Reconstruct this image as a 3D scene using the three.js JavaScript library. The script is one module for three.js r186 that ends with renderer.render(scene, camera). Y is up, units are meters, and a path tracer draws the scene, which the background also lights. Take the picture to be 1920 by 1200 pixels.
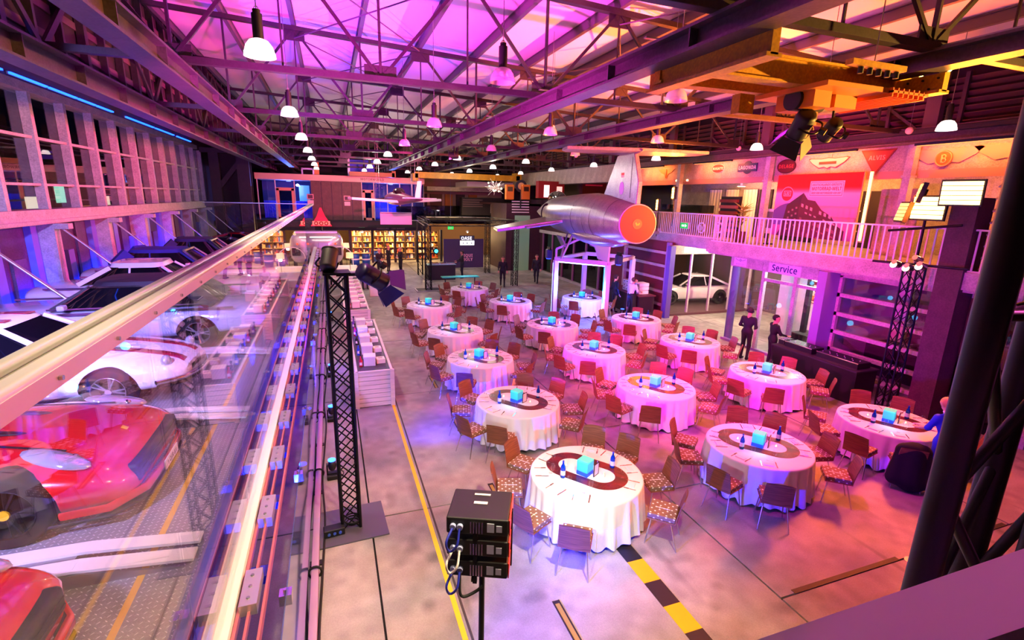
import * as THREE from 'three';
import { mergeGeometries, toCreasedNormals } from 'three/addons/utils/BufferGeometryUtils.js';
import { RoundedBoxGeometry } from 'three/addons/geometries/RoundedBoxGeometry.js';
import { MarchingCubes } from 'three/addons/objects/MarchingCubes.js';
import { RectAreaLightUniformsLib } from 'three/addons/lights/RectAreaLightUniformsLib.js';
import { Brush, Evaluator, SUBTRACTION } from 'three-bvh-csg';

// ---------------------------------------------------------------- camera
const scene = new THREE.Scene();
scene.background = new THREE.Color(0.004, 0.004, 0.008);
const CAM_H = 5.03, FPX = 927.74;
const yaw = 0.35063, pitch = -0.240238, roll = 0.0248835;
const FW = new THREE.Vector3(Math.sin(yaw) * Math.cos(pitch), Math.sin(pitch), -Math.cos(yaw) * Math.cos(pitch));
const r0 = new THREE.Vector3(Math.cos(yaw), 0, Math.sin(yaw)), u0 = new THREE.Vector3().crossVectors(r0, FW);
const RT = r0.clone().multiplyScalar(Math.cos(roll)).addScaledVector(u0, Math.sin(roll));
const UP = u0.clone().multiplyScalar(Math.cos(roll)).addScaledVector(r0, -Math.sin(roll));
const camera = new THREE.PerspectiveCamera(2 * Math.atan(600 / FPX) * 180 / Math.PI, 1.6, 0.05, 200);
camera.position.set(0, CAM_H, 0);
camera.quaternion.setFromRotationMatrix(new THREE.Matrix4().makeBasis(RT, UP, FW.clone().negate()));
const renderer = new THREE.WebGLRenderer({ antialias: true });
renderer.toneMapping = THREE.LinearToneMapping;
renderer.toneMappingExposure = 1.0;
renderer.shadowMap.enabled = true;
RectAreaLightUniformsLib.init();

// ---------------------------------------------------------------- large lights (stage wash of the hall)
function aim(l, x, y, z) { l.target.position.set(x, y, z); l.castShadow = true; scene.add(l); scene.add(l.target); return l; }
function spot(hex, cd, p, t, ang, pen = 0.7, size = 4) {
  const l = new THREE.SpotLight(hex, cd, 0, ang, pen, 2); l.position.set(...p); l.shadow.radius = size; l.name = 'stage_light';
  l.shadow.mapSize.set(1024, 1024); l.shadow.bias = -0.001;
  return aim(l, ...t);
}
function panel(hex, nits, w, h, p, t) {
  const l = new THREE.RectAreaLight(hex, nits, w, h); l.position.set(...p); l.lookAt(...t); l.name = 'panel_light'; scene.add(l); return l;
}
// warm white from the pendant rows beside the glass screen and over the near floor
for (const z of [-2.3, -7.4, -12.5, -17.6, -22.7]) spot(0xffe4b4, z > -5 ? 34 : 46, [-.7, 6.6, z], [.9, 0, z - .5], .8, 1, 5);
spot(0xffe6b8, 230, [2.47, 6.6, -2.3], [1.2, 0, -4.6], .72, 1, 5);
// white key from the stack of flood panels
spot(0xf4eeff, 46, [1.1, 2.72, -3.35], [4.6, .5, -8], .62, .9, 6);
// magenta wash: lamps under the crane and on the lattice tower
spot(0xdc10ff, 230, [6.15, 6.05, -5.6], [9.4, 0, -12.5], .8, .8, 6);
spot(0xf018d0, 130, [6.75, 6.0, -5.6], [9.6, 0, -7], .95, .9, 5);
spot(0xff1cb0, 700, [.75, 3.8, -7.3], [13, 2.2, -13], .55, .8, 5);
// blue side light from the moving heads beside the glass screen
for (const z of [-3.2, -8.7, -14.2]) spot(0x1018ff, 420, [-.2, .75, z], [8, 1.2, z - 5], .5, .8, 4);
// roof wash: magenta from an added tower lamp, violet moving head, orange flood tower
spot(0xff38e0, 700, [0, 4.4, -7.3], [2.2, 9, -11.5], 1.15, 1, 5);
spot(0x5a30ff, 1000, [-.3, .6, -11.2], [-1.2, 9, -15], .65, 1, 5);
spot(0xff7420, 1900, [12.75, 4.2, -7.9], [6.0, 9, -15.5], .72, 1, 4);
spot(0xffb850, 1000, [13.1, 4.8, -2.3], [6.2, 6.8, -5.4], .36, .6, 4);  // unseen balcony flood, added to brighten the crane
// pink wash from lamps added on the inner crane beam: window wall, glass office
spot(0xff2a9c, 720, [4.0, 6.25, -17.4], [-7, 5.0, -18.5], .95, .8, 5);
spot(0xff4a90, 600, [4.0, 6.25, -22.8], [1, 4.8, -38], .5, .8, 5);
// added lamps: lavender over the car deck, pink on the near gallery rail
spot(0xb4a8ff, 420, [-3.75, 6.05, -1.1], [-4.2, 1.9, -7], .62, 1, 8);
spot(0xa090ff, 420, [-3.75, 6.05, -4.8], [-4.6, 1.9, -14], .8, 1, 8);
spot(0xff60c0, 55, [4.0, 6.3, -.7], [.8, 4.4, -.3], .4, .8, 5);
// blue uplight from the moving heads onto the slide rails
for (const z of [-4.2, -8.7, -14.2]) spot(0x1828ff, 40, [-.66, .5, z], [-.62, 1.8, z - .9], .8, .8, 4);


// ---------------------------------------------------------------- helpers
let seed = 7; const rnd = () => { seed = (seed * 1664525 + 1013904223) % 4294967296; return seed / 4294967296; };
const rr = (a, b) => a + (b - a) * rnd();
const V = (x, y, z) => new THREE.Vector3(x, y, z);
const PI = Math.PI;
function ray(px, py) { return RT.clone().multiplyScalar((px - 960) / FPX).addScaledVector(UP, -(py - 600) / FPX).add(FW); }
function onY(px, py, y) { const d = ray(px, py); return d.multiplyScalar((y - CAM_H) / d.y).add(V(0, CAM_H, 0)); }
function onX(px, py, x) { const d = ray(px, py); return d.multiplyScalar(x / d.x).add(V(0, CAM_H, 0)); }
function onZ(px, py, z) { const d = ray(px, py); return d.multiplyScalar(z / d.z).add(V(0, CAM_H, 0)); }
function onD(px, py, depth) { return ray(px, py).multiplyScalar(depth).add(V(0, CAM_H, 0)); }
// geometry
function bx(w, h, d, x = 0, y = 0, z = 0, ry = 0, rx = 0, rz = 0) { const g = new THREE.BoxGeometry(w, h, d); if (rx) g.rotateX(rx); if (rz) g.rotateZ(rz); if (ry) g.rotateY(ry); return g.translate(x, y, z); }
function b2(x0, x1, y0, y1, z0, z1) { return bx(Math.abs(x1 - x0), Math.abs(y1 - y0), Math.abs(z1 - z0), (x0 + x1) / 2, (y0 + y1) / 2, (z0 + z1) / 2); }
function rbx(w, h, d, r, x = 0, y = 0, z = 0, ry = 0, seg = 1) { const g = new RoundedBoxGeometry(w, h, d, seg, r); if (ry) g.rotateY(ry); return g.translate(x, y, z); }
function cy(r0, r1, h, n = 12, x = 0, y = 0, z = 0) { return new THREE.CylinderGeometry(r1, r0, h, n).translate(x, y, z); }
function bar(p, q, r, n = 6, r2 = r) { const d = q.clone().sub(p), g = new THREE.CylinderGeometry(r2, r, d.length(), n); g.applyQuaternion(new THREE.Quaternion().setFromUnitVectors(V(0, 1, 0), d.normalize())); return g.translate((p.x + q.x) / 2, (p.y + q.y) / 2, (p.z + q.z) / 2); }
function beam(p, q, w, h) { const d = q.clone().sub(p), L = d.length(), g = new THREE.BoxGeometry(w, h, L); g.lookAt(d.normalize()); return g.translate((p.x + q.x) / 2, (p.y + q.y) / 2, (p.z + q.z) / 2); }
function tube(pts, r, n = 24, m = 6) { return new THREE.TubeGeometry(new THREE.CatmullRomCurve3(pts), n, r, m, false); }
function lathe(pts, n = 20) { return new THREE.LatheGeometry(pts.map(p => new THREE.Vector2(p[0], p[1])), n); }
function ext(pts, depth, bevel = 0) { const s = new THREE.Shape(pts.map(p => new THREE.Vector2(p[0], p[1]))); return new THREE.ExtrudeGeometry(s, { depth, bevelEnabled: bevel > 0, bevelSize: bevel, bevelThickness: bevel, bevelSegments: 1, curveSegments: 8 }); }
function mv(g, x, y, z, ry = 0) { if (ry) g.rotateY(ry); return g.translate(x, y, z); }
function mk(gs) {
  if (!Array.isArray(gs)) gs = [gs];
  if (gs.length === 1 && gs[0].userData.done) return gs[0];
  const out = gs.map(g => { let h = g.index ? g.toNonIndexed() : g.clone(); for (const k of Object.keys(h.attributes)) if (k !== 'position' && k !== 'normal') h.deleteAttribute(k); h.morphAttributes = {}; return h; });
  const g = out.length > 1 ? mergeGeometries(out) : out[0];
  const p = g.attributes.position, n = g.attributes.normal, uv = new Float32Array(p.count * 2);
  for (let i = 0; i < p.count; i += 3) {
    let a = 0, b = 0, c = 0; for (let k = 0; k < 3; k++) { a += n.getX(i + k); b += n.getY(i + k); c += n.getZ(i + k); }
    a = Math.abs(a); b = Math.abs(b); c = Math.abs(c);
    for (let k = 0; k < 3; k++) { const X = p.getX(i + k), Y = p.getY(i + k), Z = p.getZ(i + k); let u, v; if (b >= a && b >= c) { u = X; v = Z; } else if (a >= c) { u = Z; v = Y; } else { u = X; v = Y; } uv[(i + k) * 2] = u; uv[(i + k) * 2 + 1] = v; }
  }
  g.setAttribute('uv', new THREE.BufferAttribute(uv, 2)); g.userData.done = true; return g;
}
const used = {};
function uniq(n) { if (!(n in used)) { used[n] = 0; return n; } used[n]++; return n + '_' + String(used[n]).padStart(3, '0'); }
function part(name, gs, m, parent, label) { const o = new THREE.Mesh(mk(gs), m); o.name = name; o.castShadow = o.receiveShadow = true; if (label) o.userData.label = label; parent.add(o); return o; }
function one(name, gs, m, label, category, group) { const o = part(uniq(name), gs, m, scene); o.userData = { label, category }; if (group) o.userData.group = group; return o; }
function thing(name, label, category, p = [0, 0, 0], turn = 0, group) { const o = new THREE.Group(); o.name = uniq(name); o.position.set(...p); o.rotation.y = turn; o.userData = { label, category }; if (group) o.userData.group = group; scene.add(o); return o; }
function struct(name, gs, m, parent = scene) { const o = part(parent === scene ? uniq(name) : name, gs, m, parent); if (parent === scene) o.userData.kind = 'structure'; return o; }
function structGroup(name) { const o = new THREE.Group(); o.name = uniq(name); o.userData.kind = 'structure'; scene.add(o); return o; }
function dup(root, p, turn, label, group) { const r = root.clone(); r.name = uniq(root.name.replace(/_\d{3}$/, '')); r.userData = { ...root.userData }; r.position.set(...p); r.rotation.y = turn; if (label) r.userData.label = label; if (group) r.userData.group = group; scene.add(r); return r; }
// textures
function hash(x, y, s) { let h = Math.imul(x, 374761393) + Math.imul(y, 668265263) + Math.imul(s, 974634777); h = Math.imul(h ^ (h >>> 13), 1274126177); return ((h ^ (h >>> 16)) >>> 0) / 4294967295; }
function tn(u, v, f, s, fy = f) { const x = u * f, y = v * fy, i = Math.floor(x), j = Math.floor(y), a = x - i, b = y - j, A = a * a * (3 - 2 * a), B = b * b * (3 - 2 * b), w = (p, q) => hash(((p % f) + f) % f, ((q % fy) + fy) % fy, s); return (w(i, j) * (1 - A) + w(i + 1, j) * A) * (1 - B) + (w(i, j + 1) * (1 - A) + w(i + 1, j + 1) * A) * B; }
function dtex(fn, size, metres, srgb = true, my = metres) {
  const d = new Uint8Array(size * size * 4);
  for (let j = 0; j < size; j++) for (let i = 0; i < size; i++) { const c = fn(i / size, j / size, i, j), k = (j * size + i) * 4; d[k] = c[0]; d[k + 1] = c[1]; d[k + 2] = c[2]; d[k + 3] = 255; }
  const t = new THREE.DataTexture(d, size, size); t.wrapS = t.wrapT = THREE.RepeatWrapping; t.magFilter = THREE.LinearFilter; t.minFilter = THREE.LinearMipmapLinearFilter; t.generateMipmaps = true;
  if (srgb) t.colorSpace = THREE.SRGBColorSpace; t.repeat.set(1 / metres, 1 / my); t.needsUpdate = true; return t;
}
function ctex(w, h, draw) { const c = document.createElement('canvas'); c.width = w; c.height = h; const x = c.getContext('2d'); draw(x, w, h); const t = new THREE.CanvasTexture(c); t.colorSpace = THREE.SRGBColorSpace; t.magFilter = THREE.LinearFilter; return t; }
function S(hex, rough = 0.6, metal = 0, o = {}) { return new THREE.MeshStandardMaterial({ color: hex, roughness: rough, metalness: metal, ...o }); }
function P(hex, rough, o = {}) { return new THREE.MeshPhysicalMaterial({ color: hex, roughness: rough, ...o }); }
function glow(hex, k, base = 0x222222) { return new THREE.MeshStandardMaterial({ color: base, emissive: hex, emissiveIntensity: k, roughness: 0.5 }); }
const grainTex = dtex((u, v) => { const g = 200 + 40 * (tn(u, v, 64, 3) - .5) + 30 * (tn(u, v, 8, 4) - .5); return [g, g, g]; }, 128, 1.3);
const concrete = dtex((u, v, i, j) => {
  let g = 148 + 44 * (tn(u, v, 5, 1) - .5) + 34 * (tn(u, v, 13, 2) - .5) + 22 * (tn(u, v, 60, 5) - .5) + 14 * (hash(i, j, 9) - .5);
  const s = tn(u, v, 9, 11) * tn(u, v, 31, 12); if (s > .5) g -= (s - .5) * 120;
  const k = tn(u, v, 40, 14, 7); if (k > .82) g -= (k - .82) * 190;
  return [g, g * .965, g * .925];
}, 1024, 9);
const concreteR = dtex((u, v) => { const g = 96 + 70 * tn(u, v, 7, 21) + 36 * tn(u, v, 33, 22); return [0, g, 0]; }, 512, 7, false);
const walnutT = dtex((u, v) => { const w = tn(u, v, 3, 31, 40) * .6 + tn(u, v, 5, 32, 110) * .4, l = Math.abs(((v * 11) % 1) - .5) < .035 ? -22 : 0; return [126 + 52 * (w - .5) + l, 76 + 38 * (w - .5) + l, 48 + 26 * (w - .5) + l]; }, 256, .45);
const plankT = dtex((u, v) => { const w = tn(u, v, 4, 41, 60); const g = 232 + 22 * (w - .5); return [g, g * .985, g * .97]; }, 256, 1);
const clothB = dtex((u, v, i, j) => { const g = 128 + 60 * Math.sin(i * PI / 2) * Math.sin(j * PI / 2) + 20 * (hash(i, j, 3) - .5); return [g, g, g]; }, 64, .05, false);
const treadB = dtex((u, v) => { const a = (u * 2) % 1, b = (v * 2) % 1, f = (Math.floor(u * 2) + Math.floor(v * 2)) % 2; const x = a - .5, y = b - .5, p = f ? x + y : x - y, q = f ? x - y : x + y; const e = Math.hypot(p / .42, q / .12); const g = e < 1 ? 255 * Math.sqrt(1 - e * e) : 0; return [g, g, g]; }, 128, .1, false);
const treadC = dtex((u, v) => { const a = (u * 2) % 1, b = (v * 2) % 1, f = (Math.floor(u * 2) + Math.floor(v * 2)) % 2; const x = a - .5, y = b - .5, p = f ? x + y : x - y, q = f ? x - y : x + y; const e = Math.hypot(p / .42, q / .13); const g = (e < 1 ? 232 : 150) + 24 * (tn(u, v, 16, 5) - .5); return [g, g, g * 1.02]; }, 128, .1);
// shared materials
const M = {
  steelPaint: S(0x3c3238, .5, .2, { map: grainTex }), beamPaint: S(0x6a5c62, .5, .2, { map: grainTex }),
  roof: S(0xe4dedb, .75), dark: S(0x16141a, .6), black: S(0x0b0b0d, .55), blackMetal: S(0x101014, .38, .5), charcoal: S(0x26242a, .7),
  white: S(0xe6e2de, .5), whitePaint: S(0xded8d4, .45, 0, { map: grainTex }), cream: S(0xd9cbb4, .7, 0, { map: grainTex }), alu: S(0xc9c8c4, .35, .75), chrome: S(0xd6d6da, .16, 1), steel: S(0x9b9a9e, .4, .8),
  walnut: S(0xffffff, .5, 0, { map: walnutT }), plank: S(0xf2eeea, .6, 0, { map: plankT }), yellow: S(0xf0b010, .5, 0, { map: grainTex }), yellowPaint: S(0xe8c21a, .6), blackPaint: S(0x141216, .6),
  rubber: S(0x0c0c0e, .8), brown: S(0x4a2f28, .7, 0, { map: grainTex }), wine: S(0x4a2030, .65, 0, { map: grainTex }), purple: S(0x6d5a86, .6, 0, { map: grainTex }),
  glass: new THREE.MeshPhysicalMaterial({ color: 0xffffff, roughness: .0, transmission: 1, thickness: 0, ior: 1.5 }),
  tint: new THREE.MeshPhysicalMaterial({ color: 0x8e9a98, roughness: .02, transmission: 1, thickness: 0, ior: 1.5 }),
  skin: S(0xc98f74, .6),
};
const FLN = p => p.z > -12 ? 620 : 600;

// ---------------------------------------------------------------- setting: floor, walls, roof
{
  const fm = S(0xffffff, 1, 0, { map: concrete, roughnessMap: concreteR });
  const fl = structGroup('floor');
  part('sub_base', b2(-7.4, 21, -.3, -.03, -50, 5), S(0x0e0c0c, .9), fl);
  const slabs = (x0, x1, zs) => { for (let i = 0; i + 1 < zs.length; i++) part('floor_slab', b2(x0 + .014, x1 - .014, -.12, 0, zs[i] - .014, zs[i + 1] + .014), fm, fl); };
  const zr = [5]; for (let k = 0; k < 22; k++) zr.push(-1.33 - 2.57 * k > -50 ? -1.33 - 2.57 * k : -50); zr[zr.length - 1] = -50;
  const zl = [5, -2.2, -7.25, -12.3, -17.35, -22.4, -27.5, -33, -40, -50];
  slabs(-7.4, .33, zl); slabs(.33, 5.3, zl); slabs(5.3, 10.28, zr.filter((z, i) => i === 0 || z < zr[i - 1])); slabs(10.28, 15.25, zr.filter((z, i) => i === 0 || z < zr[i - 1])); slabs(15.25, 21, zl);
  // painted marks and steel inserts that lie in the floor
  part('yellow_line', b2(1.17, 1.235, 0, .004, 2, -11.9), M.yellowPaint, fl, 'yellow painted guide line');
  part('dark_groove_line', b2(1.27, 1.30, 0, .003, 2, -30), S(0x3a3432, .8), fl);
  for (let k = 0; k < 9; k++) part(k % 2 ? 'black_tape_stripe' : 'yellow_tape_stripe', b2(3.72, 3.98, 0, .004, -5.95 + k * .42, -5.95 + (k + 1) * .42), k % 2 ? M.blackPaint : S(0xf0b400, .55), fl);
  part('yellow_tape_stripe', b2(3.2, 3.27, 0, .004, -8.3, -7.8), M.yellowPaint, fl);
  const ins = S(0x1c1818, .6, .1);
  for (const [z0, z1] of [[-7.64, -6.7], [-4.8, -3.4], [-10.55, -9.6], [-13.5, -12.5]]) { part('anchor_channel', [b2(2.40, 2.42, 0, .006, z0, z1), b2(2.48, 2.5, 0, .006, z0, z1), b2(2.40, 2.5, 0, .004, z0, z0 + .05)], ins, fl); part('channel_lining', b2(2.42, 2.48, 0, .003, z0 + .05, z1), S(0x9a8438, .6), fl); }
  for (const [x0, x1] of [[5.55, 7.6], [7.95, 8.5], [9.2, 10.2]]) part('anchor_channel', b2(x0, x1, 0, .005, -3.97, -3.9), ins, fl);
  part('floor_socket_cover', cy(.1, .1, .008, 20, 7.75, .004, -3.82), S(0xd8c8b0, .4, .4), fl);
  // closing walls
  const wallM = S(0x3a3036, .8, 0, { map: grainTex });
  struct('wall_near', b2(-7.4, 21, 0, 9.6, 4.2, 4.5), wallM);
  struct('wall_far', b2(-7.4, 21, 0, 9.6, -49, -48.6), S(0x2b2730, .8));
  struct('wall_right', b2(19.6, 20, 0, 9.4, -49, 4.4), S(0x584a48, .8));
  // roof deck, mono-pitch, falls to the right
  const ry = x => 9.22 - .05 * x;
  const deck = structGroup('ceiling');
  for (let k = 0; k < 12; k++) { const x0 = -3.85 + k * 1.58, x1 = x0 + 1.57; part('roof_panel', bx(1.583, .06, 53.2, (x0 + x1) / 2, (ry(x0) + ry(x1)) / 2 + .17, -22.2, 0, 0, -Math.atan(.05)), M.roof, deck); }
  for (let k = 0; k < 13; k++) { const x = -3.8 + k * 1.6, y = ry(x); const p = part('purlin', [b2(-.05, .05, -.11, -.1, 4.2, -48.6), b2(-.05, .05, .1, .11, 4.2, -48.6), b2(-.012, .012, -.1, .1, 4.2, -48.6)], S(0x5d565e, .55, .2), deck); p.position.set(x, y, 0); }
  // low aisle roof on the left, gallery roof on the right
  part('aisle_roof', b2(-7.4, -3.7, 7.9, 8.1, 4.4, -48.8), S(0x1c1a22, .8), deck);
  part('gallery_roof', b2(14.6, 20, 6.95, 7.05, 4.4, -48.8), S(0x3a2c28, .8), deck);
  // clerestory on the left: dark wall, upright studs, louvre boards
  const cl = structGroup('wall_left_clerestory');
  part('backing_wall', b2(-4.05, -3.98, 7.0, 9.55, 4.4, -48.8), S(0x1a1418, .85), cl);
  for (let k = 0; k < 52; k++) { const z = -1.2 - k * .86; part('stud', b2(-3.96, -3.84, 7.05, 9.3, z, z - (k % 3 ? .07 : .13)), M.steelPaint, cl); }
  for (let k = 0; k < 5; k++) part('louvre_board', b2(-3.975, -3.95, 7.25 + k * .42, 7.37 + k * .42, 4, -48), S(0x4c3840, .7), cl);
  for (let k = 0; k < 10; k++) { const z = -4.8 - k * 5.1; part('diagonal_brace', [beam(V(-3.82, 7.05, z), V(-3.82, 9.2, z - 2.4), .05, .1), beam(V(-3.82, 9.2, z - 2.6), V(-3.82, 7.05, z - 5), .05, .1)], M.steelPaint, cl); }
  // clerestory on the right: louvre slats over the crane beam
  const cr = structGroup('wall_right_clerestory');
  part('backing_wall', b2(15.3, 15.4, 7.0, 8.7, 4.4, -48.8), S(0x37201a, .85), cr);
  for (let k = 0; k < 7; k++) part('louvre_slat', bx(.16, .02, 52, 15.15, 7.18 + k * .17, -22.2, 0, 0, -.5), S(0x7d5444, .6), cr);
  for (let k = 0; k < 28; k++) { const z = 2 - k * 1.78; part('louvre_post', b2(15.0, 15.08, 7.1, 8.35, z, z - .09), S(0x5a4038, .6), cr); if (k % 3 === 0) part('roof_post', b2(14.8, 14.98, 7.1, 8.4, z - .4, z - .75), S(0x6a5046, .6), cr); }
  for (let k = 0; k < 14; k++) { const z = 1 - k * 3.56; part('louvre_brace', beam(V(15.04, 7.1, z), V(15.04, 7.75, z - .85), .05, .07), S(0x5a4038, .6), cr); }
}
// ---------------------------------------------------------------- roof trusses and crane beams
const TZ = [-4.8, -9.9, -15.0, -20.1, -25.2, -30.3, -35.4, -40.5];
const TN = ['over the first tables', 'second from the gallery rail', 'third from the gallery rail', 'over the aircraft tail', 'over the aircraft stand', 'before the glass office', 'nearest the glass office', 'above the glass office'];
{
  const top = x => 9.05 - .05 * x;
  const build = (t) => {
    const ch = (y0, y1, x0, x1) => [0, 1].map(s => beam(V(x0, y0, (s - .5) * .12), V(x1, y1, (s - .5) * .1), .035, .1)).concat([beam(V(x0, y0 - .045, 0), V(x1, y1 - .045, 0), .135, .015)]);
    part('bottom_chord', ch(7.05, 7.05, -3.8, 14.9), M.steelPaint, t);
    part('top_chord', ch(top(-3.8), top(14.9), -3.8, 14.9), M.steelPaint, t);
    for (let k = 0; k < 6; k++) {
      const xb = -2.2 + k * 3.2, xl = xb - 1.6, xr = xb + 1.6;
      part('diagonal', beam(V(xb, 7.05, 0), V(xl, top(xl), 0), .05, .055), M.steelPaint, t);
      if (xr < 15) part('diagonal', beam(V(xb, 7.05, 0), V(xr, top(xr), 0), .05, .055), M.steelPaint, t);
      part('vertical', b2(xb - .022, xb + .022, 7.05, top(xb), -.03, .03), M.steelPaint, t);
      if (xr < 15) part('hanger', b2(xr - .015, xr + .015, 7.05, top(xr), -.015, .015), M.steelPaint, t);
      part('gusset_plate', b2(xb - .28, xb + .28, 7.0, 7.28, -.012, .012), M.steelPaint, t);
      if (xr < 15) part('gusset_plate', b2(xr - .25, xr + .25, top(xr) - .28, top(xr) + .04, -.012, .012), M.steelPaint, t);
    }
  };
  let t0;
  TZ.forEach((z, i) => { const l = 'pale steel lattice roof truss spanning the hall, ' + TN[i]; if (!i) { t0 = thing('roof_truss', l, 'roof truss', [0, 0, z], 0, 'roof trusses'); build(t0); } else dup(t0, [0, 0, z], 0, l); });
  // wind bracing rods between trusses
  const rod = S(0x6a6066, .5, .4);
  for (let k = 0; k < 6; k++) { const a = TZ[k], b = TZ[k + 1]; for (const [x0, x1] of [[-.6, 2.6], [5.8, 9.0]]) { const y = 8.95 - .05 * (x0 + x1) / 2; const t = thing('wind_brace', 'thin crossed bracing rods between the ' + ['first', 'second', 'third', 'fourth', 'fifth', 'sixth'][k] + ' and the next roof truss, ' + (x0 < 0 ? 'glass-screen bay' : 'shop-side bay'), 'bracing', [0, 0, 0], 0, 'roof bracing rods'); part('rod', bar(V(x0, y, a), V(x1, y, b), .018, 5), rod, t); part('rod', bar(V(x1, y - .04, a), V(x0, y - .04, b), .018, 5), rod, t); } }
  // I-section crane runway beams
  const ibeam = (x, y0, y1, w, n, label, mat = M.beamPaint) => { const t = thing(n, label, 'steel beam', [x, 0, 0], 0, 'crane runway beams'); part('top_flange', b2(-w, w, y1 - .035, y1, 4, -46), mat, t); part('bottom_flange', b2(-w, w, y0, y0 + .035, 4, -46), mat, t); part('web', b2(-.02, .02, y0 + .03, y1 - .03, 4, -46), mat, t); if (n === 'crane_runway_beam') { part('rail', b2(-.03, .03, y1, y1 + .05, 4, -46), M.steel, t); for (let k = 0; k < 26; k++) part('stiffener', b2(-w * .9, w * .9, y0 + .03, y1 - .03, 2 - k * 1.8, 1.98 - k * 1.8), mat, t); } return t; };
  ibeam(-2.15, 6.68, 7.0, .15, 'crane_runway_beam', 'long steel I-beam over the glass handrail, under the roof trusses');
  ibeam(-3.75, 6.62, 6.98, .16, 'crane_runway_beam', 'long steel I-beam over the parked cars beside the dark clerestory');
  ibeam(4.1, 6.72, 7.0, .15, 'crane_runway_beam', 'long steel I-beam carrying the inner end of the yellow crane');
  ibeam(7.5, 6.78, 7.02, .15, 'crane_runway_beam', 'long steel I-beam carrying the outer end of the yellow crane');
  ibeam(14.85, 6.72, 7.1, .2, 'wall_crane_beam', 'brown steel beam along the wall above the emblem panels', S(0x8a6a60, .6, 0, { map: grainTex }));
  // short cable tray hung along the inner crane beam
  const tr = thing('cable_rail', 'thin conductor rail hung beside the inner crane beam', 'cable rail', [4.45, 7.15, 0]); part('rail_bar', b2(-.03, .03, -.03, .03, 2, -44), M.whitePaint, tr); for (let k = 0; k < 12; k++) part('bracket', b2(-.4, .03, -.02, 0, 1 - k * 3.6, .94 - k * 3.6), M.steel, tr);
}

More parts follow.
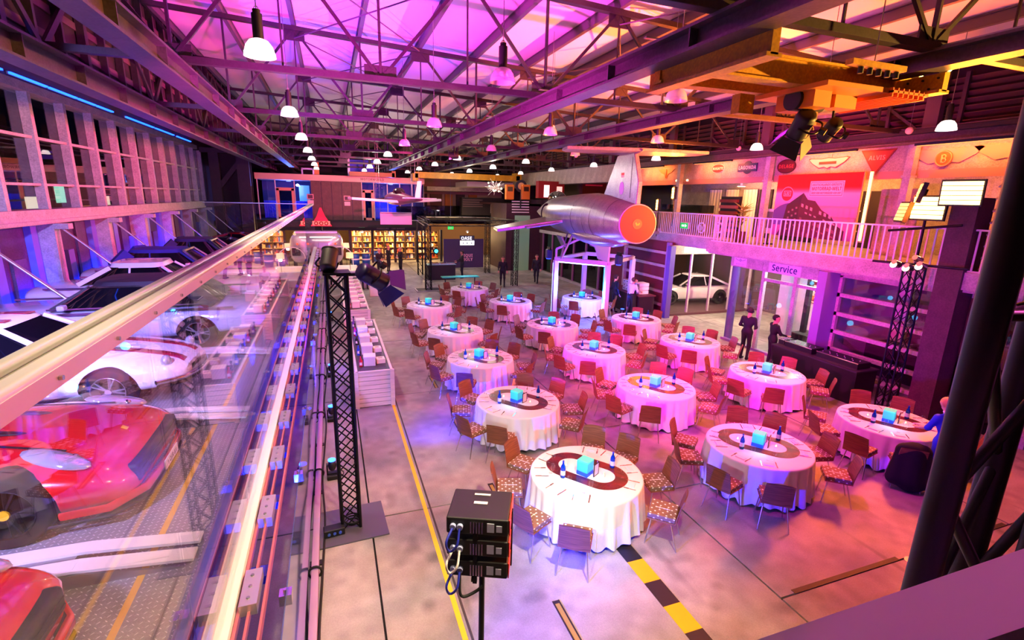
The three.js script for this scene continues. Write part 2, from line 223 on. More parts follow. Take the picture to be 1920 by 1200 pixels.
// ---------------------------------------------------------------- left side: car deck, glass wall, window wall
{
  const tread = S(0xe6e4ea, .4, .15, { map: treadC, bumpMap: treadB, bumpScale: .004 });
  const deck = structGroup('floor_car_deck');
  for (let k = 0; k < 8; k++) for (const [x0, x1] of [[-6.9, -4.1], [-4.09, -1.27]]) part('tread_plate', b2(x0, x1, 1.79, 1.85, 1.4 - k * 4.3, 1.41 - (k + 1) * 4.3), tread, deck);
  part('deck_core', b2(-6.95, -1.35, .1, 1.78, 1.6, -33), S(0x2a2230, .8), deck);
  part('deck_edge', b2(-1.35, -1.25, 1.6, 1.84, 1.6, -33), M.alu, deck);
  part('yellow_line', b2(-1.71, -1.655, 1.85, 1.853, 1.4, -33), S(0xd8a93a, .6), deck);
  // white drive-on kerbs between the parking bays
  [-4.58, -7.6, -10.72, -13.8, -16.85, -20, -23.3, -26.65, -30].forEach((z, k) => { const t = thing('parking_kerb', 'white folded metal wheel kerb, ' + ['first', 'second', 'third', 'fourth', 'fifth', 'sixth', 'seventh', 'eighth', 'ninth'][k] + ' counted from the near gallery', 'kerb', [0, 1.85, z], 0, 'white wheel kerbs on the car deck'); part('kerb_strip', [beam(V(-4.4, .16, -.14), V(-2.15, .14, -.14), .15, .025), beam(V(-2.15, .14, -.14), V(-1.3, .05, -.14), .15, .025)], M.white, t); part('kerb_strip', [beam(V(-4.4, .16, .1), V(-2.15, .14, .1), .16, .025), beam(V(-2.15, .14, .1), V(-1.3, .05, .1), .16, .025)], M.white, t); part('kerb_flank', ext([[-4.4, 0], [-1.35, 0], [-2.1, .12], [-4.4, .14]], .02).translate(0, 0, .17), M.steel, t); part('kerb_base', b2(-4.4, -2.2, 0, .13, -.2, .16), M.steel, t); });
  // glass screen with aluminium handrail
  const gw = thing('glass_screen', 'tall clear glass screen with two-strip aluminium handrail before the parked cars', 'glass screen', [-.9, 0, 0]);
  part('handrail_outer_strip', rbx(.075, .045, 34, .02, -.035, 4.443, -16), S(0xe9e6da, .32, .35), gw, 'cream metal handrail strip');
  part('handrail_inner_strip', rbx(.065, .05, 34, .022, -.152, 4.443, -16), S(0xe2e2d2, .3, .35), gw);
  part('handrail_groove', b2(-.125, -.07, 4.41, 4.432, 1, -33), S(0x9fa092, .4, .4), gw);
  part('handrail_side_channel', b2(-.004, .006, 4.375, 4.44, 1, -33), S(0xd8c8cc, .4, .3), gw, 'smooth metal channel under the handrail');
  for (let k = 0; k < 60; k++) part('bolt', bar(V(.005, 4.405, .5 - k * .5), V(.018, 4.405, .5 - k * .5), .009, 8), M.chrome, gw);
  for (let k = 0; k < 11; k++) part('glass_pane', b2(-.046, -.034, 1.86, 4.42, .99 - k * 2, -.99 - k * 2), M.glass, gw);
  part('base_beam', b2(-.16, .015, 1.7, 1.862, 1, -33), M.white, gw, 'white base beam');
  part('slide_rail', [b2(.02, .045, 1.74, 1.8, 1, -33), b2(.1, .12, 1.74, 1.8, 1, -33)], S(0xb86a72, .45, .3), gw, 'twin sliding rails');
  part('slide_rail', [b2(.2, .22, 1.72, 1.8, 1, -33)], S(0xb86a72, .45, .3), gw);
  for (let k = 0; k < 26; k++) { const z = -2.6 - k * 1.15; const c = part('roller_carriage', b2(.04, .17, 1.76, 1.86, z, z - .42), M.alu, gw); part('carriage_screw', [0, 1, 2].map(i => cy(.014, .014, .01, 8, .1, 1.865, z - .08 - i * .13)), M.steel, c); part('carriage_block', b2(.03, .2, 1.66, 1.74, z - .45, z - .6), S(0x1d2db8, .4), c); }
  part('lower_glass_pane', b2(.36, .37, .35, 1.74, 1, -33), new THREE.MeshPhysicalMaterial({ color: 0xb9c4ff, roughness: .05, transmission: .9, thickness: 0 }), gw, 'bluish lower glass');
  for (let k = 0; k < 17; k++) part('glass_clamp', [b2(.3, .4, 1.6, 1.7, -.05 - k * 2, .05 - k * 2), cy(.018, .018, .14, 8, .35, 1.66, -k * 2)], M.chrome, gw);
  // cross balustrade closing the deck
  const cb = thing('end_balustrade', 'glass balustrade with thin bright top rail closing the car deck', 'balustrade', [0, 0, -33.1]); part('top_rail', b2(-6.9, -.9, 4.4, 4.44, -.03, .03), M.alu, cb); for (let k = 0; k < 3; k++) part('glass_pane', b2(-6.88 + k * 2, -4.92 + k * 2, 1.9, 4.38, -.006, .006), M.glass, cb); part('post', b2(-3.0, -2.9, 1.85, 4.4, -.05, .05), M.whitePaint, cb);
  // window wall
  const ww = structGroup('wall_left');
  part('lower_wall', b2(-7.4, -7.25, 0, 4.1, 4.4, -48.8), S(0x5b4b78, .7, 0, { map: grainTex }), ww);
  part('sill_beam', b2(-7.25, -6.75, 4.12, 4.48, 4.4, -33.5), M.whitePaint, ww);
  part('sill_lip', b2(-6.75, -6.7, 4.14, 4.22, 4.4, -33.5), M.whitePaint, ww);
  part('head_beam', b2(-7.25, -6.8, 7.3, 7.5, 4.4, -33.5), M.whitePaint, ww); part('head_fascia', b2(-7.3, -6.95, 7.5, 7.9, 4.4, -33.5), S(0x6a4450, .6), ww);
  part('end_wall', b2(-7.4, -7.2, 4, 8.1, -33.5, -48.8), M.wine, ww);
  part('transom', b2(-7.0, -6.9, 6.2, 6.27, 4.4, -33.5), M.whitePaint, ww); part('transom', b2(-7.0, -6.9, 5.06, 5.12, 4.4, -33.5), M.whitePaint, ww);
  for (let k = 0; k < 21; k++) { const z = 1.6 - k * 1.8; part('window_mullion', b2(-7.05, -6.84, 4.48, 7.3, z, z - .15), M.whitePaint, ww); part('window_pane', b2(-7.06, -7.05, 4.48, 7.3, z - .15, z - 1.8), M.glass, ww); }
  for (let k = 0; k < 11; k++) { const z = 1 - k * 3.45; part('wall_column', [b2(-7.25, -6.75, 1.85, 4.12, z, z - .3)], M.whitePaint, ww); part('column_bracket', b2(-6.75, -6.45, 3.98, 4.12, z - .02, z - .28), M.whitePaint, ww); part('stay_rod', bar(V(-6.65, 4.0, z - .15), V(-4.6, 1.9, z - .15), .025, 6), M.alu, ww); part('stay_rod', bar(V(-6.6, 3.94, z - .22), V(-4.55, 1.84, z - .22), .02, 6), M.alu, ww); }
  for (let k = 0; k < 40; k++) { const z = .4 - k * .86; if (((z - 1) / 3.45) % 1 > -.1) continue; part('wall_panel', b2(-7.25, k % 2 ? -7.1 : -7.18, 1.85, k % 3 ? 4.1 : 3.3, z, z - (k % 2 ? .34 : .6)), k % 2 ? S(0x6f78c8, .5) : M.purple, ww); }
  [-8.5, -12, -15.4, -18.9, -22.3, -25.8].forEach((z, i) => { const t = thing('added_wall_uplight', 'small blue uplight on the deck behind the parked cars, ' + ['first', 'second', 'third', 'fourth', 'fifth', 'sixth'][i] + ' from the near gallery', 'lamp', [-6.95, 1.85, z], 0, 'added blue uplights behind the cars'); part('body', rbx(.16, .14, .3, .02, 0, .07, 0), M.black, t); part('lens', b2(-.06, .06, .14, .15, -.13, .13), glow(0x1030ff, 6), t); const l = new THREE.PointLight(0x1428ff, 14); l.position.set(-6.93, 2.12, z); l.castShadow = true; l.shadow.radius = 4; l.name = 'added_uplight_source'; scene.add(l); });  // uplights added to put blue on the columns and the deck
  // blue LED battens over the windows
  [[3, -4.2], [-4.4, -8.6], [-8.9, -13], [-13.2, -15.6], [-15.9, -17.6], [-17.7, -19.3], [-19.4, -20.6], [-20.7, -22], [-23.2, -26.4], [-26.6, -29.4], [-29.9, -32.6]].forEach(([a, b], i) => { const t = thing('led_batten', 'glowing blue LED batten over the window wall, ' + ['first', 'second', 'third', 'fourth', 'fifth', 'sixth', 'seventh', 'eighth', 'ninth', 'tenth', 'eleventh'][i] + ' from the gallery end', 'light strip', [-6.88, 7.62, 0], 0, 'blue light strips above the windows'); part('tube', b2(-.02, .03, -.02, .02, a, b), glow(0x1446ff, 9), t); part('channel', b2(-.06, -.02, -.035, .035, a, b), M.alu, t); });
  // things seen through the dark windows: a building across the yard with lit strips
  const ob = thing('outside_building', 'dark building across the yard with lit openings, behind the window wall', 'building', [-13, 0, -18]); part('facade', b2(-.5, .5, 0, 9, -30, 22), S(0x050406, .9), ob); part('canopy', b2(.5, 1.4, 5.35, 5.75, -30, 20), S(0x2a1810, .8), ob);
  for (let k = 0; k < 16; k++) part('lit_opening', b2(.5, .55, 3.3 + (k % 3) * .5, 4.1 + (k % 3) * .5, 16 - k * 2.7, 16.9 - k * 2.7), glow([0xffb060, 0xfff0d0, 0x9fffe0][k % 3], .9), ob);
  // brown braced steel tower at the end of the windows
  const tw = thing('braced_steel_column', 'dark red braced steel column at the end of the window wall', 'column', [-5.2, 0, -34.2]); part('flange_plate', b2(-1.2, -.7, 0, 7.3, -.2, .2), M.wine, tw); part('flange_plate', b2(.2, .85, 0, 7.3, -.2, .2), M.wine, tw); part('brace', beam(V(-.8, 5.3, 0), V(.3, 6.7, 0), .2, .25), M.wine, tw); part('brace', beam(V(-.8, 3.8, 0), V(.3, 2.2, 0), .2, .25), M.wine, tw); part('head_plate', b2(-1.6, 1, 7.2, 7.45, -.3, .3), M.wine, tw); part('web_panel', b2(-1.2, .9, 0, 7.2, -.5, -.4), S(0x2a1016, .8), tw);
}
// ---------------------------------------------------------------- cars
function interp(t, x, k) { for (let i = 0; i + 1 < t.length; i++) if (x >= t[i][0] && x <= t[i + 1][0]) { const p0 = t[Math.max(0, i - 1)], p1 = t[i], p2 = t[i + 1], p3 = t[Math.min(t.length - 1, i + 2)], a = (x - p1[0]) / (p2[0] - p1[0]); const m1 = (p2[k] - p0[k]) / (p2[0] - p0[0]) * (p2[0] - p1[0]), m2 = (p3[k] - p1[k]) / (p3[0] - p1[0]) * (p2[0] - p1[0]); return (2 * a ** 3 - 3 * a * a + 1) * p1[k] + (a ** 3 - 2 * a * a + a) * m1 + (-2 * a ** 3 + 3 * a * a) * p2[k] + (a ** 3 - a * a) * m2; } return t[x < t[0][0] ? 0 : t.length - 1][k]; }
function loft(rings, cap = true) { const n = rings[0].length, pos = [], idx = []; rings.forEach(r => r.forEach(p => pos.push(p[0], p[1], p[2]))); for (let i = 0; i + 1 < rings.length; i++) for (let j = 0; j < n; j++) { const a = i * n + j, b = i * n + (j + 1) % n, c = a + n, d = b + n; idx.push(a, c, b, b, c, d); } if (cap) { for (const [r, s] of [[0, 1], [rings.length - 1, 0]]) { const o = rings[r], c = pos.length / 3; let m = [0, 0, 0]; o.forEach(p => { m[0] += p[0] / n; m[1] += p[1] / n; m[2] += p[2] / n; }); pos.push(...m); for (let j = 0; j < n; j++) { const a = r * n + j, b = r * n + (j + 1) % n; s ? idx.push(a, b, c) : idx.push(b, a, c); } } } const g = new THREE.BufferGeometry(); g.setAttribute('position', new THREE.Float32BufferAttribute(pos, 3)); g.setIndex(idx); g.computeVertexNormals(); return g; }
const rimM = S(0xb8b8bc, .3, .8), rimDark = S(0x2a2a30, .4, .6);
function wheelGeo(r, w) { const tire = lathe([[r * .68, -w / 2], [r * .9, -w / 2], [r, -w * .38], [r, w * .38], [r * .9, w / 2], [r * .68, w / 2]], 28).rotateX(PI / 2); const rim = [lathe([[r * .7, -w * .4], [r * .68, w * .5], [r * .62, w * .44], [r * .6, -w * .3]], 24).rotateX(PI / 2)]; for (let k = 0; k < 5; k++) { const a = k * PI * .4; for (const s of [-.16, .16]) rim.push(beam(V(Math.cos(a) * r * .1, Math.sin(a) * r * .1, w * .33), V(Math.cos(a + s) * r * .64, Math.sin(a + s) * r * .64, w * .42), .03, .02)); } rim.push(cy(r * .14, r * .12, .05, 12).rotateX(PI / 2).translate(0, 0, w * .38)); return [tire, rim]; }
function makeCar(o) {
  const t = thing(o.name, o.label, 'car', o.p, o.turn || 0, o.group); const L = o.prof, x0 = L[0][0], x1 = L[L.length - 1][0];
  const paint = P(o.color, .22, { clearcoat: 1, clearcoatRoughness: .05, metalness: o.metal || 0 });
  const rings = []; const NS = 40, NV = 26;
  for (let i = 0; i <= NS; i++) { const u = i / NS, x = x0 + (x1 - x0) * (u < .5 ? .5 * Math.pow(2 * u, 1.5) : 1 - .5 * Math.pow(2 - 2 * u, 1.5)); const yt = interp(L, x, 1), w = interp(L, x, 2), yb = interp(L, x, 3), r = []; for (let j = 0; j < NV; j++) { const a = j / NV * PI * 2, c = Math.cos(a), s = Math.sin(a), e = s > 0 ? o.sq || .62 : .35; const ym = yb + (yt - yb) * (o.mid || .55); r.push([x, ym + Math.sign(s) * Math.pow(Math.abs(s), s > 0 ? .85 : .5) * (s > 0 ? yt - ym : ym - yb), w * Math.sign(c) * Math.pow(Math.abs(c), e)]); } rings.push(r.reverse()); }
  let body = loft(rings); const R = o.r, ax = o.axles, W = o.w;
  let br = new Brush(body.toNonIndexed()); br.updateMatrixWorld(); const ev = new Evaluator(); ev.attributes = ['position', 'normal']; ev.useGroups = false;
  for (const x of ax) for (const s of [-1, 1]) { const c = new Brush(new THREE.CylinderGeometry(R * 1.12, R * 1.12, .5, 32).rotateX(PI / 2).translate(x, R * .98, s * (W - .1))); c.updateMatrixWorld(); br = ev.evaluate(br, c, SUBTRACTION); br.updateMatrixWorld(); }
  body = toCreasedNormals(br.geometry, .7); part('body', body, paint, t);
  const [tg, rg] = wheelGeo(R, .24), T = mk(tg), Q = mk(rg);
  for (const x of ax) for (const s of [-1, 1]) { const wh = part('wheel', T, M.rubber, t); wh.position.set(x, R, s * (W - .13)); if (s < 0) wh.rotation.y = PI; part('rim', Q, o.rimDark ? rimDark : rimM, wh); part('hub_cap', mk(cy(R * .13, R * .13, .02, 12).rotateX(PI / 2).translate(0, 0, .11)), o.hub || M.chrome, wh); part('inner_arch', mk(cy(R * .8, R * .8, .1, 16).rotateX(PI / 2).translate(0, 0, -.14)), M.black, wh); }
  // greenhouse: belt ring to roof ring
  const c = o.cab; if (c) {
    const ring = (xf, xr, w, y, n = 28, e = .38) => { const r = []; for (let j = 0; j < n; j++) { const a = j / n * PI * 2, k = Math.cos(a), s = Math.sin(a); r.push([(xf + xr) / 2 + (xf - xr) / 2 * Math.sign(k) * Math.pow(Math.abs(k), e), y, w * Math.sign(s) * Math.pow(Math.abs(s), e)]); } return r; };
    const A = ring(c.bf, c.br, c.bw, c.by), B = ring(c.tf, c.tr, c.tw, c.ty);
    part('windows', toCreasedNormals(loft([A, B], false), .8), o.soft ? S(0x1a1420, .1, .2) : P(0x0e0c14, .04, { clearcoat: 1 }), t, 'dark car glass');
    const B2 = ring(c.tf - .05, c.tr + .06, c.tw - .04, c.ty + (c.crown || .05)), B3 = ring((c.tf + c.tr) / 2 + .25, (c.tf + c.tr) / 2 - .25, c.tw * .4, c.ty + (c.crown || .05) + .025);
    part('roof', toCreasedNormals(loft([B.map(p => [p[0] + .01, p[1] - .015, p[2] * 1.015]), B2, B3]), .9), o.roofMat || paint, t);
    const pil = (xa, ya, za, xb, yb, zb, w) => [1, -1].map(s => beam(V(xa, ya, za * s), V(xb, yb, zb * s), w, w * .6)); const zf = .93;
    for (const pg of [...pil(c.bf - .06, c.by, c.bw * zf, c.tf - .03, c.ty, c.tw * zf, .07), ...pil(c.br + .1, c.by, c.bw * zf, c.tr + .08, c.ty, c.tw * zf, o.cp || .16), ...pil((c.tf + c.tr) / 2 - .1, c.by, c.bw * 1.0, (c.tf + c.tr) / 2 - .1, c.ty, c.tw * 1.0, .04)]) part('pillar', pg, o.roofMat || paint, t);
    for (const s of [1, -1]) { const m = part('wing_mirror', mk(rbx(.12, .1, .18, .03, c.bf - .35, c.by + .08, s * (c.bw + .16))), o.mirror || paint, t); part('mirror_arm', mk(beam(V(c.bf - .35, c.by + .02, s * (c.bw - .02)), V(c.bf - .35, c.by + .06, s * (c.bw + .12)), .03, .03)), M.black, m); }
  }
  if (o.extra) o.extra(t, paint); return t;
}
const DK = 1.85, carG = 'cars parked side by side on the deck';
const lens = P(0xdfe6ee, .05, { clearcoat: 1, metalness: .6 });
const sport = [[-2.25, .72, .62, .35], [-2.15, .84, .82, .28], [-1.7, .94, .95, .2], [-1.2, .95, .97, .18], [-.4, .9, .93, .17], [.3, .88, .93, .17], [.9, .83, .95, .17], [1.4, .8, .97, .18], [1.85, .71, .95, .19], [2.1, .63, .9, .2], [2.24, .54, .8, .22], [2.3, .44, .62, .28]];
const platesT = ctex(256, 64, (x, w, h) => { x.fillStyle = '#e9e2ea'; x.fillRect(0, 0, w, h); x.fillStyle = '#2a2a55'; x.font = 'bold 50px sans-serif'; x.textAlign = 'center'; x.fillText('1 OJR 81', w / 2, 51); });
function sportFace(t, paint, dk = true) {
  for (const s of [1, -1]) { const h = part('headlight', mk(new THREE.SphereGeometry(1, 16, 10).scale(.3, .055, .12).rotateZ(-.28).rotateY(-.25 * s).translate(1.72, .72, .72 * s)), lens, t, 'swept-back clear headlight'); part('lamp_lens', mk([0, 1, 2].map(k => new THREE.SphereGeometry(.04, 10, 8).translate(1.64 + k * .1, .755 - k * .028, (.7 - k * .01) * s))), M.chrome, h); }
  part('grille', mk([rbx(.14, .2, 1.3, .04, 2.25, .43, 0)]), M.black, t, 'wide dark front grille'); part('grille_bars', mk([0, 1].map(k => b2(2.322, 2.33, .39 + k * .06, .402 + k * .06, -.6, .6))), M.charcoal, t);
  part('bumper_lip', mk(loft([[1.75, .96], [2.1, .92], [2.32, .6], [2.36, 0], [2.32, -.6], [2.1, -.92], [1.75, -.96]].map(([x, z]) => [[x, .22, z], [x + .04, .22, z], [x + .04, .3, z], [x, .3, z]]))), paint, t);
  part('splitter', mk(loft([[1.7, .94], [2.1, .9], [2.34, .58], [2.38, 0], [2.34, -.58], [2.1, -.9], [1.7, -.94]].map(([x, z]) => [[x - .1, .14, z], [x + .02, .14, z], [x + .02, .17, z], [x - .1, .17, z]]))), M.charcoal, t);
  const p = part('number_plate', mk(bx(.012, .1, .46, 2.405, .27, 0)), M.white, t, 'number plate'); const f = new THREE.Mesh(new THREE.PlaneGeometry(.45, .095).rotateY(PI / 2).translate(2.413, .27, 0), S(0xffffff, .4, 0, { map: platesT })); f.name = 'plate_lettering'; p.add(f);
  part('bonnet_crease', mk([1, -1].map(s => beam(V(.75, .89, .42 * s), V(1.75, .745, .6 * s), .02, .012))), M.black, t);
  part('bonnet_vent', mk([1, -1].map(s => new THREE.SphereGeometry(1, 12, 6).scale(.22, .012, .05).rotateZ(-.13).translate(1.1, .85, .25 * s))), M.black, t);
  part('badge', mk(bx(.06, .01, .05, 2.02, .67, 0, 0, 0, -.5)), S(0xf2c21a, .4), t, 'small yellow badge');
  part('side_window_strip', mk([1, -1].map(s => beam(V(.6, .93, .86 * s), V(-1.3, 1.0, .84 * s), .02, .02))), M.black, t);
}
const yhub = S(0xf0c020, .4);
makeCar({ name: 'sports_car', label: 'glossy red low sports car with black roof, tables mirrored in the glass before it', group: carG, p: [-4.25, DK, -6.05], prof: sport, color: 0xd8101c, w: .97, r: .35, axles: [1.38, -1.3], hub: yhub, rimDark: 1, cab: { bf: .85, br: -1.75, bw: .84, by: .88, tf: -.05, tr: -.75, tw: .6, ty: 1.17 }, roofMat: P(0x0d0d12, .15, { clearcoat: 1 }), extra: (t, p) => sportFace(t, p) });
makeCar({ name: 'sports_car', label: 'orange red sports car nose with round chrome-ringed headlight in the first bay', group: carG, p: [-4.2, DK, -3.1], prof: sport, color: 0xd81a16, w: .97, r: .35, axles: [1.38, -1.3], hub: yhub, cab: { bf: .85, br: -1.75, bw: .84, by: .88, tf: -.05, tr: -.75, tw: .6, ty: 1.17 }, extra: (t, p) => { sportFace(t, p); part('headlight_ring', mk([1, -1].map(s => new THREE.TorusGeometry(.14, .02, 8, 24).scale(1.5, 1, 1).rotateX(PI / 2).rotateZ(-.3).translate(1.65, .72, .68 * s))), M.chrome, t); } });
const classic = [[-2.2, .7, .55, .45], [-2.1, .8, .75, .35], [-1.6, .9, .86, .26], [-1.0, .92, .88, .22], [0, .9, .86, .2], [.7, .88, .86, .2], [1.3, .82, .85, .22], [1.8, .74, .8, .25], [2.1, .66, .7, .3], [2.25, .56, .5, .36]];
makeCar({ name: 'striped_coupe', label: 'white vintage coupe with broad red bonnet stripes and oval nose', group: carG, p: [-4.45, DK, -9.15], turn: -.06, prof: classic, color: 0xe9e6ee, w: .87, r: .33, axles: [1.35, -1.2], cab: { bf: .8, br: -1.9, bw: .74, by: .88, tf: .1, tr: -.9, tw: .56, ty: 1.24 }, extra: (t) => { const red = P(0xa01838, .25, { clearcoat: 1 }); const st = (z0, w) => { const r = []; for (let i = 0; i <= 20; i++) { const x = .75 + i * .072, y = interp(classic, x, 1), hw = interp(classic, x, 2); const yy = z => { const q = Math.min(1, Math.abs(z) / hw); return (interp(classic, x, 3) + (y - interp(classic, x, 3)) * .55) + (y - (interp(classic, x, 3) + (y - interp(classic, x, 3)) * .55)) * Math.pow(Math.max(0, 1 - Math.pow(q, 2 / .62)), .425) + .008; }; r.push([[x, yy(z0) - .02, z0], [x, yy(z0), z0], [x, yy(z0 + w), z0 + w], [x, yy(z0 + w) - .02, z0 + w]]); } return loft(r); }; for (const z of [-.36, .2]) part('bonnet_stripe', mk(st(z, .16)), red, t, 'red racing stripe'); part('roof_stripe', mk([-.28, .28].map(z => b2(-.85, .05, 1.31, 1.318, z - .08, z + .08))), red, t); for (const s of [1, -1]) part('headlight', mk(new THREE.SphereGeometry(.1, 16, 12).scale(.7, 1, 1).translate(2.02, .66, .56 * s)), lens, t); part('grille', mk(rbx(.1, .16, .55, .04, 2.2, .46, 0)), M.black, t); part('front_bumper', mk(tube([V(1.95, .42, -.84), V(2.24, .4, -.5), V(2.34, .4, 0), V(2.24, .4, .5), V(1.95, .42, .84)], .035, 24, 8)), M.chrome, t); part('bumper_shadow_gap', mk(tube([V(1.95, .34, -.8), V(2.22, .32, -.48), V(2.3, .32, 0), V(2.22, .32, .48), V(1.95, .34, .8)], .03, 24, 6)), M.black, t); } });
const saloon = [[-2.7, .72, .6, .45], [-2.6, .84, .82, .35], [-2.0, .9, .92, .28], [-1.2, .93, .94, .24], [0, .94, .94, .24], [.9, .93, .94, .24], [1.6, .9, .93, .26], [2.2, .86, .9, .3], [2.5, .8, .82, .36], [2.6, .66, .72, .4]];
const chromeTrim = (t) => { part('belt_chrome', mk([1, -1].map(s => beam(V(-2.2, .86, .93 * s), V(2.2, .84, .93 * s), .02, .04))), M.chrome, t); part('bumper', mk(tube([V(2.3, .48, -.92), V(2.66, .46, -.6), V(2.7, .46, .6), V(2.3, .48, .92)], .05, 20, 8)), M.chrome, t); for (const s of [1, -1]) part('headlight', mk(new THREE.SphereGeometry(.1, 14, 10).scale(.5, 1, 1).translate(2.56, .68, .6 * s)), lens, t); part('grille', mk(b2(2.58, 2.64, .5, .72, -.4, .4)), M.chrome, t); };
makeCar({ name: 'classic_saloon', label: 'pale blue classic saloon with black vinyl roof and chrome trim', group: carG, p: [-4.2, DK, -12.3], turn: PI, prof: saloon, color: 0xb9bfe0, w: .94, r: .34, axles: [1.6, -1.5], cab: { bf: .95, br: -1.9, bw: .86, by: .92, tf: .3, tr: -1.35, tw: .68, ty: 1.33, crown: .07 }, roofMat: S(0x23202c, .5), cp: .3, extra: t => { chromeTrim(t); part('window_chrome', mk([1, -1].flatMap(s => [beam(V(.28, 1.32, .71 * s), V(-1.2, 1.32, .71 * s), .02, .03), beam(V(.9, .94, .88 * s), V(-1.6, .95, .88 * s), .02, .03)])), M.chrome, t); } });
makeCar({ name: 'classic_saloon', label: 'white rounded classic car standing between the black-roofed saloon and the blue soft-top', group: carG, p: [-4.2, DK, -15.3], prof: saloon, color: 0xdadbe6, w: .94, r: .34, axles: [1.6, -1.5], cab: { bf: .7, br: -1.7, bw: .8, by: .92, tf: .15, tr: -1.05, tw: .6, ty: 1.3, crown: .1 }, extra: chromeTrim });
const softT = S(0x1c2590, .8);
makeCar({ name: 'convertible', label: 'white convertible with closed blue fabric roof, lower rounded one', group: carG, p: [-4.3, DK, -18.4], prof: saloon, color: 0xd6d8e6, w: .92, r: .33, axles: [1.55, -1.45], cab: { bf: .5, br: -1.9, bw: .82, by: .92, tf: -.05, tr: -1.5, tw: .66, ty: 1.34, crown: .08 }, roofMat: softT, cp: .5, soft: 1, extra: t => { chromeTrim(t); part('windscreen_frame', mk([1, -1].map(s => beam(V(.55, .92, .78 * s), V(0, 1.38, .62 * s), .06, .05)).concat([beam(V(0, 1.38, -.62), V(0, 1.38, .62), .06, .05)])), M.chrome, t); } });
makeCar({ name: 'convertible', label: 'silver convertible with navy fabric roof and red interior', group: carG, p: [-4.2, DK, -21.6], prof: saloon, color: 0xb8c4d8, w: .92, r: .33, axles: [1.55, -1.45], cab: { bf: .5, br: -1.7, bw: .82, by: .92, tf: -.05, tr: -1.2, tw: .66, ty: 1.4, crown: .08 }, roofMat: S(0x161d58, .8), cp: .4, extra: t => { chromeTrim(t); part('windscreen_frame', mk([1, -1].map(s => beam(V(.55, .92, .78 * s), V(0, 1.42, .62 * s), .06, .05)).concat([beam(V(0, 1.42, -.62), V(0, 1.42, .62), .06, .05)])), M.chrome, t); part('seat_red', mk([1, -1].map(s => rbx(.2, .5, .5, .06, -.6, 1.0, .35 * s))), S(0xb01824, .5), t); } });
makeCar({ name: 'sports_car', label: 'dark red sports car with black roof between the navy soft-top and the end balustrade', group: carG, p: [-4.1, DK, -25], prof: sport, color: 0x9c0a22, w: .97, r: .35, axles: [1.38, -1.3], cab: { bf: .85, br: -1.75, bw: .84, by: .88, tf: -.05, tr: -.75, tw: .6, ty: 1.17 }, roofMat: P(0x0a0a20, .15, { clearcoat: 1 }), extra: (t, p) => sportFace(t, p) });
makeCar({ name: 'sports_car', label: 'crimson sports car parked last before the end balustrade of the deck', group: carG, p: [-4.1, DK, -28.3], prof: sport, color: 0x7c0a1a, w: .97, r: .35, axles: [1.38, -1.3], cab: { bf: .85, br: -1.75, bw: .84, by: .88, tf: -.05, tr: -.75, tw: .6, ty: 1.17 }, extra: (t, p) => sportFace(t, p) });

// ---------------------------------------------------------------- banquet tables
const dotT = dtex((u, v) => { let c = [128, 96, 72]; const n = 20 * (tn(u, v, 32, 3) - .5); c = c.map(x => x + n); for (let k = 0; k < 2; k++) { const a = ((u + k * .5) % 1) - .5, b = ((v + k * .5) % 1) - .5, d = Math.hypot(a, b); if (d < .12) return [240, 232, 222]; } return c; }, 128, .115);
const runnerT = dtex((u, v) => { const a = tn(u, v, 4, 71, 9), b = tn(u, v, 9, 72, 30), s = Math.abs(Math.sin((u * 3 + v + a * 1.4) * 9)); const k = s < .16 ? 52 : 0; return [64 + 70 * (a - .4) + k * .6 + 14 * b, 22 + 24 * (b - .4) + k * .3, 26 + 24 * (b - .4) + k * .3]; }, 256, .7);
const runnerM = S(0xffffff, .3, 0, { map: runnerT });
const clothM = new THREE.MeshPhysicalMaterial({ color: 0xe9e6ea, roughness: .75, sheen: .3, sheenRoughness: .6, bumpMap: clothB, bumpScale: .0006 });
const cubeTopM = glow(0x30ffc8, .5, 0x50b8b0), cubeM = glow(0x10c8e0, .6, 0x4098a0), cubeLow = glow(0x1040ff, .6, 0x3050b0);
const bottleM = P(0x1d5fd0, .06, { transmission: .75, thickness: .03, ior: 1.45, attenuationColor: new THREE.Color(0x0b3fc0), attenuationDistance: .03, side: THREE.DoubleSide });
const wineM = new THREE.MeshPhysicalMaterial({ color: 0xffffff, roughness: 0, transmission: 1, thickness: 0, ior: 1.45, side: THREE.DoubleSide });
const cutM = S(0xc8b8b4, .2, 1);
const G = {};
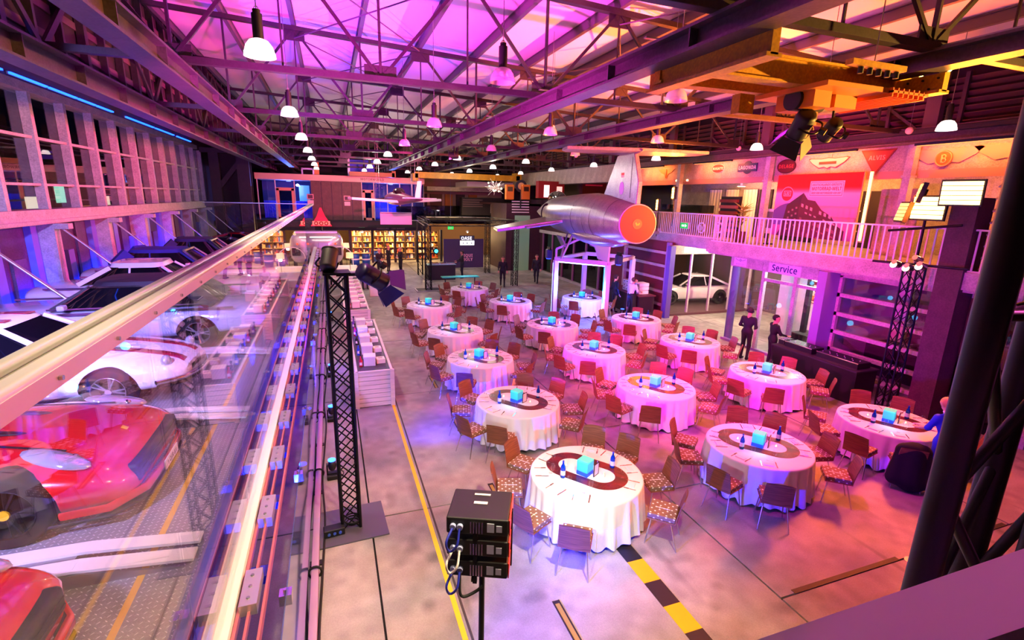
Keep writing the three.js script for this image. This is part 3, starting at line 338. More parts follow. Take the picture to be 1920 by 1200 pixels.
{ // tablecloth
  const N = 180, rows = [[0, .757], [.3, .757], [.6, .757], [.86, .757], [.89, .755], [.903, .745], [.908, .72], [.915, .6], [.925, .45], [.938, .3], [.95, .15], [.957, .05]], pos = [], idx = [];
  rows.forEach(([r, y], i) => { for (let j = 0; j < N; j++) { const a = j / N * PI * 2, d = Math.max(0, (.74 - y) / .7), f = (Math.sin(a * 26 + 1.2 * Math.sin(a * 3)) * .6 + Math.sin(a * 41 + 2) * .25 + Math.sin(a * 17 + 1) * .3) * .05 * Math.pow(d, .7); const rad = r + f; pos.push(Math.cos(a) * rad, y + (i === rows.length - 1 ? .03 * Math.sin(a * 13 + Math.sin(a * 5) * 2) : 0), Math.sin(a) * rad); } });
  for (let i = 0; i + 1 < rows.length; i++) for (let j = 0; j < N; j++) { const a = i * N + j, b = i * N + (j + 1) % N, c = a + N, d = b + N; idx.push(a, b, c, b, d, c); }
  const g = new THREE.BufferGeometry(); g.setAttribute('position', new THREE.Float32BufferAttribute(pos, 3)); g.setIndex(idx); g.computeVertexNormals(); G.cloth = mk(g);
  const stad = (L, w) => { const p = []; for (let k = 0; k <= 20; k++) { const a = -PI / 2 + k / 20 * PI; p.push([L + w * Math.cos(a), w * Math.sin(a)]); } for (let k = 0; k <= 20; k++) { const a = PI / 2 + k / 20 * PI; p.push([-L + w * Math.cos(a), w * Math.sin(a)]); } return p; };
  const sh = new THREE.Shape(stad(.29, .4).map(p => new THREE.Vector2(...p))); sh.holes.push(new THREE.Path(stad(.27, .215).map(p => new THREE.Vector2(...p)))); G.runner = mk(new THREE.ExtrudeGeometry(sh, { depth: .003, bevelEnabled: false }).rotateX(-PI / 2));
  G.bottle = mk(lathe([[0, 0], [.036, 0], [.04, .01], [.04, .17], [.032, .2], [.015, .235], [.013, .27], [0, .27]], 16)); G.label = mk(lathe([[.0407, .05], [.0407, .13]], 16)); G.cap = mk(cy(.016, .016, .022, 12, 0, .28, 0));
  G.wine = mk(lathe([[.034, 0], [.03, .004], [.004, .008], [.0035, .09], [.02, .105], [.036, .14], [.034, .18], [.029, .205]], 14)); G.tumbler = mk(lathe([[0, .002], [.03, .002], [.036, .09]], 14));
  G.knife = mk([bx(.016, .008, .1, 0, .005, .065), ext([[-.008, 0], [.009, 0], [.011, .09], [0, .12], [-.008, .11]], .002).rotateX(-PI / 2).translate(0, .003, .015)]);
  G.fork = mk([bx(.01, .006, .11, 0, .005, .06), bx(.024, .004, .03, 0, .006, -.01), ...[-1, 0, 1].map(k => bx(.005, .004, .05, k * .0085, .007, -.048))]);
  G.napkin = mk([bx(.16, .008, .1, 0, .004, 0), bx(.15, .006, .05, 0, .011, .02)]);
  G.frame = mk([b2(-.075, .075, 0, .012, -.006, .006), b2(-.075, .075, .2, .212, -.006, .006), b2(-.075, -.063, .012, .2, -.006, .006), b2(.063, .075, .012, .2, -.006, .006)]); G.card = mk(b2(-.063, .063, .012, .2, -.004, .004));
  G.tent = mk([ext([[-.05, 0], [.05, 0], [0, .17]], .004).translate(0, 0, -.002)]);
  G.tealight = mk(cy(.02, .02, .02, 12, 0, .01, 0)); G.vase = mk(lathe([[.0, .001], [.03, .001], [.036, .03], [.03, .07]], 14)); G.flame = mk(new THREE.SphereGeometry(.008, 8, 6).scale(1, 1.8, 1).translate(0, .032, 0));
}
const menuT = ctex(64, 96, (x, w, h) => { x.fillStyle = '#cfc6d2'; x.fillRect(0, 0, w, h); x.fillStyle = '#6a6078'; for (let k = 0; k < 9; k++) x.fillRect(14, 16 + k * 8, 36 - (k % 3) * 8, 3); });
const cardM = S(0xd8d0dc, .6);
const chair0 = thing('banquet_chair', 'x', 'chair', [0, 0, 0], 0);
{ // plywood shell chair, faces -z (towards the table when turned)
  const w = .225; const backRow = []; for (let i = 0; i <= 10; i++) { const t = i / 10, y = .44 + t * .42, z = .2 + .03 * Math.sin(t * PI * .5) + .06 * t * t, sag = .035, r = []; for (let j = 0; j <= 8; j++) { const u = j / 8 * 2 - 1; r.push([u * (w - .02 * t), y - .02 * t * (u * u), z - sag * u * u * .6 + sag * .3]); } for (let j = 8; j >= 0; j--) { const u = j / 8 * 2 - 1; r.push([u * (w - .02 * t), y - .02 * t * (u * u), z - sag * u * u * .6 + sag * .3 + .014]); } backRow.push(r); }
  part('backrest', toCreasedNormals(loft(backRow), .6), M.walnut, chair0, 'curved walnut plywood backrest');
  part('seat', [rbx(.45, .016, .42, .006, 0, .443, 0)], M.walnut, chair0);
  const cu = part('cushion', rbx(.42, .075, .4, .012, 0, .4885, -.01, 0, 2), S(0xffffff, .85, 0, { map: dotT }), chair0, 'brown seat cushion with white dots');
  part('cross_stitch', [bx(.012, .004, .2, 0, .527, -.01), bx(.05, .004, .01, .0, .527, .05), bx(.05, .004, .01, 0, .527, -.06)], S(0xe8dccb, .8), cu);
  for (const sx of [-1, 1]) { part('leg', bar(V(sx * .17, .43, -.15), V(sx * .215, 0, -.21), .011, 8), M.chrome, chair0); part('leg', bar(V(sx * .17, .43, .13), V(sx * .225, 0, .25), .011, 8), M.chrome, chair0); part('side_rail', bar(V(sx * .17, .43, -.16), V(sx * .17, .43, .14), .011, 8), M.chrome, chair0); }
  part('cross_rail', bar(V(-.17, .42, 0), V(.17, .42, 0), .01, 8), M.chrome, chair0);
}
const ROWS = { A: 'yellow-line row', B: 'middle row', C: 'shopfront row' }, ORD = ['first', 'second', 'third', 'fourth', 'fifth'];
const TABLES = []; const tzs = [-6.33, -9.4, -12.5, -15.6, -19.8];
for (const [r, x] of [['A', 3.65], ['B', 7.15], ['C', 10.62]]) tzs.forEach((z, i) => TABLES.push([x + [.01, -.03, .02, .05, -.03][i] * 1, z + ({ A: 0, B: .1, C: .1 })[r], `${ORD[i]} table of the ${ROWS[r]}`, r + i]));
TABLES.push([6.2, -23.1, 'lone table by the truss gate', 'D0']);
const P8 = ['shop side, handrail half', 'handrail end, shop half', 'handrail end, glass half', 'glass side, handrail half', 'glass side, aircraft half', 'aircraft end, glass half', 'aircraft end, shop half', 'shop side, aircraft half'];
const protos = {};
function place(key, build, p, turn, label, group) { if (!protos[key]) { const o = build(label, group); o.position.set(...p); o.rotation.y = turn; protos[key] = o; return o; } return dup(protos[key], p, turn, label, group); }
TABLES.forEach(([x, z, T, id], ti) => {
  const rot = (rnd() - .5) * .16; const TY = .758;
  const tw = (lx, lz) => [x + lx * Math.cos(rot) - lz * Math.sin(rot), z + lx * Math.sin(rot) + lz * Math.cos(rot)];
  place('table', (l, g) => { const t = thing('round_table', l, 'table', [0, 0, 0], 0, g); part('tabletop', cy(.89, .89, .03, 40, 0, .735, 0), M.walnut, t); for (const a of [0, 1, 2, 3]) part('leg', bar(V(.45 * Math.cos(a * PI / 2), .72, .45 * Math.sin(a * PI / 2)), V(.55 * Math.cos(a * PI / 2), 0, .55 * Math.sin(a * PI / 2)), .02, 8), M.black, t); return t; }, [x, 0, z], 0, 'round banquet table under its white cloth, ' + T, 'banquet tables');
  place('cloth', (l, g) => one('tablecloth', G.cloth, clothM, l, 'tablecloth', g), [x, 0, z], rr(0, 6.28), 'long white pleated tablecloth on the ' + T, 'white tablecloths');
  place('runner', (l, g) => one('table_runner', G.runner, runnerM, l, 'table runner', g), [x + .03, TY + .001, z - .06], -.98 - rot, 'oval red-brown printed ring mat on the ' + T, 'oval ring mats');
  // centre: light cube, framed card, tent card, candles
  const c = tw(-.04, .02);
  place('cube', (l, g) => { const t = thing('light_cube', l, 'lamp', [0, 0, 0], 0, g); part('top', rbx(.2, .03, .2, .008, 0, .24, 0), cubeTopM, t, 'bright mint top'); part('sides', rbx(.2, .16, .2, .008, 0, .15, 0), cubeM, t, 'glowing turquoise sides'); part('base', rbx(.2, .07, .2, .008, 0, .035, 0), cubeLow, t, 'glowing blue base'); return t; }, [c[0], TY, c[1]], .5 - rot, 'glowing turquoise light cube on the ' + T, 'light cubes');
  if (ti < 15) { const L = new THREE.PointLight(0x35c8ff, .25, 4, 2); L.position.set(c[0] - .2, TY + .2, c[1] + .22); L.shadow.radius = 5; L.castShadow = true; L.name = 'cube_light'; scene.add(L); }
  const f = tw(.1, .13);
  place('frame', (l, g) => { const t = thing('menu_frame', l, 'frame', [0, 0, 0], 0, g); part('frame', G.frame, M.black, t); part('card', G.card, S(0xffffff, .5, 0, { map: menuT }), t); return t; }, [f[0], TY, f[1]], .5 - rot, 'small black menu frame by the light cube, ' + T, 'menu frames');
  const q = tw(.2, .0); place('tent', (l, g) => one('tent_card', G.tent, S(0x8c7ac0, .5), l, 'card', g), [q[0], TY, q[1]], .3 - rot, 'small violet pointed card on the ' + T, 'pointed cards');
  for (const [lx, lz] of [[.2, .2], [-.22, -.28]]) { const w = tw(lx, lz); place('candle', (l, g) => { const t = thing('candle_glass', l, 'candle', [0, 0, 0], 0, g); part('holder', G.vase, wineM, t); part('tealight', G.tealight, M.white, t); part('flame', G.flame, glow(0xffc878, 12), t); return t; }, [w[0], TY, w[1]], 0, 'tealight in clear glass on the ' + T + (lx > 0 ? ', handrail half' : ', aircraft half'), 'tealights'); }
  for (const [lx, lz] of [[-.43, .0], [.48, .02]]) { const w = tw(lx, lz); place('bottle', (l, g) => { const t = thing('water_bottle', l, 'bottle', [0, 0, 0], 0, g); part('glass', G.bottle, bottleM, t); part('paper_label', G.label, S(0xd8d4e8, .5, 0, { side: THREE.DoubleSide }), t, 'pale paper label'); part('cap', G.cap, S(0x14308c, .4), t); return t; }, [w[0], TY, w[1]], rr(0, 6), 'blue glass water bottle on the ' + T + (lx < 0 ? ', glass side' : ', shop side'), 'blue water bottles'); }
  // places
  const angs = [15, 48, 127, 162, 203, 235, 303, 333].map(a => (a + rr(-3, 3)) * PI / 180 + rot);
  angs.forEach((a, k) => {
    const cx = Math.cos(a), sz = Math.sin(a), R = 1.24 + rr(-.02, .04); const turn = Math.atan2(cx, sz) + rr(-.1, .1);
    const cp = [x + cx * R, 0, z + sz * R], lab = 'walnut plywood chair at the ' + T + ', ' + P8[k];
    if (ti === 0 && k === 0) { chair0.position.set(...cp); chair0.rotation.y = turn; chair0.userData.label = lab; chair0.userData.group = 'banquet chairs'; } else dup(chair0, cp, turn, lab, 'banquet chairs');
    const at = (r, s) => [x + cx * r - sz * s, TY, z + sz * r + cx * s];
    place('fork', (l, g) => one('fork', G.fork, cutM, l, 'fork', g), at(.72, .12), turn, 'dinner fork on the ' + T + ', ' + P8[k], 'forks');
    place('knife', (l, g) => one('knife', G.knife, cutM, l, 'knife', g), at(.72, -.12), turn, 'dinner knife on the ' + T + ', ' + P8[k], 'knives');
    place('napkin', (l, g) => one('napkin', G.napkin, S(0xe4dfe6, .8), l, 'napkin', g), at(.74, .0), turn, 'folded white napkin on the ' + T + ', ' + P8[k], 'napkins');
    place('wine', (l, g) => one('wine_glass', G.wine, wineM, l, 'glass', g), at(.56, -.12), 0, 'clear stemmed wine glass on the ' + T + ', ' + P8[k], 'wine glasses');
    if (k % 2 === 0) place('tumbler', (l, g) => one('water_tumbler', G.tumbler, wineM, l, 'glass', g), at(.58, -.02), 0, 'clear water tumbler on the ' + T + ', ' + P8[k], 'water tumblers');
  });
});

// ---------------------------------------------------------------- right side: shopfronts, gallery, emblem wall
function decal(name, w, h, tex, p, ry, parent, o = {}) { const g = o.round ? new THREE.CircleGeometry(.5, 40).scale(w, h, 1) : new THREE.PlaneGeometry(w, h); const m = new THREE.Mesh(g, S(0xffffff, o.rough || .5, 0, { map: tex, side: THREE.DoubleSide, ...(o.em ? { emissive: 0xffffff, emissiveMap: tex, emissiveIntensity: o.em } : {}) })); m.name = name; m.position.set(...p); m.rotation.y = ry; m.castShadow = m.receiveShadow = true; parent.add(m); return m; }
const WEST = -PI / 2;
function textT(w, h, bg, fg, lines, font = 'bold') { return ctex(w, h, (x) => { x.fillStyle = bg; x.fillRect(0, 0, w, h); x.textAlign = 'center'; x.textBaseline = 'middle'; lines.forEach(([s, px, y, c]) => { x.font = font + ' ' + px + 'px sans-serif'; x.fillStyle = c || fg; x.fillText(s, w / 2, y); }); }); }
{
  const gal = structGroup('floor_gallery');
  part('slab_front', b2(13.5, 19.6, 3.2, 3.6, 4.2, -15.3), M.whitePaint, gal); part('slab_rear', b2(14.5, 19.6, 3.2, 3.6, -15.3, -24), M.whitePaint, gal); part('fascia_edge', b2(13.42, 13.5, 3.26, 3.66, 4.2, -15.35), M.whitePaint, gal); part('fascia_edge', b2(14.42, 14.5, 3.3, 3.66, -15.35, -24), M.whitePaint, gal);
  // white upright railings
  const rail = (name, x, z0, z1, label, step, end) => { const t = thing(name, label, 'railing', [x, 3.62, 0]); part('top_rail', b2(-.04, .04, .96, 1.0, z0, z1), M.white, t); part('bottom_rail', b2(-.02, .02, .04, .08, z0, z1), M.white, t); const g = mk(b2(-.008, .008, .02, .97, -.02, .02)); for (let z = z0 - step / 2; z > z1; z -= step) { const b = part('baluster', g, M.white, t); b.position.z = z; } if (end) { const g2 = mk(b2(-.02, .02, .02, .97, -.008, .008)); part('return_rail', b2(0, end, .96, 1, z1, z1 + .04), M.white, t); for (let q = .1; q < end; q += step) { const b = part('baluster', g2, M.white, t); b.position.set(q, 0, z1 + .02); } } return t; };
  rail('balcony_railing', 13.5, 2, -15.2, 'white upright-bar balcony railing above the service shopfront', .17, 1);
  rail('balcony_railing', 14.5, -15.4, -23.6, 'white upright-bar balcony railing behind the aircraft tail', .13);
  const ex = thing('exit_sign', 'green lit emergency exit sign on the balcony railing', 'sign', onX(1284, 423, 14.42).toArray()); part('box', b2(-.04, .04, -.13, .13, -.26, .26), M.white, ex); decal('lit_face', .5, .24, ctex(96, 48, (x, w, h) => { x.fillStyle = '#10c040'; x.fillRect(0, 0, w, h); x.fillStyle = '#eafff0'; x.fillRect(18, 16, 34, 16); x.beginPath(); x.moveTo(60, 8); x.lineTo(84, 24); x.lineTo(60, 40); x.fill(); }), [-.045, 0, 0], WEST, ex, { em: .9 });
  for (const [px, py] of [[1313, 427], [1345, 427]]) { const p = onX(px, py, 14.42); const t = thing('round_railing_emblem', 'round white ring emblem on the balcony railing, ' + (px < 1330 ? 'next to the exit sign' : 'farther from the exit sign'), 'emblem', p.toArray()); part('ring', new THREE.TorusGeometry(.2, .03, 6, 28).rotateY(PI / 2).translate(.06, 0, 0), M.white, t); part('inner_mark', [b2(-.01, .01, -.1, .12, -.02, .02), b2(-.01, .01, -.1, -.06, -.1, .1), new THREE.TorusGeometry(.1, .015, 6, 20).rotateY(PI / 2)], M.white, t); }
  // ---- ground floor
  const gf = structGroup('wall_right_shopfront'); const X = 13.9;
  part('fascia_panel', b2(X, X + .12, 2.82, 3.2, -13.05, -14.5), M.whitePaint, gf); part('fascia_panel', b2(X, X + .12, 2.82, 3.2, -10.5, -13.03), M.whitePaint, gf);
  part('header_beam', b2(X, X + .3, 3.05, 3.2, 4, -10.4), M.whitePaint, gf);
  for (const z of [-13.0, -11.72, -10.6]) part('door_post', b2(X - .02, X + .1, 0, 2.82, z, z + .12), M.whitePaint, gf);
  part('door_rail', b2(X, X + .08, 2.5, 2.6, -10.6, -13.0), M.whitePaint, gf); part('sill_rail', b2(X - .05, X + .1, 0, .08, -10.6, -14.5), S(0x8d7aa8, .5), gf);
  for (const [a, b] of [[-10.6, -11.7], [-11.72, -12.95], [-13.0, -14.4]]) part('glass_pane', b2(X + .04, X + .05, .05, 2.8, a, b), M.glass, gf);
  part('side_return', b2(X, X + .06, 0, 2.82, -14.5, -14.44), M.glass, gf); part('round_column', cy(.14, .14, 3.2, 16, 14.15, 1.6, -14.45), S(0x4a3a78, .5), gf);
  for (const z of [-10.35, -7.25, -3.6, .5]) part('square_column', b2(13.35, 13.9, 0, z === -7.25 ? 5.3 : 3.2, z - (z === -10.35 ? .14 : .26), z + (z === -10.35 ? .14 : .26)), z === -7.25 ? S(0x6a4a52, .6, 0, { map: grainTex }) : S(0x8a72b0, .55), gf);
  for (const [z0, z1] of [[-7.5, -10.2]]) { for (const y of [.32, .84, 1.38, 1.92, 2.48, 3.05]) part('window_transom', b2(X - .03, X + .08, y, y + .11, z0, z1), M.whitePaint, gf); part('window_jamb', b2(X - .03, X + .08, 0, 3.1, z1, z1 + .08), M.whitePaint, gf); part('window_jamb', b2(X - .03, X + .08, 0, 3.1, z0, z0 + .08), M.whitePaint, gf); part('glass_pane', b2(X + .03, X + .04, .1, 3.1, z0, z1), M.glass, gf); }
  part('door_frame', [b2(X - .05, X + .05, 0, 3.0, -6.9, -6.8), b2(X - .05, X + .05, 0, 3, -5.5, -5.4), b2(X - .05, X + .05, 2.9, 3.0, -5.4, -6.9)], M.whitePaint, gf); part('glass_pane', b2(X, X + .01, 0, 2.9, -5.5, -6.8), M.tint, gf);
  for (let k = 0; k < 8; k++) part('louvre_blade', bx(.14, .03, 1.7, 13.85, 3.75 + k * .26, -6.1, 0, 0, .5), M.whitePaint, gf);
  part('louvre_back', b2(14, 14.05, 3.6, 6, -5.2, -7), S(0x7a3a3a, .7), gf);
  // back rooms of the ground floor
  const rm = structGroup('wall_shop_interiors'); part('office_back', b2(16.6, 16.7, 0, 3.2, -9.9, -14.6), S(0xcfd2c6, .8), rm); part('office_partition', b2(14.1, 16.6, 0, 3.2, -10.3, -10.25), S(0xa89aa8, .8), rm); part('workshop_back', b2(17, 17.1, 0, 3.2, 4, -10), S(0x4c3044, .8), rm); part('showroom_back', b2(14.4, 19.6, 0, 3.2, -24, -23.9), S(0x4a2a26, .8), rm); part('inner_wall', b2(14.35, 14.45, 0, 3.2, -24, -44), M.wine, rm);
  part('office_column', b2(15.2, 15.35, 0, 3.2, -12.3, -12.15), S(0x241c24, .6), rm);
  for (const [z, w] of [[-8, 1.2], [-9.4, .9]]) part('workshop_bench', b2(15.6, 16.6, .0, .95, z, z - w), S(0x2a1a28, .7), rm);
  // lettering
  const sg = thing('shop_sign', 'lavender shop fascia lettering reading Service in dark blue', 'sign', [X - .004, 0, 0]); decal('lettering', 1.25, .36, textT(320, 92, '#d9cfe4', '#2a1c66', [['Service', 74, 48]]), [-.005, 3.01, -12.15], WEST, sg);
  const sb = thing('shop_sign', 'small winged badge with BENTLEY lettering on the shop fascia', 'sign', [X - .004, 0, 0]); decal('lettering', .6, .3, ctex(192, 96, (x, w, h) => { x.fillStyle = '#d9cfe4'; x.fillRect(0, 0, w, h); x.strokeStyle = '#5a4a80'; x.lineWidth = 4; x.beginPath(); x.moveTo(20, 14); x.quadraticCurveTo(60, 40, 84, 30); x.moveTo(172, 14); x.quadraticCurveTo(132, 40, 108, 30); x.stroke(); x.beginPath(); x.arc(96, 30, 14, 0, 7); x.stroke(); x.font = 'bold 20px sans-serif'; x.fillStyle = '#5a4a80'; x.textAlign = 'center'; x.fillText('B', 96, 37); x.font = '22px sans-serif'; x.fillText('B E N T L E Y', 96, 84); }), [-.005, 3.01, -14.05], WEST, sb);
  const sh = thing('shield_emblem', 'black shield emblem with golden animal figure at the end of the shop fascia', 'emblem', [X - .01, 3.0, -10.78]); const shield = s => ext([[-.12 * s, .15 * s], [0, .17 * s], [.12 * s, .15 * s], [.11 * s, -.02 * s], [.05 * s, -.12 * s], [0, -.17 * s], [-.05 * s, -.12 * s], [-.11 * s, -.02 * s]], .012).rotateY(WEST); part('shield', shield(1.15), S(0xa87820, .4, .6), sh); part('field', shield(1).translate(-.006, 0, 0), M.black, sh); part('figure', [new THREE.SphereGeometry(.045, 10, 8).scale(.3, .7, 1.1).translate(-.02, .01, 0), bx(.02, .07, .02, -.02, -.05, .03, 0, .4), bx(.02, .06, .02, -.02, -.05, -.03, 0, -.4), bx(.02, .05, .03, -.02, .06, -.04)], S(0xd8a030, .4, .5), sh);
  // office furniture seen through the glass
  const of = thing('office_desk', 'dark office desk with monitor behind the service door glass', 'desk', [15.3, 0, -11.6]); part('top', b2(-.4, .4, .72, .76, -.8, .8), M.charcoal, of); for (const s of [-1, 1]) part('leg_panel', b2(-.38, .38, 0, .72, s * .75 - .02, s * .75 + .02), M.charcoal, of); part('monitor', [b2(-.03, .0, .9, 1.25, -.3, .3), b2(-.08, .1, .76, .78, -.1, .1), b2(-.02, 0, .77, .92, -.03, .03)], M.black, of);
  const oc = thing('office_chair', 'tall black padded office chair behind the service window', 'office chair', [14.75, 0, -10.85], .4); part('backrest', rbx(.52, .75, .1, .04, 0, 1.0, .26), M.black, oc); part('seat', rbx(.54, .1, .52, .04, 0, .52, 0), M.black, oc); for (const s of [-1, 1]) part('armrest', [b2(s * .3 - .03, s * .3 + .03, .7, .74, -.2, .18), b2(s * .3 - .02, s * .3 + .02, .5, .7, -.05, 0)], M.black, oc); part('pedestal', [cy(.03, .03, .4, 10, 0, .28, 0), ...[0, 1, 2, 3, 4].map(k => beam(V(0, .08, 0), V(.3 * Math.cos(k * 1.257), .05, .3 * Math.sin(k * 1.257)), .04, .03))], M.blackMetal, oc);
  const pc = thing('wall_picture', 'colourful framed poster on the pale office wall', 'picture', [16.57, 2.05, -12.9]); part('frame', b2(-.03, 0, -.5, .5, -.45, .45), M.charcoal, pc); decal('print', .84, .94, ctex(96, 112, (x, w, h) => { for (let k = 0; k < 70; k++) { x.fillStyle = ['#e07828', '#3050c8', '#f0d0a0', '#802028', '#e8e8f0'][k % 5]; x.fillRect((k * 37) % w, (k * 53) % h, 30, 14); } }), [-.035, 0, 0], WEST, pc);
  // white coupe in the corner showroom
  const sr = structGroup('wall_showroom_front'); for (const x of [14.35, 15.35, 16.55, 17.75, 18.9]) part('glazing_post', b2(x - .04, x + .04, .1, 2.85, -18.45, -18.35), M.whitePaint, sr); part('fascia', b2(14.2, 19.5, 2.8, 3.2, -18.5, -18.3), M.cream, sr); part('plinth', b2(14.2, 19.5, 0, .1, -23.8, -18.2), S(0x5a3a40, .6), sr); for (const [a, b] of [[14.4, 15.3], [15.4, 16.5], [16.6, 17.7], [17.8, 18.85]]) part('glass_pane', b2(a, b, .12, 2.8, -18.41, -18.4), M.glass, sr);
  decal('small_fascia_lettering', 1.6, .24, textT(320, 48, '#d9cbb4', '#3a2a28', [['new life', 22, 14], ['motors    service    sales', 18, 36]]), [15.6, 3.0, -18.29], 0, sr);
  makeCar({ name: 'white_coupe', label: 'white modern coupe behind the corner showroom glass', group: undefined, p: [17.05, .1, -20.6], turn: PI - .1, prof: [[-2.3, .8, .6, .4], [-2.2, .92, .8, .3], [-1.6, .98, .92, .22], [-.8, .98, .94, .2], [.3, .96, .93, .2], [.9, .94, .93, .2], [1.5, .88, .93, .22], [2, .76, .86, .24], [2.25, .62, .68, .3], [2.32, .5, .5, .34]], color: 0xeae4e2, w: .94, r: .36, axles: [1.42, -1.35], rimDark: 1, cab: { bf: .95, br: -2.0, bw: .82, by: .95, tf: .1, tr: -1.0, tw: .6, ty: 1.36 }, extra: t => { for (const s of [1, -1]) part('headlight', mk(new THREE.SphereGeometry(1, 14, 8).scale(.24, .09, .1).translate(1.98, .66, .66 * s)), lens, t); part('grille', mk(rbx(.1, .2, .8, .04, 2.28, .46, 0)), M.black, t); part('sill', mk([1, -1].map(s => b2(-1, 1, .22, .3, s * .9 - .03, s * .9 + .03))), M.charcoal, t); } });
  // louvred bay left of the showroom, and catering station
  const lb = structGroup('wall_catering_bay'); part('back', b2(14.35, 14.45, 0, 3.3, -18.5, -24), S(0x6a2038, .7), lb); for (const y of [.35, .95, 1.55, 2.15, 2.75]) part('bay_transom', b2(14.2, 14.3, y, y + .12, -18.7, -22), M.whitePaint, lb); part('bay_post', b2(14.15, 14.3, 0, 3.3, -18.5, -18.7), S(0x8a72b0, .5), lb); part('bay_post', b2(14.15, 14.3, 0, 3.3, -22, -22.15), M.whitePaint, lb); part('purple_column', b2(13.8, 14.05, 0, 3.2, -17.9, -18.15), S(0x5a4a98, .5), lb);
  const ct = thing('catering_counter', 'dark draped catering counter beside the louvred bay', 'counter', [13.2, 0, -19.9]); part('drape', b2(-.4, .4, 0, .9, -1.6, 1.4), S(0x2a1020, .8), ct); part('top', b2(-.44, .44, .9, .95, -1.65, 1.45), S(0x6a2a40, .5), ct);
  for (const [px, py, n] of [[1213, 528, 'stack of white crates at the apron wearer\'s end of the catering counter'], [1232, 538, 'square white tray box at the showroom end of the catering counter']]) { const p = onY(px, py + 12, .95); const t = thing('white_crate', n, 'crate', [13.2, .95, px < 1220 ? -19.9 : -19.0]); for (let k = 0; k < 3; k++) part('tray', rbx(.5, .16, .5, .02, 0, .09 + k * .17, 0), M.white, t); part('handle_slots', [0, 1, 2].flatMap(k => [-1, 1].map(s => b2(-.26, -.245, .08 + k * .17, .11 + k * .17, s * .12 - .05, s * .12 + .05))), M.charcoal, t); }
  // ---- gallery level
  const gl = structGroup('wall_gallery'); part('back_wall', b2(18.2, 18.3, 3.6, 6.95, 4, -24), M.cream, gl); part('lintel', b2(15.28, 15.34, 5.85, 6.06, 4, -26), S(0xb08a70, .7), gl);
  for (let k = 0; k < 14; k++) part('emblem_panel', b2(15.3, 15.36, 6.06, 6.86, -5.0 - (k - 3) * 2.42, -5.0 - (k - 2) * 2.42 + .015), M.cream, gl);
  for (const z of [-14.45, -9.65, -4.8, -19.4, -24.2]) part('gallery_column', [b2(14.95, 15.15, 3.6, 6.9, z - .1, z + .1), b2(14.92, 15.18, 5.86, 5.92, z - .13, z + .13)], M.whitePaint, gl);
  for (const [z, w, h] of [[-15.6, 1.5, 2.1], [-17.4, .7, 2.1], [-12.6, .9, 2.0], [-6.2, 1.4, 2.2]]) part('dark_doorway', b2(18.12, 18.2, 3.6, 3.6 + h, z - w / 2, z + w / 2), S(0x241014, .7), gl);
  part('cream_screen', b2(16.2, 16.3, 3.6, 5.6, -9.9, -11.1), M.cream, gl);
  // emblems on the panels
  const E = (px, py, name, label) => { const p = onX(px, py, 15.29); return thing(name, label, 'emblem', [15.285, p.y, p.z]); };
  let e = E(1347, 316, 'oval_emblem', 'red oval wall emblem lettered BUGATTI in white'); part('plate', cy(.5, .5, .03, 40).rotateZ(PI / 2).scale(1, .36, .75), S(0xd8c8c0, .5), e); decal('face', .7, .33, textT(256, 128, '#a01c24', '#f2e4dc', [['BUGATTI', 54, 66]]), [-.02, 0, 0], WEST, e, { round: 1 });
  e = E(1402, 314, 'badge_emblem', 'blue rectangular wall emblem lettered LAGONDA'); part('plate', [b2(-.02, 0, -.15, .15, -.48, .48), cy(.24, .24, .02, 30).rotateZ(PI / 2)], S(0x20284e, .5), e); decal('face', .92, .28, textT(320, 96, '#28305c', '#e8dcd4', [['LAGONDA', 64, 50]]), [-.025, 0, 0], WEST, e);
  e = E(1475, 312, 'oval_emblem', 'dark red oval wall emblem lettered DELAGE'); part('plate', cy(.5, .5, .03, 40).rotateZ(PI / 2).scale(1, .48, .78), S(0x3a1018, .5), e); decal('face', .72, .42, textT(256, 150, '#5e1620', '#c84a40', [['DELAGE', 60, 76]]), [-.02, 0, 0], WEST, e, { round: 1 });
  const wing = (s, w, h) => [[0, h * .5], [s * w * .35, h * .42], [s * w * .9, h * .5], [s * w, h * .42], [s * w * .8, h * .02], [s * w * .42, -h * .42], [s * w * .16, -h * .32], [0, -h * .5]];
  const wingOut = (w, h, d) => { const r = wing(1, w, h), l = wing(-1, w, h).reverse(); return ext(r.concat(l.slice(1, -1)), d).rotateY(WEST); };
  e = E(1553, 306, 'winged_emblem', 'outlined winged wall emblem with dark bar across its centre'); part('outline', wingOut(.72, .36, .02), S(0x7a4a40, .5), e); part('field', wingOut(.68, .31, .02).translate(-.006, 0, 0), S(0xd8b49c, .6), e); part('bar', b2(-.04, -.026, -.03, .05, -.3, .3), S(0x3a3428, .5), e);
  e = E(1645, 302, 'triangle_emblem', 'red inverted triangle wall emblem lettered ALVIS'); part('plate', ext([[-.52, .32], [.52, .32], [0, -.42]], .02).rotateY(WEST), S(0x8c2a20, .5), e); part('inset', ext([[-.44, .275], [.44, .275], [0, -.34]], .006).rotateY(WEST).translate(-.02, 0, 0), S(0xb83a28, .5), e); decal('face', .56, .2, textT(192, 70, '#b83a28', '#e0a080', [['ALVIS', 62, 38]]), [-.034, .1, 0], WEST, e);
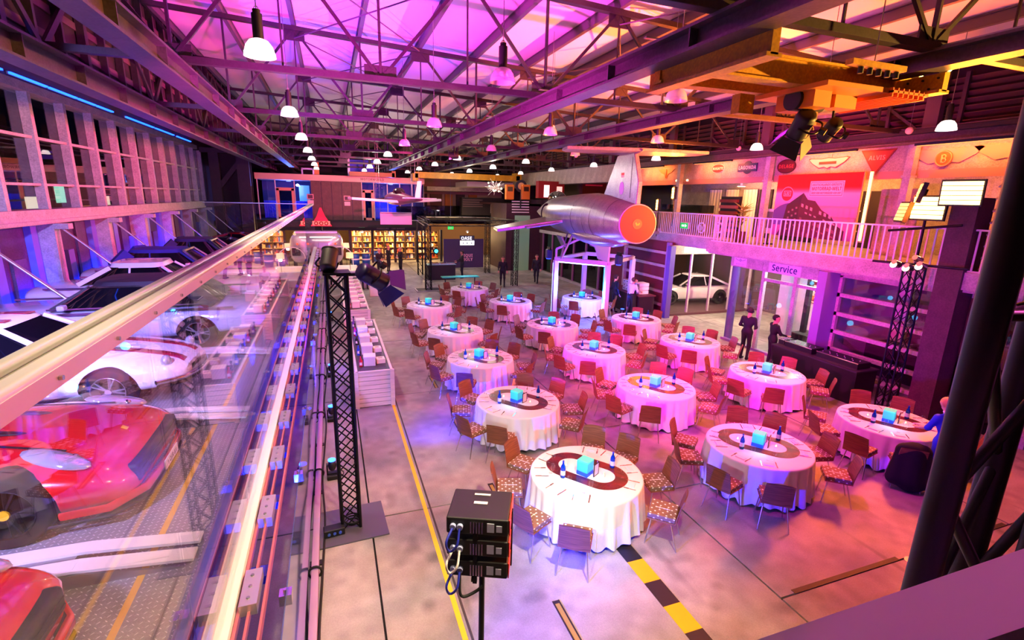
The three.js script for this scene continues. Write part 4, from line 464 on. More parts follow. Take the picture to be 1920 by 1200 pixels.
  e = E(1772, 293, 'winged_emblem', 'pale winged wall emblem with orange round centre'); part('wings', wingOut(.85, .42, .02), S(0xc89080, .6), e); part('disc', cy(.2, .2, .03, 30).rotateZ(PI / 2).translate(-.03, -.06, 0), S(0xc06018, .5), e); part('ring', new THREE.TorusGeometry(.19, .02, 6, 30).rotateY(PI / 2).translate(-.045, -.06, 0), S(0xd89060, .5), e); part('letter', [b2(-.06, -.045, -.16, .04, -.05, -.02), new THREE.TorusGeometry(.045, .014, 6, 14).rotateY(PI / 2).translate(-.05, -.01, .01), new THREE.TorusGeometry(.05, .014, 6, 14).rotateY(PI / 2).translate(-.05, -.11, .015)], S(0xe0a868, .5), e);
  e = E(1905, 283, 'winged_emblem', 'pale winged wall emblem half hidden by the near black tower'); part('wings', wingOut(.85, .42, .02), S(0xc89080, .6), e);
  e = E(1250, 323, 'insect_emblem', 'golden spread-wing wall emblem behind the aircraft fin'); part('wings', ext([[0, .1], [.3, .16], [.62, .14], [.4, -.02], [.14, -.1], [.06, -.28], [-.06, -.28], [-.14, -.1], [-.4, -.02], [-.62, .14], [-.3, .16]], .02).rotateY(WEST), S(0xc07818, .5), e); part('body', new THREE.SphereGeometry(.07, 10, 8).scale(.4, 3, 1).translate(-.03, -.06, 0), S(0x9a5810, .5), e);
  // billboard
  const bb = thing('billboard', 'large red and violet poster of a brick building behind the balcony railing', 'billboard', [14.98, 0, 0]); part('backing', b2(0, .06, 4.0, 6.06, -13.92, -10.86), M.whitePaint, bb);
  decal('poster', 3.06, 2.06, ctex(768, 512, (x, w, h) => {
    let g = x.createLinearGradient(0, 0, 0, h); g.addColorStop(0, '#e81018'); g.addColorStop(.2, '#e81018'); g.addColorStop(.3, '#e8a8c0'); g.addColorStop(.55, '#d890b8'); g.addColorStop(1, '#9a5890'); x.fillStyle = g; x.fillRect(0, 0, w, h); x.fillStyle = '#6a4a90'; x.beginPath(); x.moveTo(0, 300); x.quadraticCurveTo(100, 210, 250, 240); x.lineTo(250, 420); x.lineTo(0, 420); x.fill();
    x.fillStyle = '#4a1c30'; x.beginPath(); x.moveTo(100, 440); x.lineTo(130, 250); x.lineTo(280, 150); x.lineTo(330, 205); x.lineTo(400, 215); x.lineTo(470, 285); x.lineTo(560, 330); x.lineTo(620, 400); x.lineTo(690, 440); x.lineTo(690, 512); x.lineTo(60, 512); x.fill(); x.fillStyle = '#5e2438'; x.beginPath(); x.moveTo(255, 270); x.lineTo(280, 150); x.lineTo(330, 205); x.lineTo(400, 215); x.lineTo(470, 285); x.lineTo(560, 330); x.lineTo(620, 512); x.lineTo(255, 512); x.fill();
    x.fillStyle = '#e0b0b8'; for (let r = 0; r < 5; r++) for (let c = 0; c < 8; c++) { if ((r * 3 + c * 5) % 4 === 3) continue; x.save(); x.translate(275 + c * 44, 235 + r * 55 + c * 14 - r * c * .8); x.transform(1, .35, 0, 1, 0, 0); x.globalAlpha = r > 1 ? .35 : .85; x.fillRect(0, 0, 22, r % 2 ? 12 : 26); x.restore(); } for (let r = 0; r < 4; r++) for (let c = 0; c < 3; c++) { x.save(); x.translate(150 + c * 36, 300 + r * 48 - c * 18); x.globalAlpha = .5; x.fillRect(0, 0, 18, 16); x.restore(); }
    x.fillStyle = '#f0b0b8'; x.beginPath(); x.arc(118, 160, 62, 0, 7); x.fill(); x.fillStyle = '#e02030'; x.beginPath(); x.arc(118, 160, 56, 0, 7); x.fill(); x.strokeStyle = '#f6ccd0'; x.lineWidth = 5; x.strokeRect(84, 135, 68, 40); x.fillStyle = '#f6ccd0'; x.font = 'bold 32px sans-serif'; x.fillText('LEI', 92, 167);
    x.fillStyle = '#eec4d0'; x.fillRect(330, 58, 300, 122); x.strokeStyle = '#9a4a60'; x.lineWidth = 4; x.strokeRect(340, 68, 280, 102); x.textAlign = 'center'; x.fillStyle = '#8a3048'; x.font = 'bold 25px sans-serif'; x.fillText('DEUTSCHLANDS GRÖSSTE', 480, 96, 262); x.fillStyle = '#c01838'; x.font = 'bold 38px sans-serif'; x.fillText('MOTORRAD-WELT', 480, 131, 262); x.fillStyle = '#8a3048'; x.font = 'bold 24px sans-serif'; x.fillText('ÜBER 5000 MOTORRÄDER VOR ORT', 480, 160, 262);
    x.fillStyle = '#f0b8c8'; x.beginPath(); x.moveTo(540, 385); x.lineTo(566, 370); x.lineTo(592, 385); x.lineTo(566, 400); x.fill(); x.fillRect(562, 395, 6, 110);
  }), [-.006, 5.03, -12.39], WEST, bb);
  const lt = thing('led_tube', 'bright warm upright light tube beside the building poster', 'light', [14.95, 0, -10.62]); part('tube', cy(.035, .035, 2, 10, 0, 5.05, 0), glow(0xffb060, 7), lt); part('mount', b2(.03, .07, 4, 6.06, -.04, .04), M.alu, lt); const gt = thing('gold_tube', 'slim gold upright rail at the poster edge', 'rail', [14.95, 0, -10.8]); part('tube', cy(.02, .02, 2.05, 8, 0, 5.03, 0), S(0xd8a040, .3, .7), gt); part('clips', [0, 1, 2].map(k => b2(0, .06, 4.3 + k * .6, 4.34 + k * .6, -.02, .02)), M.alu, gt);
  // objects on the gallery
  const rk = thing('dark_display_rack', 'dark display rack with red shelves on the gallery', 'rack', [16.4, 3.6, -17.6], 0); part('frame', b2(0, .1, 0, 1.75, -.55, .55), S(0x241416, .6), rk); for (let k = 0; k < 6; k++) part('shelf_row', b2(-.12, 0, .25 + k * .25, .38 + k * .25, -.5, .5), S(k % 2 ? 0x8a3020 : 0xb06050, .6), rk);
  const pot = thing('potted_palm', 'bushy yellow-green potted plant behind the balcony railing', 'plant', onX(1391, 408, 15.0).setY(3.6).toArray()); part('pot', lathe([[0, 0], [.2, 0], [.26, .4], [.22, .4], [.2, .36], [0, .36]], 18), S(0x6a4a3a, .7), pot); part('stem', cy(.03, .02, .8, 8, 0, .7, 0), M.brown, pot); const lf = []; for (let k = 0; k < 60; k++) { const a = rnd() * 6.28, h = .55 + rnd() * .75, l = .2 + rnd() * .25; const d = V(Math.cos(a), .2 + rnd() * .7, Math.sin(a)).normalize(); const b = V(0, h, 0); lf.push(bar(b, b.clone().addScaledVector(d, l), .028, 4, .004).scale(1, 1, 1)); } part('leaves', lf, S(0x8a9a30, .6, 0, { side: THREE.DoubleSide }), pot);
  const cm = thing('ring_chandelier', 'flat ring chandelier with small white bulbs over the gallery', 'chandelier', onX(1300, 342, 15.9).toArray()); part('ring', new THREE.TorusGeometry(.75, .04, 6, 36).rotateX(PI / 2), S(0xc8b090, .4, .5), cm); for (let k = 0; k < 12; k++) part('bulb', new THREE.SphereGeometry(.05, 10, 8).translate(.75 * Math.cos(k * .5236), .06, .75 * Math.sin(k * .5236)), glow(0xffd8a0, 5), cm); part('cables', [0, 1, 2].map(k => bar(V(.7 * Math.cos(k * 2.1), 0, .7 * Math.sin(k * 2.1)), V(.1 * Math.cos(k * 2.1), 1.2, .1 * Math.sin(k * 2.1)), .008, 4)), M.steel, cm);
  const st = thing('info_stele', 'small white information stand beside the gallery column', 'stand', onX(1445, 402, 15.4).setY(3.6).toArray()); part('panel', rbx(.06, .9, .34, .02, 0, .85, 0), M.white, st); part('foot', b2(-.15, .15, 0, .04, -.18, .18), M.charcoal, st); part('pole', b2(-.02, .02, .04, .5, -.02, .02), M.charcoal, st); part('print', b2(-.034, -.03, .6, 1.2, -.13, .13), S(0x7a6a70, .6), st);
  const cd = thing('gallery_counter', 'wood and glass counter on the gallery behind the exit sign', 'counter', [16.3, 3.6, -20.3]); part('front', b2(-.4, .4, 0, 1.0, -1.4, 1.4), S(0x7a4a2c, .5), cd); part('glass_top', b2(-.42, .42, 1.0, 1.35, -1.4, 1.4), M.tint, cd);
  for (let k = 0; k < 3; k++) { const t = thing('white_curtain_panel', 'tall pale curtain panel on the gallery back wall, ' + ['next to the display rack', 'middle one', 'nearest the aircraft fin'][k], 'curtain', [18.05, 3.6, -18.6 - k * 1.1]); const r = []; for (let j = 0; j <= 16; j++) r.push([Math.sin(j * 1.57) * .03, j / 16 * .8]); part('fabric', r.slice(0, -1).map((q, j) => beam(V(q[0], 0, q[1]), V(r[j + 1][0], 0, r[j + 1][1]), .02, 2.1).translate(0, 1.05, 0)), S(0xe8d8c0, .8), t); part('rod', bar(V(0, 2.12, -.05), V(0, 2.12, .85), .015, 6), M.steel, t); }
  // technician desk: black draped tables with cases
  const dj = thing('control_desk', 'long black draped control desk in front of the service windows', 'desk', [12.9, 0, 0]); part('drape', b2(-.38, .38, 0, .88, -8.3, -10.9), M.black, dj); part('top', b2(-.42, .42, .88, .92, -8.28, -10.95), M.charcoal, dj);
  const cs = (z, l, w, label) => { const t = thing('equipment_case', label, 'equipment case', [12.9, .92, z]); part('body', rbx(w, .16, l, .02, 0, .085, 0), M.black, t); part('edge_trim', [b2(-w / 2 - .005, -w / 2 + .02, .15, .172, -l / 2, l / 2), b2(-w / 2 - .005, -w / 2 + .02, .0, .02, -l / 2, l / 2)], M.chrome, t); part('controls', Array.from({ length: 10 }, (_, k) => cy(.012, .012, .02, 8, -.1 + (k % 2) * .12, .175, -l / 2 + (k + .7) * l / 11)), S(0xb0a0c0, .4), t); };
  cs(-9.0, 1.2, .5, 'long black mixing console with bright edges at the truss end of the desk'); cs(-10.2, .9, .5, 'black lighting console beside the seated technician'); cs(-10.82, .22, .4, 'small black case at the doorway end of the control desk');
}

// ---------------------------------------------------------------- far end of the hall
function tower(t, w, h, mat, step = .5, r = .025, y0 = 0) { // four-chord truss tower standing at the group's origin
  const q = w / 2; for (const sx of [-1, 1]) for (const sz of [-1, 1]) part('chord', cy(r, r, h, 8, sx * q, y0 + h / 2, sz * q), mat, t);
  const n = Math.max(1, Math.round(h / step)), s = h / n; for (const f of [0, 1, 2, 3]) { const gs = []; for (let k = 0; k < n; k++) { const a = k % 2 ? -q : q, p = f < 2 ? [V(a, y0 + k * s, f ? q : -q), V(-a, y0 + (k + 1) * s, f ? q : -q)] : [V(f === 2 ? q : -q, y0 + k * s, a), V(f === 2 ? q : -q, y0 + (k + 1) * s, -a)]; gs.push(bar(p[0], p[1], r * .45, 5)); if (f === 0 || f === 1) gs.push(bar(V(-a, y0 + k * s, f ? q : -q), V(a, y0 + (k + 1) * s, f ? q : -q), r * .45, 5)); } part('lacing', gs, mat, t); }
}
function trussBar(t, a, b, w, mat, r = .02) { const d = b.clone().sub(a), L = d.length(); d.normalize(); const s = V(-d.z, 0, d.x), u = V(0, 1, 0), P4 = (k, i) => a.clone().addScaledVector(d, k).addScaledVector(s, (i & 1 ? 1 : -1) * w / 2).addScaledVector(u, (i & 2 ? 1 : -1) * w / 2); part('chord', [0, 1, 2, 3].map(i => bar(P4(0, i), P4(L, i), r, 6)), mat, t); const n = Math.round(L / .45), gs = []; for (let k = 0; k < n; k++) { const k0 = k * L / n, k1 = (k + 1) * L / n, f = k % 2; gs.push(bar(P4(k0, f ? 0 : 2), P4(k1, f ? 2 : 0), r * .5, 4), bar(P4(k0, f ? 1 : 3), P4(k1, f ? 3 : 1), r * .5, 4)); } part('lacing', gs, mat, t); }
{
  const Z = -38; const R = (x0, y0, x1, y1, z, th) => { const a = onZ(x0, y0, z), b = onZ(x1, y1, z), c = onZ(x0, y1, z), d = onZ(x1, y0, z); return b2((a.x + c.x) / 2, (b.x + d.x) / 2, (c.y + b.y) / 2, (a.y + d.y) / 2, z, z - th); };
  const mz = structGroup('floor_mezzanine'); part('slab', b2(-7, 6.9, 2.75, 3.25, Z, -48), S(0x1c1418, .7), mz); part('slab', b2(6.9, 15, 2.95, 3.3, -43.5, -48), S(0x1c1820, .7), mz); part('edge_strip', b2(6.9, 15, 3.3, 3.36, -43.4, -43.5), M.alu, mz); part('edge_strip', b2(4.6, 6.9, 3.25, 3.3, Z + .1, Z), M.alu, mz); part('glass_rail', b2(4.6, 6.8, 3.3, 4.3, Z + .06, Z + .05), M.tint, mz); part('glass_rail', b2(6.9, 15, 3.36, 4.3, -43.42, -43.43), M.tint, mz);
  // glass office
  const of = structGroup('wall_glass_office'); const zo = Z - .3; part('roof_fascia', b2(-4.6, 6.75, 5.92, 6.32, zo + .15, zo - 4), S(0xd8a898, .6), of); part('back', b2(-4.6, 6.75, 3.25, 5.92, zo - 3.6, zo - 3.7), S(0x2a2a58, .7), of); part('end_wall', b2(6.65, 6.75, 3.25, 5.92, zo, zo - 3.6), M.tint, of);
  for (let k = 0; k < 5; k++) { const x = -1.15 + k * .68; part('brown_panel', b2(x, x + .66, 3.25, 5.92, zo, zo - .08), S(0x7a4c44, .6, 0, { map: grainTex }), of); }
  for (const x of [-4.5, -3.4, -2.2, 2.25, 3.1, 4.05, 4.95, 5.85, 6.7]) part('glazing_post', b2(x - .03, x + .03, 3.25, 5.92, zo, zo - .08), S(0xd0b0a8, .5), of);
  for (const [a, b] of [[-4.47, -3.43], [-2.2, -1.2], [3.1, 4.02], [4.08, 4.92], [4.98, 5.82], [5.88, 6.66]]) part('glass_pane', b2(a, b, 3.25, 5.92, zo - .03, zo - .035), M.glass, of);
  for (const [a, b] of [[-3.35, -2.25], [2.3, 3.05]]) { part('door_frame', [b2(a, a + .16, 3.25, 5.35, zo + .02, zo - .1), b2(b - .16, b, 3.25, 5.35, zo + .02, zo - .1), b2(a, b, 5.2, 5.4, zo + .02, zo - .1), b2(a, b, 3.25, 3.42, zo + .02, zo - .1)], S(0xd88a70, .5), of); part('door_pane', b2(a + .16, b - .16, 3.4, 5.2, zo - .04, zo - .05), M.tint, of); }
  part('blue_curtain', Array.from({ length: 40 }, (_, k) => cy(.05, .05, 1.2, 6, -4.3 + k * .08, 3.9, zo - 1.4)), S(0x1830c8, .6), of); part('blue_curtain', Array.from({ length: 34 }, (_, k) => cy(.05, .05, 1.3, 6, 2.3 + k * .08, 3.95, zo - 1.4)), S(0x1830c8, .6), of); part('green_cupboard', b2(-2.0, -1.3, 4.2, 5.6, zo - 1.6, zo - 1.8), S(0x8ad8a0, .5), of);
  const ol = new THREE.PointLight(0x4a6cff, 30); ol.position.set(-2.6, 5.4, zo - .9); ol.castShadow = true; ol.name = 'office_light'; scene.add(ol); const ol2 = ol.clone(); ol2.position.x = 4.4; scene.add(ol2);
  for (const x of [-2.6, 4.4]) { const t = thing('office_ceiling_lamp', 'small glowing blue-white ceiling lamp in the glass office, ' + (x < 0 ? 'window-wall room' : 'aeroplane-side room'), 'lamp', [x, 5.86, zo - .9]); part('disc', cy(.14, .14, .05, 16), glow(0x8aa4ff, 4), t); part('rim', new THREE.TorusGeometry(.15, .02, 6, 18).rotateX(PI / 2), M.white, t); }
  const sgn = thing('office_sign', 'dark red lettering MOTORWORLD on the office fascia', 'sign', [0, 0, zo + .16]); const sp = onZ(698, 335, zo + .16); decal('lettering', 1.9, .24, textT(380, 48, '#d8a898', '#6a1c28', [['MOTORWORLD', 46, 26]]), [sp.x, sp.y - .05, .004], 0, sgn);
  for (const [px, py] of [[582, 372], [651, 375]]) { const p = onZ(px, py, zo + .03); const t = thing('wall_notice', 'framed notice with pale sheet on the brown office panels, ' + (px < 600 ? 'nearer the window wall' : 'nearer the aeroplane'), 'notice', p.toArray()); part('frame', b2(-.22, .22, -.05, .3, -.02, .02), S(0xd88a90, .5), t); part('picture', b2(-.16, .16, 0, .24, .02, .03), S(0x4a1c28, .5), t); part('sheet', b2(-.2, .2, -.4, -.12, -.02, .02), S(0xe0b0b8, .5), t); }
  // structures over the office roof
  const bs = thing('blue_panel', 'saturated blue hanging banner above the office roof', 'banner', [0, 0, -41]); part('blue_panel_face', R(655, 300, 702, 322, -41, .05).translate(0, 0, 41), S(0x1c34f0, .5), bs); part('blue_panel_frame', R(652, 296, 656, 340, -40.9, .1).translate(0, 0, 41), M.steel, bs);  // blue light of this panel is put into its plain colour
  const yc = thing('far_crane_girder', 'long yellow crane girder across the hall beyond the glass office', 'crane', [0, 0, 0]); part('girder', R(778, 326, 975, 337, -36, .3), M.yellow, yc); part('end_carriage', [R(774, 325, 784, 339, -36, 1), R(968, 325, 978, 339, -36, 1)], M.yellow, yc);
  const yc2 = thing('far_crane_girder', 'short orange crane girder directly above the office fascia', 'crane', [0, 0, 0]); part('girder', R(655, 323, 740, 331, -37, .3), S(0x9a5418, .5), yc2); part('end_carriage', R(735, 321, 742, 333, -37, .8), S(0x9a5418, .5), yc2);
  const rl = thing('roof_hatch_rail', 'bent handrail with orange post on the office roof', 'handrail', [0, 0, 0]); part('rail', [R(565, 316, 568, 327, -38.6, .06), R(565, 315, 588, 318, -38.6, .06), R(586, 316, 589, 327, -38.6, .06)], M.steel, rl); part('post', R(588, 302, 598, 327, -38.7, .2), S(0xc87828, .5), rl);
  // pink banner and red pointed sign
  const pb = thing('hanging_banner', 'plain pink rectangular banner hanging in front of the mezzanine', 'banner', [0, 0, 0]); part('cloth', R(713, 399, 772, 421, -33, .03), S(0xe8c8d8, .6), pb); part('hem', R(713, 398, 772, 400, -33, .05), M.white, pb); part('cables', [[713, 399], [772, 399]].map(([a, b]) => { const q = onZ(a, b, -33); const T = 9.38 - .05 * q.x; return cy(.008, .008, T - q.y, 5, q.x, (T + q.y) / 2, -33.02); }), M.steel, pb);
  const rs = thing('pointed_sign', 'glowing red pointed sign with three ring symbols above the silver trailer', 'sign', onZ(602, 411, -36).toArray()); part('board', ext([[-.66, -.45], [.66, -.45], [.26, .2], [.05, .75], [-.05, .75], [-.26, .2]], .08), S(0xe01020, .4, 0, { emissive: 0xe00818, emissiveIntensity: 1.2 }), rs); part('band', b2(-.55, .55, -.4, -.12, .08, .1), S(0xffa080, .5, 0, { emissive: 0xff6030, emissiveIntensity: .7 }), rs); part('ring_symbols', [-1, 0, 1].map(k => new THREE.TorusGeometry(.1, .03, 6, 18).translate(k * .32, -.26, .11)), S(0x8a1010, .5), rs); part('pole', cy(.04, .04, 2.4, 8, 0, -1.6, -.05), M.blackMetal, rs);
  // silver trailer
  const tr = thing('silver_trailer', 'rounded silver travel trailer serving as bar under the red sign', 'trailer', onZ(607, 512, -35).setY(0).toArray()); { const rings = []; for (let i = 0; i <= 14; i++) { const u = i / 14, z = -3.4 * u, k = Math.pow(Math.sin(Math.min(1, Math.max(.02, u < .5 ? u * 5 : (1 - u) * 5)) * PI / 2), .5), r = []; for (let j = 0; j < 28; j++) { const a = j / 28 * PI * 2, c = Math.cos(a), s = Math.sin(a); r.push([1.35 * k * Math.sign(c) * Math.pow(Math.abs(c), .45), 1.5 + (s > 0 ? 1.05 : 1.05) * k * Math.sign(s) * Math.pow(Math.abs(s), .6), z]); } rings.push(r.reverse()); } part('shell', toCreasedNormals(loft(rings), .7), S(0xd8d4da, .3, .6), tr); for (const s of [-1, 1]) part('dark_window', rbx(.5, .5, .06, .04, s * .95, 1.35, .02), M.black, tr); part('door', rbx(.6, 1.4, .05, .04, .1, 1.25, .03), S(0xb8b4cc, .4, .4), tr); part('roof_vent', b2(-1.0, 1.0, 2.5, 2.62, -1.6, -.6), M.alu, tr); part('roof_light_strip', b2(-.7, .7, 2.26, 2.32, .0, .06), glow(0xfff0e0, 3), tr); for (const s of [-1, 1]) { const w = part('wheel', cy(.32, .32, .2, 20, 0, 0, 0).rotateZ(PI / 2), M.rubber, tr); w.position.set(s * 1.15, .32, -1.7); } part('tow_hitch', [beam(V(-.4, .5, 0), V(0, .4, .7), .06, .06), beam(V(.4, .5, 0), V(0, .4, .7), .06, .06), cy(.04, .04, .4, 8, 0, .2, .65)], M.steel, tr); for (const s of [-1, 1]) part('tail_lamp', new THREE.SphereGeometry(.07, 10, 8).translate(s * .85, 1.85, .0), S(0xff7050, .3, 0, { emissive: 0xff5030, emissiveIntensity: 1 }), tr); }
  // shops below the mezzanine
  const sh = structGroup('wall_shop_row'); part('back', b2(-6.9, 15, 0, 2.75, -43.6, -43.7), S(0x8a6a40, .8), sh); part('fascia', b2(-6.9, 6.9, 2.45, 2.75, -39.2, -39.4), S(0x20141c, .6), sh); for (const x of [1.3, 2.9, 4.6, 6.3, 8.2]) part('shop_pillar', b2(x - .08, x + .08, 0, 2.5, -39.2, -39.4), S(0x1a1014, .6), sh); for (let k = 0; k < 3; k++) part('shop_glass', b2(1.4 + k * 1.65, 2.85 + k * 1.65, .05, 2.45, -39.3, -39.305), M.glass, sh);
  decal('shop_lettering', 3, .22, textT(480, 36, '#20141c', '#8a7a70', [['SIGNATURE     CAR SERVICE', 26, 19]]), [4.3, 2.6, -39.19], 0, sh);
  const goods = [0xe8c070, 0xf0e0b0, 0xc88a30, 0x2a2420, 0xf2f0e8, 0x804818, 0x3050a0, 0xd04828, 0xe0a850];
  [1.5, 2.3, 3.15, 3.95, 4.8, 5.6, 6.6, 7.5].forEach((x, i) => { const t = thing('goods_shelf', 'tall lit shop shelf of mixed goods, ' + ['first', 'second', 'third', 'fourth', 'fifth', 'sixth', 'seventh', 'eighth'][i] + ' from the silver trailer', 'shelf', [x, 0, -40.6], 0, 'shop shelves under the mezzanine'); part('carcass', [b2(-.02, 0, 0, 2.3, -.4, 0), b2(.7, .72, 0, 2.3, -.4, 0), b2(-.02, .72, 0, 2.3, -.42, -.4)], S(0x6a4a28, .6), t); for (let s = 0; s < 5; s++) { part('shelf_board', b2(0, .7, .1 + s * .46, .13 + s * .46, -.4, 0), S(0xc8a060, .5), t); for (let k = 0; k < 6; k++) { const w = rr(.06, .12), h = rr(.14, .36); part('boxed_goods', rbx(w, h, .14, .01, .07 + k * .11, .13 + s * .46 + h / 2, -.12 - rnd() * .1), S(goods[Math.floor(rnd() * 9)], .5), t); } } });
  for (const [x, z] of [[2.2, -40], [4.5, -40], [7, -40], [10.5, -40], [-2.5, -40]]) { const l = new THREE.PointLight(0xffcf8a, 26); l.position.set(x, 2.15, z + .2); l.castShadow = true; l.shadow.radius = 5; l.name = 'shop_lamp_light'; scene.add(l); const t = thing('shop_lamp', 'warm shop ceiling lamp under the mezzanine, ' + ['over the first shelves', 'over the middle shelves', 'over the last shelves', 'behind the truss gate', 'behind the lounge'][[2.2, 4.5, 7, 10.5, -2.5].indexOf(x)], 'lamp', [x, 2.38, z + .2]); part('shade', cy(.16, .06, .12, 16), M.white, t); part('bulb', new THREE.SphereGeometry(.06, 10, 8).translate(0, -.07, 0), glow(0xffd8a0, 8), t); }
  // dark block with louvres and lit glass door beyond the aircraft
  const db = structGroup('wall_dark_block'); part('core', b2(11.6, 14.3, 0, 4.7, -33.4, -37), M.wine, db); part('door_glass', R(964, 404, 992, 520, -33.35, .02), new THREE.MeshPhysicalMaterial({ color: 0xc8f0d0, roughness: .1, transmission: .6, thickness: 0, emissive: 0x80c890, emissiveIntensity: .12 }), db); for (let k = 0; k < 5; k++) part('louvre_blade', R(960, 377 + k * 5, 992, 379 + k * 5, -33.34, .04), M.white, db); part('side_wall', b2(14.2, 14.4, 0, 5, -24, -37), M.wine, db); part('long_glazing', b2(14.1, 14.2, .1, 2.8, -24.2, -32.5), M.tint, db); part('glazing_rail', b2(13.98, 14.12, 2.75, 2.95, -24, -33), M.whitePaint, db); part('glazing_base', b2(13.9, 14.12, 0, .12, -24, -33), M.whitePaint, db); for (let k = 0; k < 6; k++) part('glazing_post', b2(14.02, 14.12, 0, 2.9, -24.5 - k * 1.6, -24.4 - k * 1.6), S(0x8a5a78, .5), db);
  // upper shops at the far right
  const up = structGroup('wall_upper_shops'); part('back', b2(7, 16, 3.3, 6.8, -47.6, -47.7), S(0xb8a078, .7), up); part('canopy', b2(8, 14.6, 5.55, 5.9, -44, -47.6), M.cream, up); part('canopy', b2(10.5, 15, 5.9, 6.3, -40, -44), S(0xe0d4c0, .6), up); part('far_panel', b2(14.4, 15.3, 6.05, 6.95, -24, -46), M.cream, up); part('gallery_floor', b2(12.4, 15.3, 4.55, 4.7, -33.4, -44), M.wine, up);
  for (const [x0, x1, c] of [[7.4, 8.6, 0x3a2418], [8.9, 10, 0x6a4820], [10.3, 11, 0xd08020], [11.4, 12.2, 0x40342a], [12.6, 13.4, 0xc87020]]) part('shop_bay', b2(x0, x1, 3.4, 5.3, -47.3, -47.6), S(c, .6), up);
  for (const [a, b, c, d, col, n] of [[1010, 340, 1058, 372, 0x8a1410, 'dark red advertising kiosk with lit posters on the far gallery'], [1092, 341, 1136, 374, 0x5a0c0c, 'plain maroon display wall on the far gallery behind the aircraft']]) { const t = thing('gallery_kiosk', n, 'kiosk', [0, 0, 0]); part('body', R(a, b, c, d, -31, .5), S(col, .5), t); if (a < 1050) { part('lit_poster', R(1020, 347, 1030, 370, -30.98, .03), glow(0xffe8e0, 1.2, 0xd0c0c0), t); part('lit_poster', R(1044, 350, 1054, 364, -30.98, .03), glow(0xffb0a0, 1.4, 0xd0a0a0), t); } else part('logo_strip', R(1098, 346, 1130, 349, -30.98, .02), S(0xe05060, .5), t); }
  for (const [px, py] of [[955, 358], [985, 362]]) { const t = thing('orange_fuel_pump', 'orange retro pump cabinet on the far gallery, ' + (px < 970 ? 'next to the round sign' : 'next to the kiosk'), 'cabinet', onZ(px, 370, -33).toArray()); part('cabinet', rbx(.6, 1.0, .3, .05, 0, .35, 0), S(0xe08020, .5), t); part('window', b2(-.18, .18, .4, .7, .15, .17), S(0x3a2818, .3), t); }
  const rd = thing('round_pole_sign', 'dark round sign on a post before the far shops', 'sign', onZ(977, 349, -33.2).toArray()); part('disc', cy(.42, .42, .08, 28).rotateX(PI / 2), M.charcoal, rd); part('centre', cy(.24, .24, .1, 20).rotateX(PI / 2), S(0xc8a070, .5), rd); part('post', cy(.05, .05, 1.3, 8, 0, -.9, 0), M.charcoal, rd);
  const wc = thing('white_branch_chandelier', 'white branching chandelier above the far kiosk', 'chandelier', onZ(929, 352, -34).toArray()); const wb = []; for (let k = 0; k < 46; k++) { const d = V(rr(-1, 1), rr(-.6, .8), rr(-1, 1)).normalize(); wb.push(bar(V(0, 0, 0), d.multiplyScalar(rr(.4, .75)), .015, 4)); } part('branches', wb, M.white, wc); for (let k = 0; k < 12; k++) part('lamp', new THREE.SphereGeometry(.06, 8, 6).translate(rr(-.5, .5), rr(-.35, .4), rr(-.4, .4)), glow(0xffe0b0, 4), wc); part('cable', cy(.01, .01, 3.4, 4, 0, 1.7, 0), M.black, wc);
  const kb = thing('dark_kiosk', 'dark slatted kiosk box on the mezzanine by the branching chandelier', 'kiosk', [0, 0, 0]); part('body', R(866, 371, 945, 404, -43, .8), S(0x1c1416, .6), kb); for (let k = 0; k < 4; k++) part('slat', R(868, 374 + k * 4, 905, 376 + k * 4, -42.95, .06), S(0x5a4448, .5), kb); part('grey_panel', R(920, 381, 944, 400, -42.95, .05), S(0x9a8a8c, .6), kb);
  // lit green rescue signs
  for (const [px, py, z, n] of [[845, 427, -38.5, 'green lit rescue sign hanging behind the truss gate'], [678, 423, -38.9, 'pale green lit rescue sign on the shop fascia']]) { const t = thing('rescue_sign', n, 'sign', onZ(px, py, z).toArray()); part('box', b2(-.22, .22, -.13, .13, -.03, .03), glow(px > 700 ? 0x18c850 : 0x90f0c0, 1.4, 0x208040), t); part('arrow', b2(-.1, .1, -.04, .04, .03, .04), M.white, t); const T = px > 700 ? 9.38 - .05 * t.position.x - t.position.y : 0; if (T) part('hanger', cy(.01, .01, T, 5, 0, T / 2, 0), M.steel, t); else part('bracket', b2(-.05, .05, -.05, .05, -.35, -.03), M.black, t); }
  // truss gate of the stage
  const tg = thing('stage_truss_gate', 'black lattice truss frame on four towers before the far shops', 'truss', [0, 0, 0]); const tp = [V(4.9, 0, -27), V(10.1, 0, -27.4), V(10.0, 0, -32.6), V(5.4, 0, -32.6)]; for (const p of tp) { const s = new THREE.Group(); s.name = 'tower_leg'; s.position.copy(p); tg.add(s); tower(s, .3, 3.5, M.blackMetal, .5, .025); } for (let k = 0; k < 4; k++) trussBar(tg, tp[k].clone().setY(3.65), tp[(k + 1) % 4].clone().setY(3.65), .3, M.blackMetal); part('base_plate', b2(4.2, 5.6, 0, .03, -27.5, -26.5), M.black, tg); part('base_edge', [b2(4.2, 5.6, .03, .036, -26.56, -26.5), b2(4.2, 4.26, .03, .036, -27.5, -26.5), b2(5.54, 5.6, .03, .036, -27.5, -26.5)], M.white, tg);
